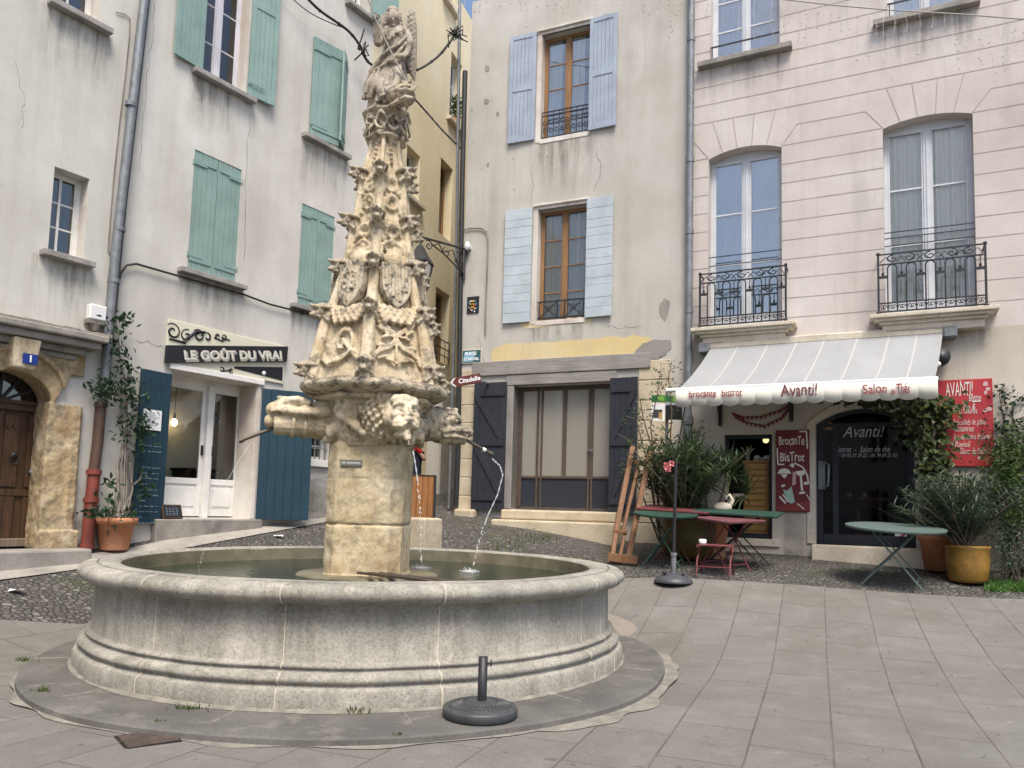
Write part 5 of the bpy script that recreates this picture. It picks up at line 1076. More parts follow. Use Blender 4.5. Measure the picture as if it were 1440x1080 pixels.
# ---------------------------------------------------------------- the fountain
ft=empty('stone_fountain',(FC[0],FC[1],0),'tall carved golden stone fountain with lion spouts and an angel above a round basin','fountain')
FY0=FC[1]; FS=2.44/2.232; ft.scale=(FS,)*3
def FP(px,py,dy=0.0): p=atr(px,py,FY0-dy*FS); return Vector((p[0]-FC[0],p[1]-FC[1],p[2]))/FS
def ax(py): return 516+(780-py)*32/760.0
def zq(py): return FP(ax(py),py).z
def shear(m,i0=0):
    for i in range(i0,len(m.v)): x,y,z=m.v[i]; m.v[i]=(x,y,z*.915)
R0=2.232
prof=[(R0-.02,-.25),(R0,.0),(R0,.11),(R0-.012,.135),(R0-.045,.15),(R0-.05,.165),(R0-.03,.18),(R0-.028,.205),(R0-.05,.225),(R0-.085,.24),(R0-.09,.255),(R0-.075,.265),(R0-.075,.28),(R0-.105,.295),(R0-.125,.33),(R0-.128,.60),(R0-.12,.67),(R0-.07,.678),(R0-.025,.695),(R0-.002,.72),(R0+.006,.75),(R0-.004,.782),(R0-.04,.806),(R0-.10,.815),(R0-.115,.812),(R0-.12,.79),(R0-.128,.79),(R0-.132,.818),(R0-.2,.822),(R0-.27,.815),(R0-.285,.79),(R0-.29,.5),(R0-.3,.38)]
prof[13:16]=[(R0-.105,.29),(R0-.118,.30),(R0-.122,.64)]; 
m=MB()
for a_,b_ in ((0,4),(3,6),(5,9),(8,11),(10,14),(13,16),(15,18),(17,25),(24,28),(27,31)): m.lathe(prof[a_:b_],144)
for i,v in enumerate(m.v):
    k=1+.005*mnoise.noise((v[0]*1.5,v[1]*1.5,v[2]*3))+.003*mnoise.noise((v[0]*7,v[1]*7,v[2]*9)); m.v[i]=(v[0]*k,v[1]*k,v[2]+.006*mnoise.noise((v[0]*2,v[1]*2,8)))
shear(m); m.build('basin',M_['granite'],ft)
m=MB(); m.lathe([(R0-.30,.36),(.3,.36)],96); m.build('basin_floor',M_['wetstone'],ft)
m=MB(); m.lathe([(R0-.286,.80),(R0-.293,.74),(R0-.297,.45)],96); shear(m); m.build('wet_lining',M_['wetstone'],ft)
m=MB()
def ang_at(px): # angle of the basin front under a pixel column
    best=min(np.linspace(-PI,0,721),key=lambda a:abs(atpx(FC[0]+FS*R0*math.cos(a),FC[1]+FS*R0*math.sin(a),.5)-px)); return best
def atpx(x,y,z):
    q=BM.T@np.array([x,y,z-EYE]); return 720+FPX*q[0]/q[2]
for px,w_,br in ((195,.007,0),(391,.01,1),(626,.013,1),(838,.009,0),(110,.006,0),(865,.007,0)):
    m=MB(); a=ang_at(px); pts=[((r+.0005)*math.cos(a+.004*mnoise.noise((z*9,px,0))),(r+.0005)*math.sin(a+.004*mnoise.noise((z*9,px,0))),z) for r,z in prof[1:25]]; i0=len(m.v); m.tube(pts,[w_*.5*(1+.5*mnoise.noise((p[2]*14,px,2))) for p in pts],6); shear(m); m.build('mortar_joint',M_['mortar'],ft)
m=MB(); a=ang_at(806); pts=[]
for r,z in prof[16:24]: pts.append(((r+.002),z))
for i in range(len(pts)-1):
    (r,z),(r2,z2)=pts[i],pts[i+1]; da=.011; m.add([(r*math.cos(a-da),r*math.sin(a-da),z),(r*math.cos(a+da),r*math.sin(a+da),z),(r2*math.cos(a+da*1.3),r2*math.sin(a+da*1.3),z2),(r2*math.cos(a-da),r2*math.sin(a-da),z2)],[[0,1,2,3]])
shear(m); m.build('mortar_joint',M_['mortar'],ft)
# water
wt=MB(); n=96; 
wt.lathe([(FS*(R0-.288),0),(1.5,0),(1.0,0),(.5,0),(.05,0)],96)
t=NT('basin_water'); tr=t.n('ShaderNodeBsdfTransparent'); tr.inputs[0].default_value=(.50,.55,.48,1); gl=t.n('ShaderNodeBsdfGlossy'); gl.inputs[1].default_value=.03; 
df=t.n('ShaderNodeBsdfDiffuse'); df.inputs[0].default_value=(.045,.07,.05,1); m0=t.n('ShaderNodeMixShader'); m0.inputs[0].default_value=.5; t.l(tr.outputs[0],m0.inputs[1]); t.l(df.outputs[0],m0.inputs[2])
nb=t.bump(t.noise(7,4,.6,dist=1.2),.28,.03); t.l(nb,gl.inputs['Normal']); fr=t.n('ShaderNodeFresnel'); fr.inputs[0].default_value=1.33; t.l(nb,fr.inputs['Normal']); mx=t.n('ShaderNodeMixShader'); t.l(fr.outputs[0],mx.inputs[0]); t.l(m0.outputs[0],mx.inputs[1]); t.l(gl.outputs[0],mx.inputs[2]); t.l(mx.outputs[0],t.out.inputs[0]); M_['water']=t.m
o=wt.build('water',M_['water'],None,loc=(FC[0],FC[1],.672)); tag(o,kind='structure')
# pedestal: chamfered square shaft in three courses
def cham(w_,c): h=w_/2; return [(-h+c,-h),(h-c,-h),(h,-h+c),(h,h-c),(h-c,h),(-h+c,h),(-h,h-c),(-h,-h+c)]
PR=Matrix.Rotation(R(-2),4,'Z')
def cpx(py): return FP(ax(py),py)
m=MB(); zs=[zq(812),zq(737),zq(675),zq(626)]; sw=.665
for i in range(3):
    m.prismz(cham(sw,.1),zs[i]+.011,zs[i+1]-.011)
m.prismz(cham(sw-.035,.095),.3,zs[3]+.1); m.prismz(cham(sw+.05,.11),zs[0]-.1,zs[0]+.04)
m.xform(PR); o=carve(m.build('pedestal',M_['pedstone'],ft),.011,1,.016,.09)
m=MB(); m.prismz([(.62*math.cos(a)*(1+.06*mnoise.noise((math.cos(a)*2,math.sin(a)*2,0))),.62*math.sin(a)*(1+.06*mnoise.noise((math.cos(a)*2,math.sin(a)*2,4)))) for a in np.linspace(0,2*PI,33)[:-1]],.36,.69/FS); m.build('pedestal_foot',M_['wetstone'],ft,bevel=.03,seg=2)
m=MB(); q=FP(494,651,.34); m.box(q.x-.092,q.x+.092,q.y-.006,q.y+.02,q.z-.028,q.z+.028); pq=m.build('plaque',flat('grey_plaque',(.16,.155,.145),.5),ft,bevel=.003)
m=MB()
for i in range(14):
    x=q.x-.08+.0115*i
    if i!=3: m.box(x,x+.008,q.y-.0075,q.y-.005,q.z-.008,q.z+.009)
m.build('engraving',flat('pale_engraving',(.5,.48,.45),.6),pq)
# corbel zone with reliefs
m=MB(); zc0,zc1=zq(628),zq(562); 
def lath8(m,pr,n=8,rot=PI/8): m.lathe([(hw/math.cos(PI/n) if n==8 else hw,z) for hw,z in pr],n,sm=False,a0=rot,cap=True)
lath8(m,[(.34,zc0-.02),(.38,zc0+.05),(.40,zq(600)),(.42,zq(578)),(.43,zq(571)),(.50,zq(569)),(.50,zq(563)),(.46,zq(562)),(.46,zq(558))])
r5=random.Random(11)
for a in np.linspace(-PI,PI,9)[:-1]:
    for k in range(7):
        aa=a+r5.uniform(-.36,.36); z=r5.uniform(zc0+.03,zq(576)); rr_=.41+.04*r5.random(); c=(rr_*math.sin(aa),-rr_*math.cos(aa),z); m.ball(c,(r5.uniform(.03,.06),r5.uniform(.03,.06),r5.uniform(.03,.065)),10,8)
    for k in range(4):
        aa=a+r5.uniform(-.35,.35); z=r5.uniform(zc0+.03,zq(590)); p=[(.42*math.sin(aa+.1*j*r5.uniform(-1,1)),-.42*math.cos(aa),z+.045*j) for j in range(3)]; m.tube(p,.024,7)
o=carve(m.build('relief_frieze',M_['limestone'],ft),.013,1,.01,.05)
# cornice
m=MB(); m.lathe([(.3,zq(571)),(.46,zq(567)),(.50,zq(563)),(.60,zq(560)),(.672,zq(556.5)),(.685,zq(551)),(.66,zq(547)),(.60,zq(544)),(.54,zq(542)),(.3,zq(540))],64,sm=True,cap=True)
for i,v in enumerate(m.v):
    a=math.atan2(v[1],v[0]); k=(1-.055*abs(math.sin(3*(a-(-PI/2)))))*(1+.045*mnoise.noise((v[0]*5,v[1]*5,v[2]*4)))
    m.v[i]=(v[0]*k,v[1]*k,v[2]+.02*mnoise.noise((v[0]*6,v[1]*6,9)))
M_['limegrey']=lime('sooty_limestone',(.40,.335,.235),(.54,.465,.345),(.66,.59,.465),(.085,.078,.067),.88,wash=(.28,.21,.12),wa=.4,sc=4,top=.55,th=(.49,.60))
carve(m.build('cornice',M_['limegrey'],ft),.012,1,.015,.06)
# spire body: hexagon, one rib towards the viewer
HR=-PI/2+R(1.5)
def hexr(py,hw): return hw*.955/.866*(FP(ax(py)+50,py)-FP(ax(py),py)).x/50
bodyp=[(551,88),(528,85),(500,79),(470,73),(446,67),(440,62),(415,55),(390,50),(384,47),(350,42),(318,38),(312,36),(280,32.5),(248,28.5),(240,27),(222,22.5),(205,20),(198,20)]
BP=[(hexr(py,hw),zq(py)) for py,hw in bodyp]
def rad(z):
    for (r1_,z1_),(r2_,z2_) in zip(BP,BP[1:]):
        if z1_<=z<=z2_: return r1_+(r2_-r1_)*(z-z1_)/(z2_-z1_)
    return BP[-1][0]
m=MB(); m.lathe([(r_*.88,z) for r_,z in BP],6,sm=False,a0=HR,cap=True)
def hv(k,z,f=1.0): r_=rad(z)*f; a=HR+k*PI/3; return Vector((r_*math.cos(a),r_*math.sin(a),z))
def fv(k,u,z,f=1.0): # point on face k at -1..1 across
    a=hv(k,z,f);b=hv(k+1,z,f); return a.lerp(b,(u+1)/2)
tiers=[zq(y) for y in (531,452,387,322,254)]
for k in range(6):
    for i in range(len(BP)-3):
        pass
    zz=np.linspace(BP[0][1],zq(246),20); m.tube([hv(k,z,.95) for z in zz],[.062-.032*i/19 for i in range(20)],8)
    zz=np.linspace(zq(246),BP[-1][1],6); m.tube([hv(k,z,.95) for z in zz],.02,8)
    # lowest storey: scroll or pointed tracery
    zb,zt=zq(524),zq(466)
    if k%2==1:
        for (u0,s_) in ((-.05,1),):
            c=fv(k,u0,(zb+zt)/2); 
            pts=[]
            for i in range(30):
                t_=i/29; r_=.17*(1-.72*t_); an=-2.2+t_*7.2; pts.append(fv(k,u0+r_*math.cos(an)/.33,(zb+zt)/2+r_*math.sin(an),.925))
            m.tube(pts,.013,7); m.tube([p*1.0+Vector((0,0,.0))+Vector((p.x,p.y,0)).normalized()*.012 for p in pts],.008,6); m.tube([(p-Vector((pts[i].x,pts[i].y,0)).normalized()*.0)*1.0+Vector((0,0,.026)) for i,p in enumerate(pts)],.011,7)
        m.tube([fv(k,.7-.2*j,zb+.02+.05*j,.925) for j in range(5)],.02,7); m.tube([fv(k,-.75,zb+.05,.925),fv(k,-.5,zb+.0,.925),fv(k,-.1,zb+.03,.925)],.025,7)
    else:
        for s_ in (-1,1):
            Q=[fv(k,s_*.78,zb,.925),fv(k,s_*.72,zb+.07,.925),fv(k,s_*.5,zb+.115,.925),fv(k,s_*.22,zb+.145,.925),fv(k,s_*.05,zb+.2,.925),fv(k,-s_*.1,zb+.265,.925),fv(k,-s_*.4,zb+.32,.925),fv(k,-s_*.68,zt-.02,.925),fv(k,-s_*.78,zt+.05,.925)]
            m.tube(Q,.0135,8); m.tube([q+Vector((0,0,.03)) for q in Q],.0095,7)
            for (u_,z_,ang_) in ((.52,zb+.05,.7),(.3,zb+.04,-.4),(.58,zt-.07,-.8),(.42,zt-.14,.5),(.62,zb+.16,.3)):
                c=fv(k,s_*u_,z_,.935); d_=(fv(k,s_*(u_-.3),z_+.05*ang_,.95)-c); m.tube([c-d_*.4,c,c+d_*.5,c+d_*.9+Vector((0,0,-.015))],[.008,.018,.015,.006],7)
        m.tube([fv(k,0,zb-.0,.925),fv(k,0,zb+.22,.925)],.012,6)
    # foliage apron under the shields
    for row,(zr,n_) in enumerate(((zq(447),7),(zq(453),6),(zq(459),5),(zq(464),4))):
        for j in range(n_):
            u=(-1+2*(j+.5)/n_)*.82*(1-.1*row); c=fv(k,u,zr,.95); o_=Vector((c.x,c.y,0)).normalized()
            m.tube([c-o_*.03+Vector((0,0,.03)),c+o_*.012,c+o_*.03+Vector((0,0,-.025)),c+o_*.022+Vector((0,0,-.045))],[.016,.027,.022,.008],7)
            for q_ in (-1,1): d_=(fv(k,u+q_*.1,zr-.012,.97)-c); m.tube([c+o_*.01,c+d_*.8+o_*.018,c+d_*1.25+Vector((0,0,-.012))],[.014,.014,.006],6)
    # helm above the shield and foliage
    c=fv(k,0,zq(379),1.0); m.ball(c,(.085,.085,.10),10,8)
    for j in range(8): c=fv(k,r5.uniform(-.8,.8),zq(r5.uniform(366,384)),.98); m.ball(c,r5.uniform(.028,.05),8,6)
    # upper tracery: round eyes between pointed arches
    for (ya,yb,nn) in ((372,326,2),(310,258,2)):
        for j in range(nn):
            zc_=zq(ya+(yb-ya)*(j+.5)/nn); h=abs(zq(yb)-zq(ya))/nn/2
            m.tube([fv(k,.42*math.cos(t_),zc_+h*.62*math.sin(t_),.93) for t_ in np.linspace(0,2*PI,17)],.017,7)
            for s_ in (-1,1): m.tube([fv(k,s_*.72,zc_-h,.93),fv(k,s_*.55,zc_+h*.3,.98),fv(k,0,zc_+h*.98,.985)],.018,7)
        for j in range(9): c=fv(k,r5.uniform(-.8,.8),zq(r5.uniform(yb,ya)),.93); m.ball(c,r5.uniform(.018,.034),8,6)
    for j in range(5): c=fv(k,.0,zq(238-7*j),1.0); m.ball(c,.017,7,5)
o=carve(m.build('spire',M_['limestone'],ft),.0085,0,.006,.03)
# crockets: beast-headed hooks on the ribs, five tiers of six
def crocket_mesh():
    m=MB()
    m.tube([(-.07,0,-.15),(-.01,0,-.09),(.03,0,-.03),(.085,0,.0),(.15,0,-.012),(.205,0,-.03)],[.045,.05,.052,.05,.036,.022],12)
    m.ball((.10,0,.0),(.058,.056,.04),12,8); m.ball((.195,0,-.028),(.034,.034,.02),10,8); m.ball((.12,0,-.045),(.05,.04,.02),10,8)
    for s_ in (-1,1):
        m.ball((.115,s_*.045,.012),.018,8,6); m.tube([(-.03,s_*.035,-.08),(.03,s_*.065,-.07),(.075,s_*.06,-.045)],[.03,.026,.012],8)
        m.tube([(-.06,s_*.045,.035),(.01,s_*.062,.05),(.07,s_*.06,.048),(.13,s_*.045,.04),(.19,s_*.03,.052)],[.02,.02,.018,.015,.009],8)
    m.tube([(-.07,0,.04),(.0,0,.062),(.07,0,.062),(.13,0,.05),(.18,0,.048),(.225,0,.066)],[.03,.034,.034,.03,.022,.01],8)
    return m
cr=carve(crocket_mesh().build('crocket',M_['limegrey'],ft),.0075,1,.003,.03)
first=True
for ti,z in enumerate(tiers):
    for k in range(6):
        if first: o=cr; first=False
        else: o=cr.copy(); COL.objects.link(o); o.parent=ft
        sc_f=(1.05,1.0,1.02,.98,.92)[ti]*r5.uniform(.94,1.06); p=hv(k,z,.97); o.location=p; o.rotation_euler=(0,r5.uniform(-.1,.1)+(.15 if ti==0 else 0),HR+k*PI/3+r5.uniform(-.08,.08)); o.scale=(sc_f*.72,sc_f*.9,sc_f*.95)
# heater shields on the faces
def shield_poly(w_,h):
    L=[(-w_/2,h/2),(-w_/2*1.0,h*.05)]+[(-w_/2*(1-t_**2.1),h*.05-h*.55*t_) for t_ in np.linspace(.15,1,9)]
    return L+[(-x,z) for x,z in L[::-1][1:]]
for k in range(6):
    zc_=zq(418); f=fv(k,0,zc_,1.0); nrm=Vector((f.x,f.y,0)).normalized(); yaw=math.atan2(nrm.x,-nrm.y)
    m=MB(); P=shield_poly(.27,.41); m.prism(P,-.035,.05); Pi_=shield_poly(.225,.365)
    if k%2==0:
        for x in (-.115,-.055,.005,.065): m.box(x,x+.03,-.052,-.03,-.17+abs(x+.015)*1.6,.19)
    else:
        for j in range(14): a=r5.uniform(0,2*PI); m.ball((r5.uniform(-.07,.07),-.036,r5.uniform(-.06,.12)),(.018,.014,.02),8,6)
        m.tube([(-.08,-.037,.0),(-.04,-.04,-.04),(0,-.04,-.0),(.04,-.04,-.04),(.08,-.037,.0)],.012,6); m.tube([(0,-.038,-.15),(0,-.04,.12)],.014,6); m.tube([(-.06,-.038,.1),(0,-.04,.14),(.06,-.038,.1)],.012,6)
        for x in (-.07,-.025,.025,.07): m.box(x-.012,x+.012,-.04,.0,.19,.235)
    o=carve(m.build('shield',M_['limegrey'],ft),.006,1,.002,.03); o.location=f+nrm*.035; o.rotation_euler=(R(-8),0,yaw)
# capital
m=MB(); z0c,z1c=zq(201),zq(166)
m.lathe([(.14,z0c-.05),(.15,z0c-.02),(.195,z0c-.005),(.2,z0c+.015),(.165,z0c+.03),(.15,z0c+.05),(.175,z1c-.05),(.2,z1c-.03),(.235,z1c-.008),(.235,z1c+.012),(.2,z1c+.02),(.19,zq(158)),(.185,zq(148)),(.17,zq(146))],8,sm=False,a0=PI/8,cap=True)
zm_=(z0c+z1c)/2+.005; am=(z1c-z0c)/2-.045
for s_ in (1,-1):
    pts=[((.19+.012*math.sin(10*a+s_))*math.cos(a),(.19+.012*math.sin(10*a+s_))*math.sin(a),zm_+s_*am*math.sin(5*a+.6)) for a in np.linspace(0,2*PI,100)]; m.tube(pts,.0145,7,caps=False)
for i in range(10):
    a=2*PI*i/10+.25; q=[((.205-.01*j)*math.cos(a+.05*j),(.205-.01*j)*math.sin(a+.05*j),zm_+(-1)**i*(.02+.02*j)) for j in range(4)]; m.tube(q,[.014,.018,.016,.008],7)
    if i%3==0: m.tube([(.215*math.cos(a+.05*math.cos(t_)*2.4),.215*math.sin(a+.05*math.cos(t_)*2.4),zm_+.032*math.sin(t_)) for t_ in np.linspace(0,5.5,12)],.012,6)
carve(m.build('capital',M_['limegrey'],ft),.0065,0,.002,.03)
# angel spearing a beast
M_['statue']=lime('grey_statue_stone',(.28,.24,.19),(.42,.37,.30),(.54,.485,.40),(.11,.10,.088),.8,wash=(.36,.28,.16),wa=.4,sc=5,top=.35,th=(.5,.62))
m=MB(); Z=lambda px,py,dy=0: FP(px,py,dy)
def tb(P,rs,n=10): m.tube([Z(*p) for p in P],rs,n)
def bl_(p,r_,rot=None): m.ball(Z(*p),r_,14,10,rot)
u=1/161.0
bl_((554,80,.0),(17*u,9*u,36*u)); bl_((573,70,.0),(8*u,7*u,36*u)); bl_((553,26,.10),(10.0*u,10*u,12.3*u)); bl_((552,17,.06),(9.8*u,10*u,8*u)); bl_((553,27.5,.165),(1.6*u,2*u,3*u)); bl_((553,32,.15),(3*u,2*u,1.2*u)); bl_((553,36,.135),(4*u,3*u,2.5*u))
for s_ in (-1,1):
    bl_((553+s_*3.6,24.5,.155),(2*u,1.3*u,1.4*u)); m.tube([Z(553+s_*2,21.8,.163),Z(553+s_*5.5,22.4,.15)],.9*u,6)
    for j in range(4): bl_((553+s_*(8.2+.7*j),21+4.5*j,.07-.005*j),(3.9*u,4.6*u,3.8*u))
tb([(554,38,.08),(555,46,.07),(556,58,.07),(557,72,.06),(554,90,.06),(551,112,.04),(549,140,.02)],[6*u,13*u,14*u,13.5*u,17*u,25*u,31*u],14)
tb([(541,44,.07),(555,40,.06),(571,46,.06)],[7*u,7.5*u,7*u],10)
tb([(541,45,.08),(535,54,.09),(531,62,.12)],[7*u,6.2*u,5.6*u]); tb([(531,62,.12),(529,47,.15),(529,32,.17)],[5.6*u,5*u,4*u]); bl_((528,25,.17),(5.2*u,4*u,5.2*u))
for j in range(4): tb([(524+j*1.6,27-j*1.8,.20),(528+j*.9,26-j*1.7,.215)],1.3*u,6)
tb([(572,46,.05),(576,60,.08),(572,74,.14)],[7*u,6*u,5*u]); tb([(572,74,.14),(566,80,.19),(562,78,.21)],[5*u,4.5*u,3.5*u]); bl_((561,79,.215),(4*u,3.4*u,4*u))
# cloak: heavy diagonal folds from the shoulder to the hem
tb([(571,52,.13),(560,63,.17),(545,72,.16),(533,86,.11),(521,103,.06)],[2.6*u,3*u,3.2*u,4.2*u,5*u]); tb([(572,60,.14),(563,70,.2),(552,84,.2),(538,93,.16),(522,103,.1),(515,120,.06),(512,140,.04)],[2.5*u,2.4*u,2.6*u,3.2*u,3.5*u,4*u,4*u])
for j,(x0_,x1_) in enumerate(((541,552),(545,560),(549,566))): tb([(x0_,60-j*5,.15),((x0_+x1_)/2,56-j*5,.17),(x1_,50-j*4,.14)],[1*u,2*u,1*u],7)
for (x0_,y0_,x1_,y1_) in ((534,96,520,138),(541,98,530,143),(549,98,541,146),(556,92,551,122),(527,100,514,132),(562,86,566,112),(546,110,560,142)):
    tb([(x0_,y0_,.15),((x0_+x1_)/2-2,(y0_+y1_)/2,.2),(x1_,y1_,.2)],[2.2*u,3.6*u,3*u],8)
tb([(558,98,.18),(562,112,.22),(556,124,.24),(543,130,.23)],[7*u,8*u,7.5*u,7*u]); tb([(538,112,.16),(534,124,.2),(540,138,.22)],[8*u,8.5*u,7*u])
m.lathe([(0,0),(.17,0),(.185,.03),(.17,.07),(.0,.1)],14,tuple(Z(548,148)+Vector((0,0,-.005))))
stt=carve(m.build('statue',M_['statue'],ft),.0048,0,.002,.025)
m=MB(); wl_=[(577,11,-.02),(583,17,-.04),(585.5,35,-.05),(586,60,-.05),(585.5,90,-.04),(583,113,-.02),(574,100,.0),(568,76,.02),(566,48,.03),(570,24,.01)]
P=[Z(*p) for p in wl_]; c=sum(P,Vector())/len(P); k0=len(m.v); nf=Vector((.15,-.05,0))
m.add([p+Vector((0,-.03,0)) for p in P]+[p+Vector((0,.035,0)) for p in P],[list(range(10)),list(range(10,20))[::-1]]+[[i,(i+1)%10,10+(i+1)%10,10+i] for i in range(10)])
for j in range(13): y_=20+7*j; m.tube([Z(572.5+j*.45,y_+4,.075-.002*j),Z(578,y_,.085-.002*j),Z(584.5,y_-3,.06)],1.0*u,6)
for x_ in (575,578.5,582): m.tube([Z(x_,22+abs(x_-578),.07),Z(x_+1.5,60,.075),Z(x_+1,100,.06)],.8*u,6)
carve(m.build('wing',M_['statue'],stt),.007,1,.003,.025)
m=MB(); P=[Z(*p) for p in ((535,22,-.08),(541,19,-.08),(545,30,-.06),(543,48,-.05),(538,62,-.06),(534,54,-.08),(533.5,36,-.1))]
m.add([p+Vector((0,-.01,0)) for p in P]+[p+Vector((0,.05,0)) for p in P],[list(range(7)),list(range(7,14))[::-1]]+[[i,(i+1)%7,7+(i+1)%7,7+i] for i in range(7)])
for j in range(5): m.tube([Z(535,28+6*j,-.05),Z(539,25+6*j,-.04),Z(543,27+6*j,-.04)],.8*u,6)
carve(m.build('wing',M_['statue'],stt),.007,1,.003,.025)
m=MB(); m.tube([Z(518,-2,.2),Z(527,25,.215),Z(540,52,.25),Z(552,77,.275),Z(563,98,.29),Z(573,118,.27)],1.1*u,8); m.build('lance',M_['greystone'],stt)
m=MB()
def tb2(P,rs,n=10): m.tube([Z(*p) for p in P],rs,n)
tb2([(545,138,.16),(556,134,.24),(566,128,.26),(573,118,.24)],[9*u,11*u,10*u,7*u]); m.ball(Z(570,136,.24),(15*u,13*u,14*u),14,10); m.ball(Z(572,124,.3),(10*u,9*u,6*u),12,8); tb2([(560,127,.36),(570,125,.4),(580,128,.34),(586,120,.26)],[2.5*u,3*u,3*u,2*u],7); tb2([(561,140,.33),(570,136,.4),(581,138,.33)],[2.5*u,3*u,2.5*u],7)
for s_ in (-1,1): m.ball(Z(571+s_*5,121,.36),2.2*u,8,6); m.tube([Z(571+s_*5,116,.3),Z(571+s_*9,108,.24)],[2.6*u,1*u],7)
tb2([(530,146,.12),(520,138,.1),(514,120,.04),(512,132,0)],[5*u,5*u,4*u,3*u]); tb2([(560,142,.28),(552,147,.28),(546,149,.24)],[4*u,3.5*u,2.5*u])
carve(m.build('slain_beast',M_['limegrey'],stt),.0075,1,.004,.025)
# the four spout heads
zg=zq(592)
def place(m,th): m.xform(Matrix.Translation((0,0,zg))@Matrix.Rotation(R(th)-PI/2,4,'Z'))
def lion():
    m=MB(); m.tube([(.2,0,.0),(.36,0,.0),(.46,0,.0)],[.2,.21,.17],16); m.ball((.5,0,.03),(.15,.15,.165),18,14)
    m.tube([(.58,0,.11),(.645,0,.05),(.69,0,-.02)],[.046,.042,.042],12); m.ball((.69,0,-.035),(.03,.05,.028),12,8)
    for s_ in (-1,1):
        m.ball((.625,s_*.062,-.075),(.075,.066,.056),14,10); m.ball((.622,s_*.07,.05),(.034,.042,.026),12,8); m.tube([(.652,s_*.03,.088),(.655,s_*.075,.094),(.622,s_*.125,.066)],[.017,.019,.012],9); m.ball((.61,s_*.085,.0),(.05,.055,.045),12,8); m.ball((.60,s_*.07,.12),(.05,.06,.05),12,8)
        m.ball((.47,s_*.15,.15),(.035,.045,.06),12,8); m.tube([(.69,s_*.02,-.065),(.69,s_*.07,-.10),(.64,s_*.125,-.10)],[.013,.017,.012],8); m.ball((.56,s_*.12,-.03),(.06,.05,.07),12,8)
    m.ball((.595,0,-.165),(.075,.085,.035),14,10); m.tube([(.55,0,-.13),(.66,0,-.155),(.685,0,-.215)],[.045,.036,.026],10); m.ball((.6,0,.13),(.05,.09,.05),12,8)
    m.ball((.34,0,.0),(.17,.24,.21),18,14)
    n=190
    for i in range(n):
        z=1-2*(i+.5)/n; r_=math.sqrt(1-z*z); a=i*2.39996; d=Vector((r_*math.cos(a),r_*math.sin(a),z))
        if d.x<-.35: continue
        c=Vector((.36+.165*d.x,.242*d.y,.01+.217*d.z))
        if c.x>.47 and abs(c.y)<.13 and c.z<.14: continue
        t_=Vector((-.2,0,-1)); t_=(t_-d*t_.dot(d)).normalized(); m.tube([c-t_*.018,c+d*.014,c+t_*.022],[.02,.023,.009],7)
    return m
def beast(var):
    m=MB(); 
    if var==0:   # long muzzle with clasping paws
        m.tube([(.22,0,-.03),(.40,0,-.05),(.56,0,-.065),(.72,0,-.065),(.86,0,-.075)],[.16,.155,.118,.112,.10],14)
        for x in (.44,.60,.70): m.tube([(x,.125*math.cos(t_),-.062+.125*math.sin(t_)) for t_ in np.linspace(0,2*PI,17)],.016,6)
        m.ball((.42,0,.06),(.15,.16,.11),14,10); m.ball((.72,0,.085),(.16,.12,.07),14,10); m.ball((.86,0,.04),(.07,.1,.07),12,8); m.ball((.895,0,-.06),(.045,.07,.06),10,8)
        for s_ in (-1,1):
            m.tube([(.36,s_*.13,.06),(.5,s_*.15,.03),(.68,s_*.13,.025),(.8,s_*.11,.03)],[.06,.05,.042,.034],9)
            for j in range(4): m.tube([(.78,s_*(.12-.02*j),.03+.018*j),(.85,s_*(.11-.02*j),.03+.016*j),(.89,s_*(.1-.02*j),.015+.012*j)],[.018,.017,.012],7)
            m.ball((.84,s_*.08,.075),.025,8,6); m.tube([(.58,s_*.1,.1),(.68,s_*.12,.13),(.78,s_*.1,.13)],[.04,.036,.02],8)
        for i in range(40): m.ball((r5.uniform(.56,.82),r5.uniform(-.11,.11),.1+r5.uniform(0,.055)),(.035,.02,.016),7,5)
    else:
        m.tube([(.22,0,-.02),(.4,0,-.01),(.55,0,.0)],[.17,.165,.15],14); m.ball((.56,0,.045),(.17,.15,.125),14,10)
        m.tube([(.58,0,-.05),(.72,0,-.075),(.86,0,-.085)],[.115,.11,.085],14); m.ball((.885,0,-.05),(.05,.075,.05),12,8)
        for s_ in (-1,1):
            m.tube([(.6,s_*.11,-.07),(.7,s_*.135,-.045),(.8,s_*.115,-.05),(.89,s_*.06,-.04)],[.022,.024,.02,.014],8); m.tube([(.62,s_*.1,-.11),(.72,s_*.12,-.1),(.84,s_*.09,-.115)],[.02,.022,.016],8)
            m.ball((.7,s_*.1,.055),(.04,.035,.035),10,8); m.tube([(.62,s_*.09,.12),(.72,s_*.11,.105),(.8,s_*.07,.05)],[.03,.03,.016],8); m.ball((.48,s_*.13,.12),(.05,.03,.07),10,8)
        for i in range(60): m.ball((r5.uniform(.34,.72),r5.uniform(-.12,.12),.07+r5.uniform(.02,.09)),(.04,.025,.02),7,5)
    return m
M_['bronze']=metal('brown_bronze_pipe',(.10,.085,.065),.5,.4,rust=(.16,.09,.05))
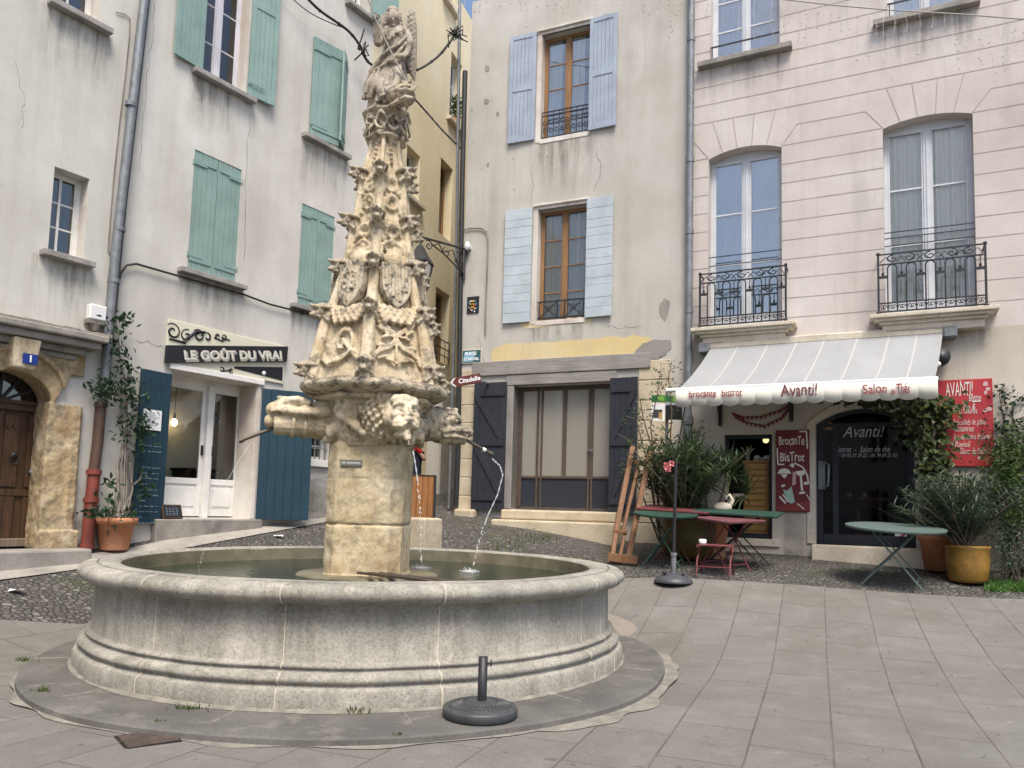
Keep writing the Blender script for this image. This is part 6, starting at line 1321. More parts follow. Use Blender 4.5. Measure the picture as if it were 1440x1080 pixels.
for th,mk,mt in ((38,lion(),'limestone'),(-70,beast(0),'limestone'),(110,beast(1),'limegrey'),(200,lion(),'limestone')):
    # 0 deg faces the viewer
    place(mk,th)
    off=Vector((-.03,-.03,0)) if th==38 else Vector()
    mk.xform(Matrix.Translation(off)); o=carve(mk.build('spout_head',M_[mt],ft),.0085,1,.004,.035)
    ps=MB(); 
    def q_(x,z): a=R(th); return Vector((x*math.sin(a),-x*math.cos(a),zg+z))
    if th in(-70,110): ps.tube([q_(.82,-.10),q_(1.12,-.24)],.016,10); ps.tube([q_(1.09,-.226),q_(1.13,-.245)],.022,10)
    else: ps.tube([q_(.62,-.17)+off,q_(.69,-.225)+off,q_(.705,-.26)+off],.017,10)
    ps.build('spout_pipe',M_['bronze'],o)
    if th==110: ps=MB(); ps.tube([q_(1.03,-.197),q_(1.06,-.212)],.021,10); ps.build('white_tape',M_['plasticw'],o)
# iron bars across the water
m=MB()
for (p,q) in (((505,790),(630,812)),((520,789),(652,811)),((536,788),(668,806)),((548,786),(610,812))):
    a=atr(*p,7.1);b=atr(*q,5.55); m.bar(((a[0]-FC[0])/FS,(a[1]-FC[1])/FS,.66),((b[0]-FC[0])/FS,(b[1]-FC[1])/FS,.735),.035,.02)
m.build('iron_bar',M_['rustframe'],ft)
M_['mortar2']=stone('dirty_mortar_bed',((.15,.14,.12),(.24,.225,.19),(.32,.3,.26)),da=.6,dirt=(.1,.095,.085),sc=9)
# apron step around the basin
m=MB(); n=120; vs=[]
for i in range(n):
    a=2*PI*i/n; k=.05*mnoise.noise((math.cos(a)*1.7,math.sin(a)*1.7,2)); r_=2.52+k+.2*max(0,-math.sin(a))**1.5-.05*max(0,-math.cos(a))+.06*max(0,math.cos(a))
    for rr_,z in ((R0-.05,.006),(r_-.02,.004),(r_,-.004),(r_+.012,-.1)): vs.append((rr_*math.cos(a),rr_*math.sin(a),z))
m.add(vs,[[i*4+j,((i+1)%n)*4+j,((i+1)%n)*4+j+1,i*4+j+1] for i in range(n) for j in range(3)]); m.build('apron_step',M_['apron'],ft)
m=MB(); vs=[]; n2=260
for i in range(n2):
    a=2*PI*i/n2; w_=max(.004,.035+.09*mnoise.noise((math.cos(a)*7,math.sin(a)*7,7)))+(.10+.06*mnoise.noise((math.cos(a)*11,math.sin(a)*11,3)) if -1.0<math.atan2(math.sin(a),math.cos(a))<.25 else 0); k=.05*mnoise.noise((math.cos(a)*1.7,math.sin(a)*1.7,2)); r_=2.52+k+.2*max(0,-math.sin(a))**1.5-.05*max(0,-math.cos(a))+.06*max(0,math.cos(a))
    for rr_,z in ((r_-.01,-.031),(r_+w_*.8,-.0345)): vs.append((rr_*math.cos(a),rr_*math.sin(a),z))
m.add(vs,[[i*2,((i+1)%n2)*2,((i+1)%n2)*2+1,i*2+1] for i in range(n2)]); m.build('mortar_bed',M_['mortar2'],ft)
m=MB(); vs=[]
for i in range(n): a=2*PI*i/n; vs+=[((R0-.01)*math.cos(a),(R0-.01)*math.sin(a),.03),((R0+.02+.015*mnoise.noise((math.cos(a)*6,math.sin(a)*6,1)))*math.cos(a),(R0+.028+.015*mnoise.noise((math.cos(a)*6,math.sin(a)*6,1)))*math.sin(a),.008)]
m.add(vs,[[i*2,((i+1)%n)*2,((i+1)%n)*2+1,i*2+1] for i in range(n)]); m.build('mortar_bed',M_['mortar2'],ft)
for a in (-2.75,-2.2,-1.72,-1.28,-.8,-.3,.2,2.7):
    m=MB(); P=[]
    for i in range(7): r_=R0+.03+i*.04; P.append((r_*math.cos(a+.006*mnoise.noise((i*.9,a,1))),r_*math.sin(a+.006*mnoise.noise((i*.9,a,1))),.0055-.0003*i))
    m.tube(P,.0055,5); m.build('step_joint',M_['mortar2'],ft)
# water jets
t=NT('clear_jet'); tr=t.n('ShaderNodeBsdfTransparent'); gl=t.n('ShaderNodeBsdfPrincipled'); gl.inputs['Base Color'].default_value=(.85,.87,.88,1); gl.inputs['Roughness'].default_value=.08; mx=t.n('ShaderNodeMixShader'); mx.inputs[0].default_value=.38; t.l(tr.outputs[0],mx.inputs[1]); t.l(gl.outputs[0],mx.inputs[2]); t.l(mx.outputs[0],t.out.inputs[0]); M_['jet']=t.m
def jet(P,dy,lab,r0=.008,drops=True,frag=.5):
    m=MB(); pts=[]
    q=[Vector(atr(px,py,FY0-d*FS)) for (px,py),d in zip(P,dy)]
    for i in range(len(q)-1):
        for j in range(8): pts.append(q[i].lerp(q[i+1],j/8))
    pts.append(q[-1]); k=int(len(pts)*frag); m.tube(pts[:k],[r0*(1+.5*math.sin(i*2.1)) for i in range(k)],7)
    for i in range(k,len(pts)): 
        for s_ in range(2): m.ball(pts[i]+Vector((rnd.uniform(-.01,.01),rnd.uniform(-.01,.01),rnd.uniform(-.03,.03))),(r0*rnd.uniform(.5,1.1),r0*.8,r0*rnd.uniform(1,2.4)),7,5)
    tag(m.build('water_jet',M_['jet']),lab,'water jet',"jets from the fountain's spouts")
def splash(px,py,lab):
    p=Vector(atr(px,py,1)); d=ray(px,py); t_=(.675-EYE)/d[2]; c=Vector((d[0]*t_,d[1]*t_,.675)); m=MB()
    for r_ in (.03,.065,.105): m.tube([(c.x+r_*math.cos(a)*(1+.1*math.sin(3*a)),c.y+r_*math.sin(a),c.z) for a in np.linspace(0,2*PI,25)],.006-.03*r_,5)
    for i in range(26): a=rnd.uniform(0,2*PI); r_=abs(rnd.gauss(0,.05)); m.ball((c.x+r_*math.cos(a),c.y+r_*math.sin(a),c.z+abs(rnd.gauss(0,.02))),rnd.uniform(.003,.008),6,5)
    tag(m.build('splash',M_['jet']),lab,'splash')
splash(660,803,'small white splash where the right jet meets the basin water'); splash(592,798,'small splash where the middle jet meets the basin water')
jet([(354,621),(338,645),(322,672),(310,705),(298,742),(286,775),(280,800)],[.38]*7,'thin dripping water jet from the left spout pipe of the fountain',.003,True,.35)
jet([(581,634),(586,665),(590,700),(592,745),(593,792)],[.72,.73,.74,.75,.75],'middle water jet falling straight from the lion mouth',.0055,True,.4)
jet([(692,645),(703,655),(707,668),(700,695),(686,725),(673,762),(664,806)],[-.4]*7,'right water jet curving from the long spout pipe',.0065,True,.75)
# ---------------------------------------------------------------- plants
def oleander(par,n,H,W,mat,L=.17,lw=.026,seed=1,lean=(0,0),bare=.25,stemr=.012,name='foliage',dens=1.0):
    r=random.Random(seed); lf=MB(); st=MB()
    for i in range(n):
        a=r.uniform(0,2*PI); sp=r.uniform(.1,1)**.7; tx,ty=W*sp*math.cos(a)+lean[0],W*sp*math.sin(a)*.8+lean[1]; hh=H*r.uniform(.55,1)*(1-.25*sp)
        b=Vector((r.uniform(-.08,.08),r.uniform(-.08,.08),0)); P=[b.lerp(Vector((tx,ty,hh)),t)+Vector((0,0,.12*H*math.sin(PI*t)))*(1-sp*.3) for t in (0,.25,.5,.75,1)]
        st.tube(P,[stemr,stemr*.9,stemr*.75,stemr*.6,stemr*.35],5)
        k=int(13*dens)
        for j in range(k):
            t=bare+(1-bare)*j/(k-1); i0=min(3,int(t*4)); p=P[i0].lerp(P[i0+1],t*4-i0); d=(P[i0+1]-P[i0]).normalized()
            for q in range(3):
                an=q*2.1+j*1.05; o=Vector((math.cos(an),math.sin(an),0)); dd=(o*1.0+d*r.uniform(.35,1.0)+Vector((0,0,r.uniform(-.35,.2)))); lf.leaf(p,dd,L*r.uniform(.7,1.2),lw*r.uniform(.8,1.25),up=Vector((0,0,1))+o*.2)
    f=lf.build(name,mat,par); s=st.build('stem',M_['twig'],par); return f
def bush(par,n,c,rad_,mat,L=.06,W=.035,seed=1,name='foliage',clump=14):
    r=random.Random(seed); m=MB()
    for i in range(n):
        d=Vector((r.gauss(0,1),r.gauss(0,1),r.gauss(0,1))).normalized()*r.uniform(.35,1)**.5; p=Vector(c)+Vector((d.x*rad_[0],d.y*rad_[1],d.z*rad_[2]))*r.uniform(.8,1.1)
        for j in range(clump): dd=Vector((r.gauss(0,1),r.gauss(0,1),r.gauss(.2,.8))); m.leaf(p+dd*.045,dd,L*r.uniform(.6,1.2),W*r.uniform(.7,1.2))
    return m.build(name,mat,par)
M_['twig']=wood('twig_bark',(.09,.07,.05),(.17,.13,.1))
M_['ole']=leafmat('oleander_leaf',(.022,.052,.022),(.075,.13,.055),(.16,.17,.06)); M_['ole2']=leafmat('bluish_leaf',(.03,.06,.04),(.09,.14,.09),(.2,.2,.1)); M_['yucca']=leafmat('sword_leaf',(.02,.045,.018),(.07,.1,.04),(.13,.12,.05)); M_['vine']=leafmat('autumn_vine_leaf',(.025,.045,.014),(.06,.08,.022),(.2,.16,.03)); M_['climb']=leafmat('climber_leaf',(.012,.035,.014),(.035,.075,.03)); M_['shrub']=leafmat('shrub_leaf',(.025,.055,.014),(.085,.14,.03)); M_['grassb']=leafmat('grass_blade',(.05,.085,.02),(.12,.16,.045),(.2,.18,.08))
M_['ochrepot']=metal('ochre_glazed_pot',(.28,.155,.03),.4,rust=(.2,.12,.04)); M_['shadedpot']=metal('shaded_ochre_pot',(.10,.075,.018),.45); M_['pinkf']=flat('pink_petal',(.75,.28,.3),.7)  # second pot: ochre darkened, the shade behind the tables put into its colour
def potm(par,prof,mat,soil=None,n=28):
    m=MB(); m.lathe(prof,n); p=m.build('pot',mat,par); s=MB(); r_,z=prof[-3][0]-.015,prof[-3][1]-.04; s.lathe([(r_,0),(.001,.01)],n,(0,0,z)); s.build('soil',M_['soil'],p); return p
def loc_(px,py,Y): p=atd(px,py,Y); return (p[0],p[1],p[2])
def gl_(px,py,Y): p=atd(px,py,Y); return (p[0],p[1],g1(p[0],p[1]))
# terracotta pot and climber by the shop
q=gl_(160,771,13.35); k=empty('climber_pot',q,'terracotta pot at the foot of the climber beside the blue shop shutter','plant pot')
s_=.245; potm(k,[(.0,0),(.17,0),(.175,.01),(.225,.33),(.262,.335),(.265,.415),(.24,.42),(.23,.39),(.0,.37)],M_['terra'])
k2=empty('climbing_plant',(q[0],q[1],q[2]+.37),'leafy climber growing up the wall from the terracotta pot beside the downpipe','plant',FA.yaw)
def lcl(px,py,off): 
    s,z=FA.st(px,py,off); w_=Vector(FA.world(s,off,z))-Vector((q[0],q[1],q[2]+.37)); return Matrix.Rotation(-FA.yaw,3,'Z')@w_
m=MB(); paths=[[(162,742,.3),(166,700,.15),(170,650,.1),(174,600,.1),(170,560,.1),(172,520,.12),(165,470,.12),(158,455,.12)],[(158,742,.3),(160,700,.2),(172,640,.12),(180,590,.1),(176,545,.12)],[(164,740,.3),(185,690,.15),(205,650,.15)],[(160,742,.3),(175,680,.1),(178,600,.08)]]
lf=MB(); r=random.Random(5)
for ip,P in enumerate(paths):
    pts=[lcl(*p) for p in P]; ex=[]
    for i in range(len(pts)-1):
        for j in range(5): ex.append(pts[i].lerp(pts[i+1],j/5)+Vector((r.gauss(0,.02),r.gauss(0,.015),0)))
    m.tube(ex,[.022*(1-.6*i/len(ex)) for i in range(len(ex))],6)
for i in range(7): a=lcl(172+r.uniform(-4,4),738,.25); b=lcl(178+r.uniform(-5,6),r.uniform(560,640),.07); m.tube([a,a.lerp(b,.5)+Vector((r.gauss(0,.05),-.05,0)),b],.009,5)
def lclump(px,py,off,n,sx,sz,L=.1,W=.042):
    c=lcl(px,py,off)
    for i in range(n): 
        p=c+Vector((r.gauss(0,sx),r.gauss(-.02,.06),r.gauss(0,sz))); lf.leaf(p,(r.gauss(0,.8),-abs(r.gauss(.4,.5)),r.gauss(.1,.8)),L*r.uniform(.7,1.25),W*r.uniform(.7,1.3))
for c in ((160,458,.15,40,.09,.06),(172,447,.15,26,.09,.05),(158,490,.15,35,.07,.09),(170,505,.15,42,.09,.1),(180,520,.15,30,.06,.07),(150,545,.18,60,.11,.07),(140,555,.18,46,.09,.06),(172,550,.15,60,.12,.08),(185,562,.15,46,.09,.09),(190,590,.2,50,.1,.09),(182,610,.2,46,.1,.09),(198,605,.2,36,.07,.09),(192,635,.2,26,.07,.07),(200,660,.2,16,.06,.07),(205,690,.2,18,.06,.06),(196,690,.2,14,.05,.05),(154,680,.25,20,.06,.03),(148,700,.28,10,.06,.03),(128,722,.3,34,.07,.03),(142,720,.3,30,.07,.04),(180,725,.3,20,.06,.05),(162,735,.3,10,.04,.04)): lclump(*c)
m.build('stem',M_['bark'],k2); lf.build('foliage',M_['climb'],k2)
k=empty('white_post',FA.world(FA.S(168,750,.06),.06,g1(q[0]-.05,q[1]+.2)),'slim white post on the wall behind the climber','post',FA.yaw); m=MB(); m.tube([(0,0,0),(0,0,FA.Z(175,600)-FA.Z(168,750)+.1)],.035,10); m.build('pole',M_['white'],k); m=MB(); m.tube([(0,0,FA.Z(174,610)-FA.Z(168,750)),(0,0,FA.Z(174,604)-FA.Z(168,750))],.042,10); m.build('clip',M_['zinc'],k)
# chalk board at the shop door, pads by the wall
k=empty('chalkboard',FB.world(FB.S(243,727,.1),.1,FB.Z(243,729,.1)),'small framed chalkboard leaning at the left shop door','chalkboard',FB.yaw); m=MB(); m.box(-.15,.15,-.015,.015,0,.2); m.build('frame',M_['door'],k,bevel=.003); m=MB(); m.box(-.13,.13,-.02,-.01,.02,.18); m.build('slate',M_['black'],k); m=MB()
for i in range(5): 
    for j in range(4): x=-.1+j*.05; m.box(x,x+rnd.uniform(.02,.04),-.023,-.019,.14-.025*i,.148-.025*i)
m.build('chalk_writing',M_['chalk'],k)
for ch in k.children: ch.rotation_euler=(R(-20),0,0)
# ---- café greenery
# big oleander in an ochre pot, left of the side opening
q=gl_(968,778,15.2); k=empty('oleander_tub',q,'large dark oleander in an ochre pot with painted-in shade behind the round green café table','plant')
potm(k,[(0,0),(.26,0),(.36,.1),(.41,.35),(.40,.55),(.43,.58),(.41,.6),(.38,.56),(0,.52)],M_['shadedpot']); 
n0=len(COL.objects); oleander(k,85,1.5,1.0,M_['ole'],L=.19,lw=.03,seed=3,dens=1.0,bare=.08)
for ch in k.children:
    if ch.name.startswith(('foliage','stem')): ch.location=(-.1,0,.5)
m=MB()
for c in ((937,655),(945,652),(939,659)): 
    p=Vector(loc_(*c,14.4))-Vector(q)
    for i in range(16): d=Vector((rnd.gauss(0,1),rnd.gauss(-.3,1),rnd.gauss(.2,1))); m.leaf(p+d.normalized()*.012,d,.05,.04)
m.build('blossom',M_['pinkf'],k)
q=gl_(1000,777,15.3); k=empty('yucca_pot',q,'spiky yucca in a tall terracotta urn beside the side opening','plant')
potm(k,[(0,0),(.2,0),(.2,.05),(.24,.4),(.3,.62),(.36,.66),(.35,.72),(.3,.7),(0,.68)],M_['terra']); m=MB(); st=MB(); r=random.Random(9)
for (cx_,cy_,cz_,n_,L_) in ((-.1,0,1.15,85,.62),(.25,-.05,1.25,80,.6),(-.28,.05,1.45,75,.6),(.5,0,.95,45,.5)):
    st.tube([(cx_*.3,cy_,.66),(cx_*.7,cy_,.95),(cx_,cy_,cz_)],.045,8)
    for i in range(n_):
        a=r.uniform(0,2*PI); e=r.uniform(-.5,1.4); d=Vector((math.cos(a)*math.cos(e),math.sin(a)*math.cos(e),math.sin(e))); p=Vector((cx_,cy_,cz_)); L2=L_*r.uniform(.6,1.1); w_=.035
        mid=p+d*L2*.55; tip=p+d*L2+Vector((0,0,-.25*L2*(1-abs(e)/2)*r.uniform(.2,1))); s2=d.cross(Vector((0,0,1))).normalized()*w_/2
        m.add([p-s2*.6,p+s2*.6,mid+s2,mid-s2,tip],[[0,1,2,3],[3,2,4]])
m.build('foliage',M_['yucca'],k); st.build('stem',M_['bark'],k)
k=empty('ceramic_swan',tuple(Vector(q)+Vector((.1,-.25,.70))),'white ceramic swan resting on the rim of the yucca urn','ornament'); m=MB(); m.ball((0,0,.06),(.14,.09,.08),14,10); m.tube([(.1,0,.08),(.15,0,.17),(.1,0,.25),(.05,0,.22),(.06,0,.18)],[.035,.03,.026,.024,.012],8); m.build('body',M_['sillC'],k)
# shrub sprays against the quoins, green sign on a post
q=gl_(925,772,15.9); k=empty('tall_wispy_shrub',q,'wispy tall shrub with small leaves in front of the pale quoins','plant'); m=MB(); st=MB(); r=random.Random(21)
def kp2(px,py,Y): return Vector(loc_(px,py,Y))-Vector(q)
for P in (((930,770),(925,680),(915,600),(925,550),(930,515)),((930,770),(940,660),(945,580),(940,530),(945,508)),((930,770),(915,670),(885,620),(868,610)),((930,770),(905,700),(885,660),(873,650)),((930,770),(950,650),(965,560),(960,540)),((930,770),(920,640),(905,590),(900,560)),((930,770),(940,690),(975,620),(985,600)),((930,770),(910,650),(895,590),(880,585))):
    pts=[kp2(a,b,15.8-.25*rnd.random()) for a,b in P]; st.tube(pts,[.016-.003*i for i in range(len(pts))],5)
    for i in range(1,len(pts)-1):
        for j in range(24):
            p=pts[i].lerp(pts[i+1],r.random())+Vector((r.gauss(0,.09),r.gauss(0,.08),r.gauss(0,.07))); m.leaf(p,(r.gauss(0,1),r.gauss(0,1),r.gauss(0,.6)),.075,.026)
m.build('foliage',M_['ole'],k); st.build('stem',M_['twig'],k)
k=empty('notice_post',gl_(939,770,16.0),'grey metal post carrying a green panel and two small pictures beside the downpipe','sign'); zz=k.location.z; dd=Vector(loc_(938,566,15.9))
def npb(px0,px1,py0,py1,Y,mat,nm,par=k,t_=.02):
    a=Vector(loc_(px0,py1,Y))-k.location; b=Vector(loc_(px1,py0,Y))-k.location; m=MB(); m.box(a.x,b.x,a.y-t_,a.y,a.z,b.z); return m.build(nm,mat,par,bevel=.003)
m=MB(); p=Vector(loc_(938,560,16.0))-k.location; m.tube([(p.x,0,0),(p.x,0,p.z+.1)],.025,8); m.build('post',M_['zinc'],k)
g=npb(916,954,556.5,565.5,15.9,flat('green_panel',(.05,.2,.05),.5),'green_panel'); 
for x0,x1,c in ((917.5,924,(.02,.12,.04)),(925,934,(.16,.36,.05)),(937,945,(.03,.15,.05)),(946,953,(.25,.42,.06))): npb(x0,x1,557.8,564,15.875,flat('green_field',c,.5),'green_field',g,.004)
for ch in list(g.children): ch.location=(0,0,0)
g=npb(915,935,568,592,15.9,M_['whiteen'],'picture_board'); npb(918.5,931.5,576,588,15.878,flat('picture_dark',(.05,.045,.05),.5),'picture',g,.004); npb(926,931.5,580,589,15.87,flat('picture_ochre',(.5,.3,.12),.5),'picture',g,.004)
npb(936,959,570,590,15.9,M_['black'],'black_board'); npb(935,956,566,571.5,15.9,flat('lilac_panel',(.4,.4,.47),.5),'pale_panel')
# right hand oleander in the ochre pot, shrubs at the edge
q=gl_(1361,807,13.6); k=empty('ochre_pot_oleander',q,'bushy oleander in a bright ochre pot right of the bistro door','plant'); k.scale=(.84,.84,.88); potm(k,[(0,0),(.24,0),(.28,.04),(.315,.3),(.31,.5),(.335,.53),(.32,.55),(.29,.52),(0,.48)],M_['ochrepot'])
oleander(k,100,1.3,1.0,M_['ole2'],L=.17,lw=.03,seed=8,bare=.2,lean=(-.12,0))
for ch in k.children:
    if ch.name.startswith(('foliage','stem')): ch.location=(-.05,0,.45)
q=gl_(1325,792,14.35); k=empty('terracotta_tub',q,'plain terracotta tub with sword leaves half hidden behind the ochre pot','plant'); potm(k,[(0,0),(.22,0),(.28,.42),(.31,.43),(.31,.5),(.28,.5),(.27,.47),(0,.45)],M_['terra']); m=MB(); r=random.Random(2)
for i in range(60):
    a=r.uniform(0,2*PI); e=r.uniform(.4,1.4); d=Vector((math.cos(a)*math.cos(e),math.sin(a)*math.cos(e),math.sin(e))); m.leaf(Vector((0,0,.45)),d,r.uniform(.6,1.15),.04,up=(0,0,1))
m.build('foliage',M_['yucca'],k)
q=gl_(1310,785,14.9); k=empty('door_vine',FR.world(FR.S(1300,770),.1,-.2+g1(*FR.world(FR.S(1300,770),.1,0)[:2])),'vine with yellowing leaves climbing around the right side of the bistro door','plant',FR.yaw); m=MB(); st=MB(); r=random.Random(31); O=Vector(k.location); RI=Matrix.Rotation(-FR.yaw,3,'Z')
def vp(px,py,off): s,z=FR.st(px,py,off); return RI@(Vector(FR.world(s,off,z))-O)
vine=[(1305,770,.08),(1303,700,.1),(1306,640,.15),(1312,600,.2),(1300,575,.25),(1260,565,.3),(1215,562,.3),(1180,563,.25)]
st.tube([vp(*p) for p in vine],.02,6); st.tube([vp(1305,770,.1),vp(1315,680,.15),vp(1322,610,.2),vp(1330,570,.2)],.016,6)
for (px,py,off,n,sx,sz) in ((1200,563,.25,22,.15,.04),(1235,565,.28,34,.16,.05),(1262,567,.3,50,.15,.06),(1285,570,.3,90,.14,.09),(1305,575,.3,110,.15,.1),(1325,572,.3,70,.12,.1),(1290,592,.28,70,.1,.1),(1308,605,.25,110,.14,.12),(1318,630,.22,90,.13,.12),(1310,650,.22,80,.1,.1),(1324,655,.22,50,.1,.1),(1314,675,.2,40,.1,.1)):
    c=vp(px,py,off)
    for i in range(n): p=c+Vector((r.gauss(0,sx),r.gauss(0,.08),r.gauss(0,sz))); m.leaf(p,(r.gauss(0,.8),-abs(r.gauss(.3,.4)),-abs(r.gauss(.6,.5))),.11*r.uniform(.7,1.2),.085*r.uniform(.7,1.2),up=(r.gauss(0,.3),-1,.5))
m.build('foliage',M_['vine'],k); st.build('stem',M_['bark'],k)
def wallshrub(nm,lab,q,cl,mat,L,W,seed,stems):
    k=empty(nm,q,lab,'plant'); r=random.Random(seed); m=MB(); st=MB()
    for (px,py,Y,n,s1,s2) in cl:
        c=Vector(loc_(px,py,Y))-Vector(q); st.tube([Vector((r.gauss(0,.08),r.gauss(0,.08),0)),c*.5+Vector((r.gauss(0,.05),0,0)),c],[.02,.014,.006],5)
        for i in range(n): 
            p=c+Vector((r.gauss(0,s1),r.gauss(0,s1*.7),r.gauss(0,s2))); d=Vector((r.gauss(0,1),r.gauss(-.2,1),r.gauss(.2,.8)))
            m.leaf(p,d,L*r.uniform(.6,1.25),W*r.uniform(.7,1.2))
    m.build('foliage',mat,k); st.build('stem',M_['twig'],k)
q=gl_(1432,806,13.7)
wallshrub('wall_climber','loose climbing shrub with sparse leaves on the wall at the right edge',gl_(1436,795,14.0),[(1405,552,14.2,40,.06,.06),(1410,580,14.2,30,.08,.08),(1425,565,14.1,40,.09,.07),(1436,560,14.1,60,.1,.08),(1400,600,14.2,45,.1,.09),(1420,610,14.1,50,.12,.09),(1440,600,14,80,.12,.12),(1415,590,14.2,20,.1,.1),(1398,625,14.2,25,.07,.07)],M_['climb'],.095,.038,41,3)
wallshrub('green_shrub','dense bright green shrub at the right edge beyond the ochre pot',gl_(1440,800,13.9),[(1415,640,13.9,414,.17,.14),(1438,640,13.8,594,.2,.2),(1410,675,13.8,468,.17,.16),(1440,690,13.7,594,.2,.2),(1425,720,13.6,468,.18,.16),(1465,660,13.8,540,.25,.3)],M_['shrub'],.07,.032,42,3)
wallshrub('low_shrub','low dark shrub with small pale buds beside the ochre pot',gl_(1418,806,13.5),[(1405,745,13.4,130,.12,.12),(1420,770,13.4,200,.14,.14),(1440,780,13.3,220,.16,.16),(1412,790,13.4,140,.12,.08),(1440,745,13.4,120,.15,.12)],M_['ole2'],.05,.022,43,3)
# ---- café tables
def xlegs(m,w_,d_,h,t=.018):
    for y in (-d_,d_): m.bar((-w_,y,0),(w_*.75,y*.8,h),t,t); m.bar((w_,y,0),(-w_*.75,y*.8,h),t,t)
    for x in (-w_,w_): m.bar((x*.78,-d_*.95,h*.13),(x*.78,d_*.95,h*.13),t*.8)
    m.bar((-w_*.1,-d_*.9,h*.48),(-w_*.1,d_*.9,h*.48),t*.8)
def table(lab,q,rx,ry,h,mat,rz=0,legw=.3,legd=.25,shape='round',lm=None,top=.022,tilt=5):
    k=empty('cafe_table',q,lab,'table',rz,'folding metal café tables'); m=MB(); k.rotation_mode='ZYX'; k.rotation_euler=(R(tilt),0,rz)
    if shape=='round':
        P=[(rx*math.cos(a),ry*math.sin(a)) for a in np.linspace(0,2*PI,41)[:-1]]
    else:
        P=[]; c=.05
        for (sx,sy,a0) in ((1,1,0),(-1,1,PI/2),(-1,-1,PI),(1,-1,1.5*PI)):
            for a in np.linspace(a0,a0+PI/2,5): P.append((sx*(rx-c)+c*math.cos(a),sy*(ry-c)+c*math.sin(a)))
    m.prismz(P,h-top,h); m.prismz([(x*.985,y*.985) for x,y in P],h-top-.012,h-top); m.build('table_top',mat,k,bevel=.004,seg=2); l=MB(); xlegs(l,legw,legd,h-top-.01); l.build('leg_frame',lm or mat,k,bevel=.003); return k
M_['tgreen']=paint('bottle_green_metal',(.022,.062,.046),(.09,.11,.085),.4,grain='n'); M_['tgrey']=paint('grey_green_metal',(.10,.14,.128),(.17,.19,.175),.35,grain='n'); M_['tred']=paint('dusty_red_metal',(.15,.04,.042),(.2,.12,.11),.5,grain='n'); M_['tpink']=paint('faded_rose_metal',(.16,.06,.068),(.3,.22,.235),.7,grain='n'); M_['tdark']=paint('dark_metal',(.04,.032,.03),(.12,.06,.05),.4,grain='n')
def tq(px,py,Y): p=atd(px,py,Y); return (p[0],p[1],g1(p[0],p[1]))
table('large grey-green oval café table in front of the bistro door',tq(1256,805,13.35),.60,.6,.755,M_['tgrey'],R(-30),.36,.3)
table('round bottle green café table behind the bare parasol pole',tq(934,793,14.2),.44,.44,.735,M_['tgreen'],R(-20),.27,.22)
table('dull red café table tucked behind the round green one',tq(951,783,14.9),.52,.4,.76,M_['tred'],R(-26),.26,.22,'rect')
table('rose and pale scuffed square café table behind the red stool',tq(1019,800,14.0),.40,.36,.70,M_['tpink'],R(-60),.25,.22,'rect',lm=M_['tred'])
table('dark green long café table on black crossed legs before the side opening',tq(1036,789,14.5),.58,.38,.76,M_['tgreen'],R(-26),.42,.26,'rect',lm=M_['tdark'])
# red folding stool
k=empty('folding_stool',tq(1006,810,13.45),'low red folding stool with thin rusty legs under the rose table','stool',R(-22)); m=MB(); sx=.21; sy=.19; h=.40
for i in range(6): m.box(-sx,sx,-sy+.065*i,-sy+.065*i+.052,h-.02,h)
m.build('seat',M_['tred'],k,bevel=.004); m=MB()
for x in (-sx,sx):
    m.tube([(x,-sy-.05,0),(x,-sy,h*.5),(x,sy*.7,h-.02)],.012,6); m.tube([(x,sy+.05,0),(x,sy*.3,h*.5),(x,-sy,h-.02)],.012,6); m.tube([(x,sy+.0,h-.02),(x,sy+.02,h+.03)],.012,6)
m.bar((-sx,-sy-.03,.12),(sx,-sy-.03,.12),.014); m.bar((-sx,sy+.03,.12),(sx,sy+.03,.12),.014); m.build('leg_frame',M_['tred'],k)
m=MB(); m.lathe([(0,0),(.045,0),(.05,.02),(.05,.06),(.042,.065),(.04,.02),(0,.02)],14); o=m.build('ashtray',M_['whiteen']); o.location=tuple(Vector(k.location)+Vector((-.17,-.0,.40))); tag(o,'small white ashtray on the left edge of the red stool','ashtray')
# parasol pole and cast base
def dome_base(m,r_,h): m.lathe([(r_*.98,0),(r_,.015),(r_*.93,h*.35),(r_*.72,h*.7),(r_*.4,h*.93),(.05,h),(.045,h+.02),(.0,h+.02)],32)
q=tq(947,819,13.05); k=empty('parasol_stand',q,'tall bare black parasol pole in a dark domed base in front of the green table','parasol stand'); m=MB(); dome_base(m,.245,.12); m.build('base',metal('gunmetal_base',(.06,.062,.072),.45),k); m=MB(); m.tube([(0,0,.1),(0,0,.37)],.034,14); m.tube([(0,0,.34),(0,0,.375)],.042,14); m.build('sleeve',M_['zinc'],k); m=MB(); m.tube([(0,0,.37),(.02,0,1.55)],.022,12); m.build('pole',M_['iron'],k); m=MB(); m.tube([(-.03,-.02,.2),(-.09,-.04,.2)],.008,6); m.ball((-.1,-.04,.2),.018,8,6); m.ball((-.13,-.08,.125),.025,8,6); m.ball((.1,-.1,.115),.02,8,6); m.build('knob',M_['iron'],k)
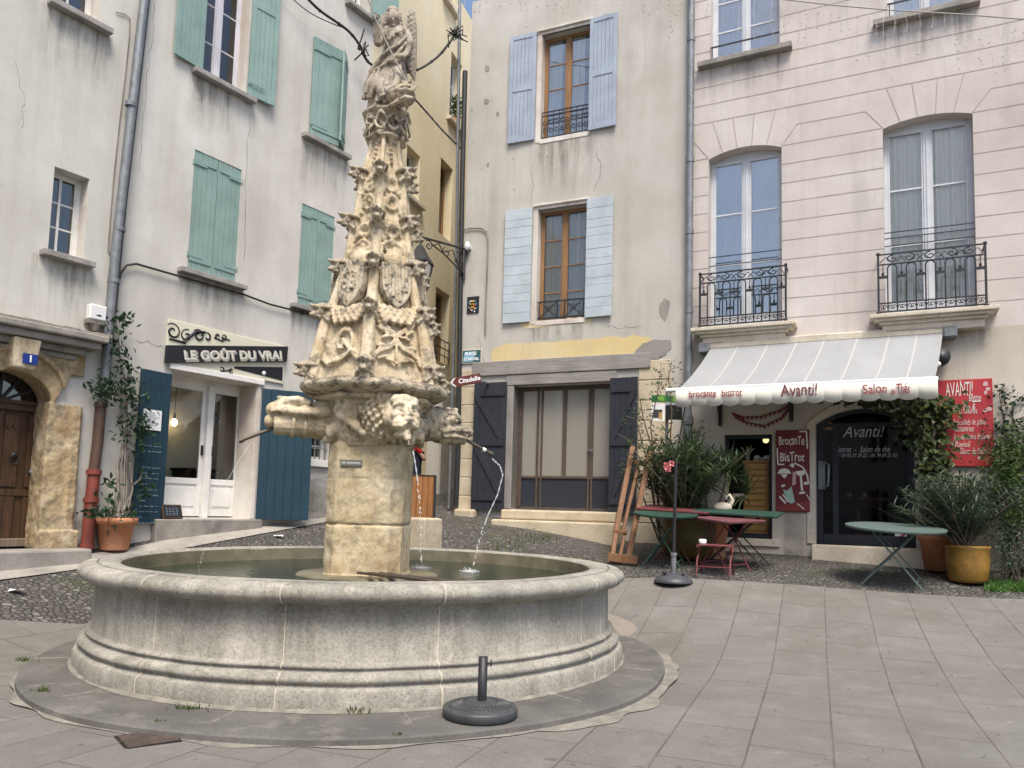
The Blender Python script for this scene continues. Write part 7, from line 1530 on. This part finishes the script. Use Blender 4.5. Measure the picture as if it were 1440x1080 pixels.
# foreground parasol base
q=(-.158,5.1,.006)
k=empty('umbrella_stand',q,'round dark cast parasol base with an empty tube beside the fountain','parasol base'); M_['castgrey']=metal('dark_cast_resin',(.055,.058,.062),.5); m=MB(); rb_=.243
m.lathe([(rb_*.95,0),(rb_,.012),(rb_,.05),(rb_*.98,.062),(rb_*.92,.068),(rb_*.90,.064),(rb_*.86,.066),(rb_*.84,.072),(rb_*.45,.088),(rb_*.4,.094),(.05,.1),(.0,.1)],48); bs=m.build('base',M_['castgrey'],k)
m=MB()
for i in range(40):
    a=2*PI*i/40; r1_,r2_=rb_*.48,rb_*.8; m.tube([(r1_*math.cos(a),r1_*math.sin(a),.089),((r1_+r2_)/2*math.cos(a+.06),(r1_+r2_)/2*math.sin(a+.06),.083),(r2_*math.cos(a),r2_*math.sin(a),.075)],.0055,6)
for rr_,z in ((.47,.089),(.62,.0825),(.82,.074)): m.tube([(rb_*rr_*math.cos(a),rb_*rr_*math.sin(a),z) for a in np.linspace(0,2*PI,49)],.004,5)
m.build('relief',M_['castgrey'],bs); m=MB(); m.lathe([(.03,.09),(.03,.375),(.024,.375),(.024,.2)],20,(.01,0,0)); m.build('tube',M_['iron'],k); m=MB(); m.tube([(.035,-.0,.335),(.06,0,.335)],.006,8); m.box(.058,.066,-.012,.012,.315,.355); m.build('thumb_screw',M_['iron'],k)
# leaning wooden trestle
q=tq(886,789,14.55); k=empty('wooden_trestle',q,'old brown wooden trestle leaning beside the dark shutter','trestle'); O=Vector(q); M_['oldwood']=wood('old_brown_wood',(.14,.065,.03),(.26,.135,.07),da=.4)
def tw(px,py,Y): return Vector(loc_(px,py,Y))-O
def beam(nm,P,w_,h_=None): m=MB(); m.bar(P[0],P[1],w_,h_ or w_,up=(0,1,0)); return m.build(nm,M_['oldwood'],k,bevel=.006)
beam('post',(tw(889.5,629,15.5),tw(866,747,14.9)),.075); beam('post',(tw(914,634,15.4),tw(884,783,14.5)),.075); beam('post',(tw(897,656,15.35),tw(876,747,14.95)),.05); beam('rail',(tw(885,650,15.35),tw(913,653,15.3)),.06); beam('rail',(tw(862,747,14.85),tw(882,748,14.8)),.05,.12); beam('foot',(tw(866,750,14.8),tw(861,782,14.6)),.06); beam('foot',(tw(879,750,14.8),tw(871,785,14.6)),.045); beam('foot_board',(tw(855,783,14.5),tw(897,788,14.3)),.12,.05); beam('foot_board',(tw(858,780,14.6),tw(874,784,14.5)),.05,.06)
# litter bin and stone block behind the fountain
q=tq(589,728,17.6); k=empty('wooden_post_bin',q,'narrow orange-brown wooden slatted bin behind the fountain pedestal','bin',R(20)); m=MB(); h=loc_(589,668,17.6)[2]-q[2]
for i in range(4): m.box(-.2+.1*i,-.2+.1*i+.095,-.2,-.17,.02,h-.02)
for i in range(4): m.box(.17,.2,-.2+.1*i,-.2+.1*i+.095,.02,h-.02); m.box(-.2,-.17,-.2+.1*i,-.2+.1*i+.095,.02,h-.02); m.box(-.2+.1*i,-.2+.1*i+.095,.17,.2,.02,h-.02)
m.build('slats',wood('orange_larch',(.22,.09,.03),(.33,.15,.05),da=.2),k,bevel=.006); m=MB(); m.box(-.165,.165,-.165,.165,.0,h-.08); m.box(.2,.235,-.22,.2,0,h); m.box(-.21,.21,-.21,.21,h-.02,h); m.build('liner',M_['iron'],k,bevel=.006)
q=tq(592,764,14.2); k=empty('stone_block',(q[0],q[1],q[2]-.02),'pale squared stone block on the cobbles behind the fountain pedestal','stone block',R(-28)); m=MB(); hb=loc_(592,728,14.2)[2]-q[2]; m.box(-.2,.2,-.22,.22,-.1,hb+.02); carve(m.build('block',M_['limestone2'],k),.02,2,.012,.1)
# person in the alley mouth, mostly hidden by the pedestal
q=tq(583,702,20.4); q=(q[0],q[1],q[2]-.01); k=empty('person',q,'person in a red jacket and dark navy trousers standing behind the wooden bin','person',R(95))
def skin(name,V,E,rads,mat,par,sub=1,root=0):
    me=bpy.data.meshes.new(name); me.from_pydata(V,E,[]); o=bpy.data.objects.new(name,me); COL.objects.link(o); o.parent=par
    sm_=o.modifiers.new('skin','SKIN'); sm_.use_smooth_shade=True
    for i,r_ in enumerate(rads): d=me.skin_vertices[0].data[i]; d.radius=(r_ if hasattr(r_,'__len__') else (r_,r_)); d.use_root=(i==root)
    ss=o.modifiers.new('sub','SUBSURF'); ss.levels=sub; ss.render_levels=sub
    dg=bpy.context.evaluated_depsgraph_get(); m2=bpy.data.meshes.new_from_object(o.evaluated_get(dg)); o.modifiers.clear(); o.data=m2; m2.materials.clear(); m2.materials.append(mat); m2.polygons.foreach_set('use_smooth',[True]*len(m2.polygons)); return o
V=[(0,0,.93),(.1,0,.88),(.11,-.02,.5),(.11,.03,.09),(.11,-.12,.04),(-.1,0,.88),(-.11,.0,.5),(-.11,.05,.09),(-.11,-.1,.04),(0,0,1.15),(0,0,1.4),(.19,0,1.4),(.24,.03,1.12),(.2,-.12,.92),(.18,-.18,.84),(-.19,0,1.4),(-.24,.03,1.12),(-.2,-.12,.92),(-.18,-.18,.84),(0,0,1.5),(0,-.02,1.62),(0,-.01,1.72)]
E=[(0,1),(1,2),(2,3),(3,4),(0,5),(5,6),(6,7),(7,8),(0,9),(9,10),(10,11),(11,12),(12,13),(13,14),(10,15),(15,16),(16,17),(17,18),(10,19),(19,20),(20,21)]
rad=[.1,.09,.075,.05,.045,.1,.075,.05,.045,.1,.11,.075,.055,.042,.04,.075,.055,.042,.04,.055,.095,.08]
skin('body',V,E,rad,flat('skin_tone',(.45,.27,.2),.6),k)
skin('trousers',[(0,0,1.06),(.1,0,.88),(.11,-.02,.5),(.11,.03,.1),(-.1,0,.88),(-.11,0,.5),(-.11,.05,.1)],[(0,1),(1,2),(2,3),(0,4),(4,5),(5,6)],[.165,.125,.095,.08,.125,.095,.08],flat('navy_cloth',(.012,.015,.035),.9),k)
skin('jacket',[(0,0,1.06),(0,0,1.15),(0,0,1.42),(.19,0,1.41),(.25,.03,1.12),(.2,-.12,.94),(-.19,0,1.41),(-.25,.03,1.12),(-.2,-.12,.94)],[(0,1),(1,2),(2,3),(3,4),(4,5),(2,6),(6,7),(7,8)],[.165,.17,.15,.09,.07,.055,.09,.07,.055],flat('red_cloth',(.4,.015,.02),.8),k)
m=MB(); m.ball((0,.015,1.7),(.1,.105,.1),14,10); m.build('hair',flat('dark_hair',(.03,.02,.015),.6),k)
m=MB(); m.ball((0,-.1,1.655),(.014,.02,.022),8,6)
for s_ in (-1,1): m.ball((s_*.033,-.09,1.685),(.013,.01,.008),8,6); m.ball((s_*.093,0,1.66),(.015,.022,.032),8,6)
m.build('face_features',flat('face_tone',(.4,.22,.17),.6),k)
m=MB()
for s_ in (-1,1): m.ball((s_*.11,-.05,.05),(.055,.14,.05),12,8)
m.build('shoes',M_['iron'],k)
# drain grate
P=atr(208,1034,4.58); k=empty('drain_grate',(P[0],P[1],-.038),'square rusty brown drain grate set in the paving at the front left','drain grate',R(38)); m=MB(); m.box(-.15,.15,-.15,.15,-.04,.004); m.build('frame',M_['iron'],k); m=MB()
for i in range(9): m.box(-.135,.135,-.14+.031*i,-.14+.031*i+.018,.004,.012)
m.build('bars',metal('rusty_grate',(.07,.05,.04),.8,rust=(.12,.08,.06)),k,bevel=.002)
# weeds along the apron
def tuft(px,py,n,h,sp,lab,Y=None,z=-.01):
    d=ray(px,py); t=(z-EYE)/d[2] if Y is None else Y/d[1]; p=(d[0]*t,d[1]*t,z if Y is None else g1(d[0]*t,Y)); k=MB()
    for i in range(n): a=rnd.uniform(0,2*PI); rr_=abs(rnd.gauss(0,sp)); k.leaf((rr_*math.cos(a)*1.5,rr_*math.sin(a)*.6,0),(rnd.gauss(0,.5),rnd.gauss(0,.5),1),h*rnd.uniform(.5,1.2),.008,up=(rnd.uniform(-1,1),rnd.uniform(-1,1),0))
    tag(k.build('weed_tuft',M_['grassb'],None,loc=p),lab,'weed','weeds around the fountain')
for a in ((266,1001,60,.06,.05,'green grass tuft at the left front foot of the basin'),(343,999,30,.05,.02,'small grass tuft at the basin foot left of the middle joint'),(499,1006,70,.075,.04,'yellowish grass tuft at the middle front of the basin'),(545,1003,26,.05,.025,'low thin weed just right of the yellowish tuft'),(560,1037,26,.04,.02,'tiny weed on the step edge left of the parasol base'),(62,975,40,.06,.035,'weed on the left part of the stone step'),(34,931,40,.06,.035,'weed at the far left outer edge of the step'),(224,1018,30,.04,.025,'low weed beside the drain grate')): tuft(*a)
m=MB(); r=random.Random(77)                    # weeds between the cobbles before the closed shop
for i in range(900):
    px,Y=r.uniform(680,870),r.uniform(14.6,17.4); p=atd(px,760,Y); 
    if mnoise.noise((p[0]*1.3,p[1]*1.3,5))<.12: continue
    z=g1(p[0],p[1]); m.leaf((p[0],p[1],z-.01),(r.gauss(0,.6),r.gauss(0,.6),1),r.uniform(.03,.08),.02)
tag(m.build('cobble_weeds',M_['grassb']),kind='stuff')
m=MB()
for i in range(700):
    px,Y=r.uniform(1385,1450),r.uniform(13.0,13.6); p=atd(px,820,Y); z=g1(p[0],p[1]); m.leaf((p[0],p[1],z-.01),(r.gauss(0,.6),r.gauss(0,.6),1),r.uniform(.04,.1),.02)
tag(m.build('verge_grass',leafmat('bright_grass',(.05,.13,.02),(.1,.2,.04))),kind='stuff')
# litter and leaves on the ground
m=MB()
for i in range(70):
    x,y=rnd.uniform(-4.5,6),rnd.uniform(4.0,9.5)
    if (x-FC[0])**2+(y-FC[1])**2<9.6: continue
    m.leaf((x,y,g1(x,y)+.012),(rnd.gauss(0,1),rnd.gauss(0,1),.1),rnd.uniform(.012,.035),.018,up=(0,0,1))
tag(m.build('fallen_leaves',flat('dry_leaf',(.09,.06,.035),.9)),kind='stuff')
for px,py,Y,lab in ((26,823,11.0,'crumpled white paper scrap on the cobbles at the left'),(392,747,15.6,'white paper scrap on the street behind the fountain')):
    p=atd(px,py,Y); m=MB(); n=9
    vs=[(.07*(i%3-1)+rnd.uniform(-.02,.02),.04*(i//3-1)+rnd.uniform(-.02,.02),rnd.uniform(.01,.04)) for i in range(9)]; m.add(vs,[[0,1,4,3],[1,2,5,4],[3,4,7,6],[4,5,8,7]]); o=m.build('paper_scrap',M_['paper'],None,loc=(p[0],p[1],g1(p[0],p[1]))); tag(o,lab,'litter')
# overhead cables and the string lights
def cable(P,r_,lab,clips=0):
    pts=[Vector(atd(*p)) for p in P]; ex=[]
    for i in range(len(pts)-1):
        p0=pts[max(i-1,0)];p1=pts[i];p2=pts[i+1];p3=pts[min(i+2,len(pts)-1)]
        for j in range(6):
            t=j/6; ex.append(.5*((2*p1)+(p2-p0)*t+(2*p0-5*p1+4*p2-p3)*t*t+(3*p1-p0-3*p2+p3)*t**3))
    ex.append(pts[-1]); m=MB(); m.tube(ex,r_,7)
    if clips:
        for i in range(2,len(ex),clips): m.ball(ex[i],r_*1.35,7,5)
    tag(m.build('overhead_cable',M_['iron']),lab,'cable')
def lw(px,py,off=.25): s_,z=FB.st(px,py,off); w_=FB.world(s_,off,z); return (px,py,w_[1]/KD)
cable([lw(425,-10),lw(450,15),lw(488,42),lw(506,64),lw(514,82),lw(526,93),(555,103,18.5),(587,98,18.8),(615,80,19),(632,60,19.0),(641,46,19.1)],.024,'black cable bundle swagged behind the angel to the alley corner',4)
m=MB(); r=random.Random(8); c=Vector(atd(*lw(508,66)))
for i in range(12): m.tube([c+Vector((r.gauss(0,.04),r.gauss(0,.04),r.gauss(0,.07))),c+Vector((r.gauss(.02,.06),r.gauss(0,.05),r.gauss(-.1,.14)))],.014,5)
tag(m.build('cable_knot',M_['iron']),'black cable joint where the swagged cable leaves the left house','cable')
cable([(512,80,18.4),(540,108,18.6),(575,132,18.8),(600,158,19.2),(622,183,19.3),(647,208,19.4)],.018,'black beaded cable running down from the angel to the alley downpipe',2)
cable([lw(400,-12,.1),lw(430,14,.1),lw(455,28,.1),lw(485,40,.15)],.009,'thin black cable above the half open teal shutter')
m=MB(); r=random.Random(3); c=Vector(atd(641,47,19.05))
for i in range(22): m.tube([c+Vector((r.gauss(0,.05),r.gauss(0,.05),r.gauss(0,.05))),c+Vector((r.gauss(0,.08),r.gauss(0,.05),r.gauss(0,.06))),c+Vector((r.gauss(.05,.09),r.gauss(0,.05),r.gauss(-.05,.08)))],.012,5)
tag(m.build('cable_knot',M_['iron']),'tangled black cable junction at the top of the alley corner','cable')
M_['wire']=flat('grey_wire',(.3,.29,.28),.5); M_['wirew']=flat('clear_wire',(.5,.49,.47),.5); M_['led']=flat('clear_led',(.42,.38,.32),.4)
def lights(P,lab,n,lmin,lmax,clear=None,seed=1):
    r=random.Random(seed); k=empty('string_lights',atd(*P[0]),lab,'string lights'); O=Vector(k.location); pts=[Vector(atd(*p))-O for p in P]
    m=MB(); m.tube(pts,.009,6); m.build('cable',M_['wire'],k); w_=MB(); b=MB()
    for i in range(n):
        t=(i+.5)/n*(len(pts)-1); j=min(int(t),len(pts)-2); p=pts[j].lerp(pts[j+1],t-j); L=r.uniform(lmin,lmax); q=[p]
        x=p.copy()
        while (p-x).z<L: x=x+Vector((r.gauss(0,.012),r.gauss(0,.012),-.09)); q.append(x.copy())
        w_.tube(q,.0028,4)
        for y in q[2:]:
            for s_ in range(2): b.leaf(y,(r.gauss(0,1),r.gauss(0,1),r.gauss(0,.7)),.05,.011)
    w_.build('drop_wire',M_['wirew'],k); tag(b.build('led',M_['led'],k),kind='stuff')
lights([(640,-30,17.6),(720,-28,16.9),(810,-24,16.2),(900,-20,15.6),(960,-12,15.2)],'white icicle string lights hung across the top of the beige house',30,.35,.75,seed=2)
lights([(960,-12,15.2),(1090,-2,14.6),(1180,8,14.2),(1250,14,13.9),(1350,20,13.5),(1440,27,13.2),(1500,32,13)],'icicle string lights on a thin cable crossing the pink house',34,.25,.8,seed=5)
# ---------------------------------------------------------------- run-off stains, damp feet and cracks on the old render
def stainmat(name,col,amt,sx,up,lo=.42,hi=.68):
    t=NT(name); sep=t.n('ShaderNodeSeparateXYZ'); t.l(t.tc.outputs['UV'],sep.inputs[0]); v=sep.outputs[1]
    n=t.noise(1.0,6,.7,t.mapping((sx,sx,.55 if up else 2.2))); n2=t.noise(3.5,5,.7)
    f=t.math('MULTIPLY',t.ramp(n,[(lo,0.0),(hi,1.0)]),t.math('POWER',v,1.3)); f=t.math('MULTIPLY',f,t.ramp(n2,[(.3,.35),(.65,1.0)]))
    e=t.math('MULTIPLY',t.math('MULTIPLY',sep.outputs[0],t.math('SUBTRACT',1.0,sep.outputs[0])),9.0); f=t.math('MULTIPLY',f,t.math('MINIMUM',e,1.0)); f=t.math('MULTIPLY',f,amt)
    d=t.n('ShaderNodeBsdfDiffuse'); d.inputs[0].default_value=(*col,1); tr=t.n('ShaderNodeBsdfTransparent'); m=t.n('ShaderNodeMixShader'); t.l(f,m.inputs[0]); t.l(tr.outputs[0],m.inputs[1]); t.l(d.outputs[0],m.inputs[2]); t.l(m.outputs[0],t.out.inputs[0]); return t.m
M_['runoff']=stainmat('run_off_stain',(.15,.132,.105),.75,5.5,True); M_['damp']=stainmat('damp_stain',(.17,.155,.13),.8,1.3,False,.34,.6)
def stain(par,pts,mat,name,y=-.004):       # pts: list of (s, zbottom, ztop); v runs 0 bottom .. 1 top, or flipped
    n=len(pts); vs=[]; 
    for s,zb,zt in pts: vs+=[(s,y,zb),(s,y,zt)]
    me=bpy.data.meshes.new(name); me.from_pydata(vs,[],[(2*i,2*i+2,2*i+3,2*i+1) for i in range(n-1)]); uv=me.uv_layers.new(name='uv'); flip=(name=='damp_stain')
    for p in me.polygons:
        for li in p.loop_indices: vi=me.loops[li].vertex_index; i=vi//2; t_=vi%2; uv.data[li].uv=(i/(n-1),(1-t_) if flip else t_)
    me.materials.append(mat); o=bpy.data.objects.new(name,me); COL.objects.link(o); o.parent=par; return o
for F,par,q,h in ((FA,ra,wa,1.0),(FA,ra,wb,1.1),(FB,rb,w1,.9),(FB,rb,w2,1.0),(FB,rb,w3,.9),(FB,rb,w4,.8),(FM,rm,m1,1.2),(FM,rm,m2,.8),(FR,rr,r3,.8),(FR,rr,r4,.9)):
    stain(par,[(q[0]-.2+(q[1]-q[0]+.4)*i/6,q[2]-.07-h,q[2]-.06) for i in range(7)],M_['runoff'],'run_off_stain')
for q in (OPA,OPB): stain(rr,[(q[0]-.3+(q[1]-q[0]+.6)*i/6,q[2]-.75,q[2]-.27) for i in range(7)],M_['runoff'],'run_off_stain',-.009)
def foot(F,par,s0,s1,h,y=-.004):
    n=max(4,int((s1-s0)/.4)); P=[]
    for i in range(n+1): s=s0+(s1-s0)*i/n; w_=F.world(s,.1,0); g=g1(w_[0],w_[1])-F.z0; P.append((s,g-.1,g+h))
    stain(par,P,M_['damp'],'damp_stain',y)
foot(FA,ra,dr_+jw+.05,sp_,1.5); foot(FB,rb,0.0,sh[0]-.75,1.4); foot(FB,rb,sh[1]+.75,end-.05,1.6,-.011); foot(FM,rm,st_[1]+.1,-.02,1.0,-.03) if False else None
foot(FR,rr,.2,sd[0]-.15,1.2,-.011); foot(FR,rr,sd[1]+.15,cd[0]-.16,1.0,-.011); foot(FR,rr,cd[1]+.16,cd[1]+4.5,1.3,-.011)
stain(rm,[(sl_+.05+(0-sl_-.1)*i/10,3.2,9.9) for i in range(11)],stainmat('high_grime',(.2,.185,.16),.28,1.1,True,.5,.72),'run_off_stain',-.0035)
stain(rr,[(.1+(sE-.2)*i/10,lowz+.1,10.2) for i in range(11)],stainmat('facade_grime',(.25,.225,.215),.38,.9,True,.5,.7),'run_off_stain',-.0028)
stain(rb,[(.1+(end-.2)*i/10,1.0,10.2) for i in range(11)],stainmat('facade_grime',(.28,.255,.21),.36,1.2,True,.5,.72),'run_off_stain',-.0028)
stain(ra,[(-4+(sp_+4)*i/10,2.6,10.2) for i in range(11)],stainmat('facade_grime',(.28,.25,.2),.36,1.2,True,.5,.72),'run_off_stain',-.0028)
M_['crack']=flat('crack_dark',(.11,.1,.09),.9)
def crack(F,par,P,seed,w_=.004):
    r=random.Random(seed); pts=[]
    q=[F.st(*p) for p in P]
    for (a,b),(c,d) in zip(q,q[1:]):
        for j in range(7): t_=j/7; pts.append((a+(c-a)*t_+r.gauss(0,.014),-.0005,b+(d-b)*t_+r.gauss(0,.014)))
    m=MB(); m.tube(pts,[w_*r.uniform(.3,1.1) for _ in pts],4); m.build('crack',M_['crack'],par)
crack(FM,rm,[(838,210),(846,236),(838,262),(834,270)],1); crack(FM,rm,[(745,300),(750,262),(748,240)],2,.003); crack(FM,rm,[(690,517),(720,512),(760,515),(840,512)],3,.007); crack(FM,rm,[(672,470),(678,505),(690,517)],4,.005)
crack(FM,rm,[(850,455),(870,462),(905,458)],5,.003); crack(FB,rb,[(352,150),(346,260),(342,385)],6,.004); crack(FB,rb,[(218,5),(210,90),(200,180),(196,250)],7,.0028); crack(FA,ra,[(20,90),(34,140),(30,190)],8,.002)
crack(FB,rb,[(190,478),(215,484),(231,489)],10,.004)
# rusty nails and holes in the beige wall
m_=0
r=random.Random(12)
for i in range(26):
    s,z=FM.st(r.uniform(662,930),r.uniform(40,470)); 
    if any(q[0]-.9<s<q[1]+.9 and q[2]-.1<z<q[3]+.1 for q in (m1,m2)): continue
    m=MB(); a=r.uniform(.006,.016); m.prism([(s+a*math.cos(t_),z+a*math.sin(t_)*r.uniform(.8,1.6)) for t_ in np.linspace(0,2*PI,8)[:-1]],-.004,.002); m.build('wall_hole',M_['crack'],rm)
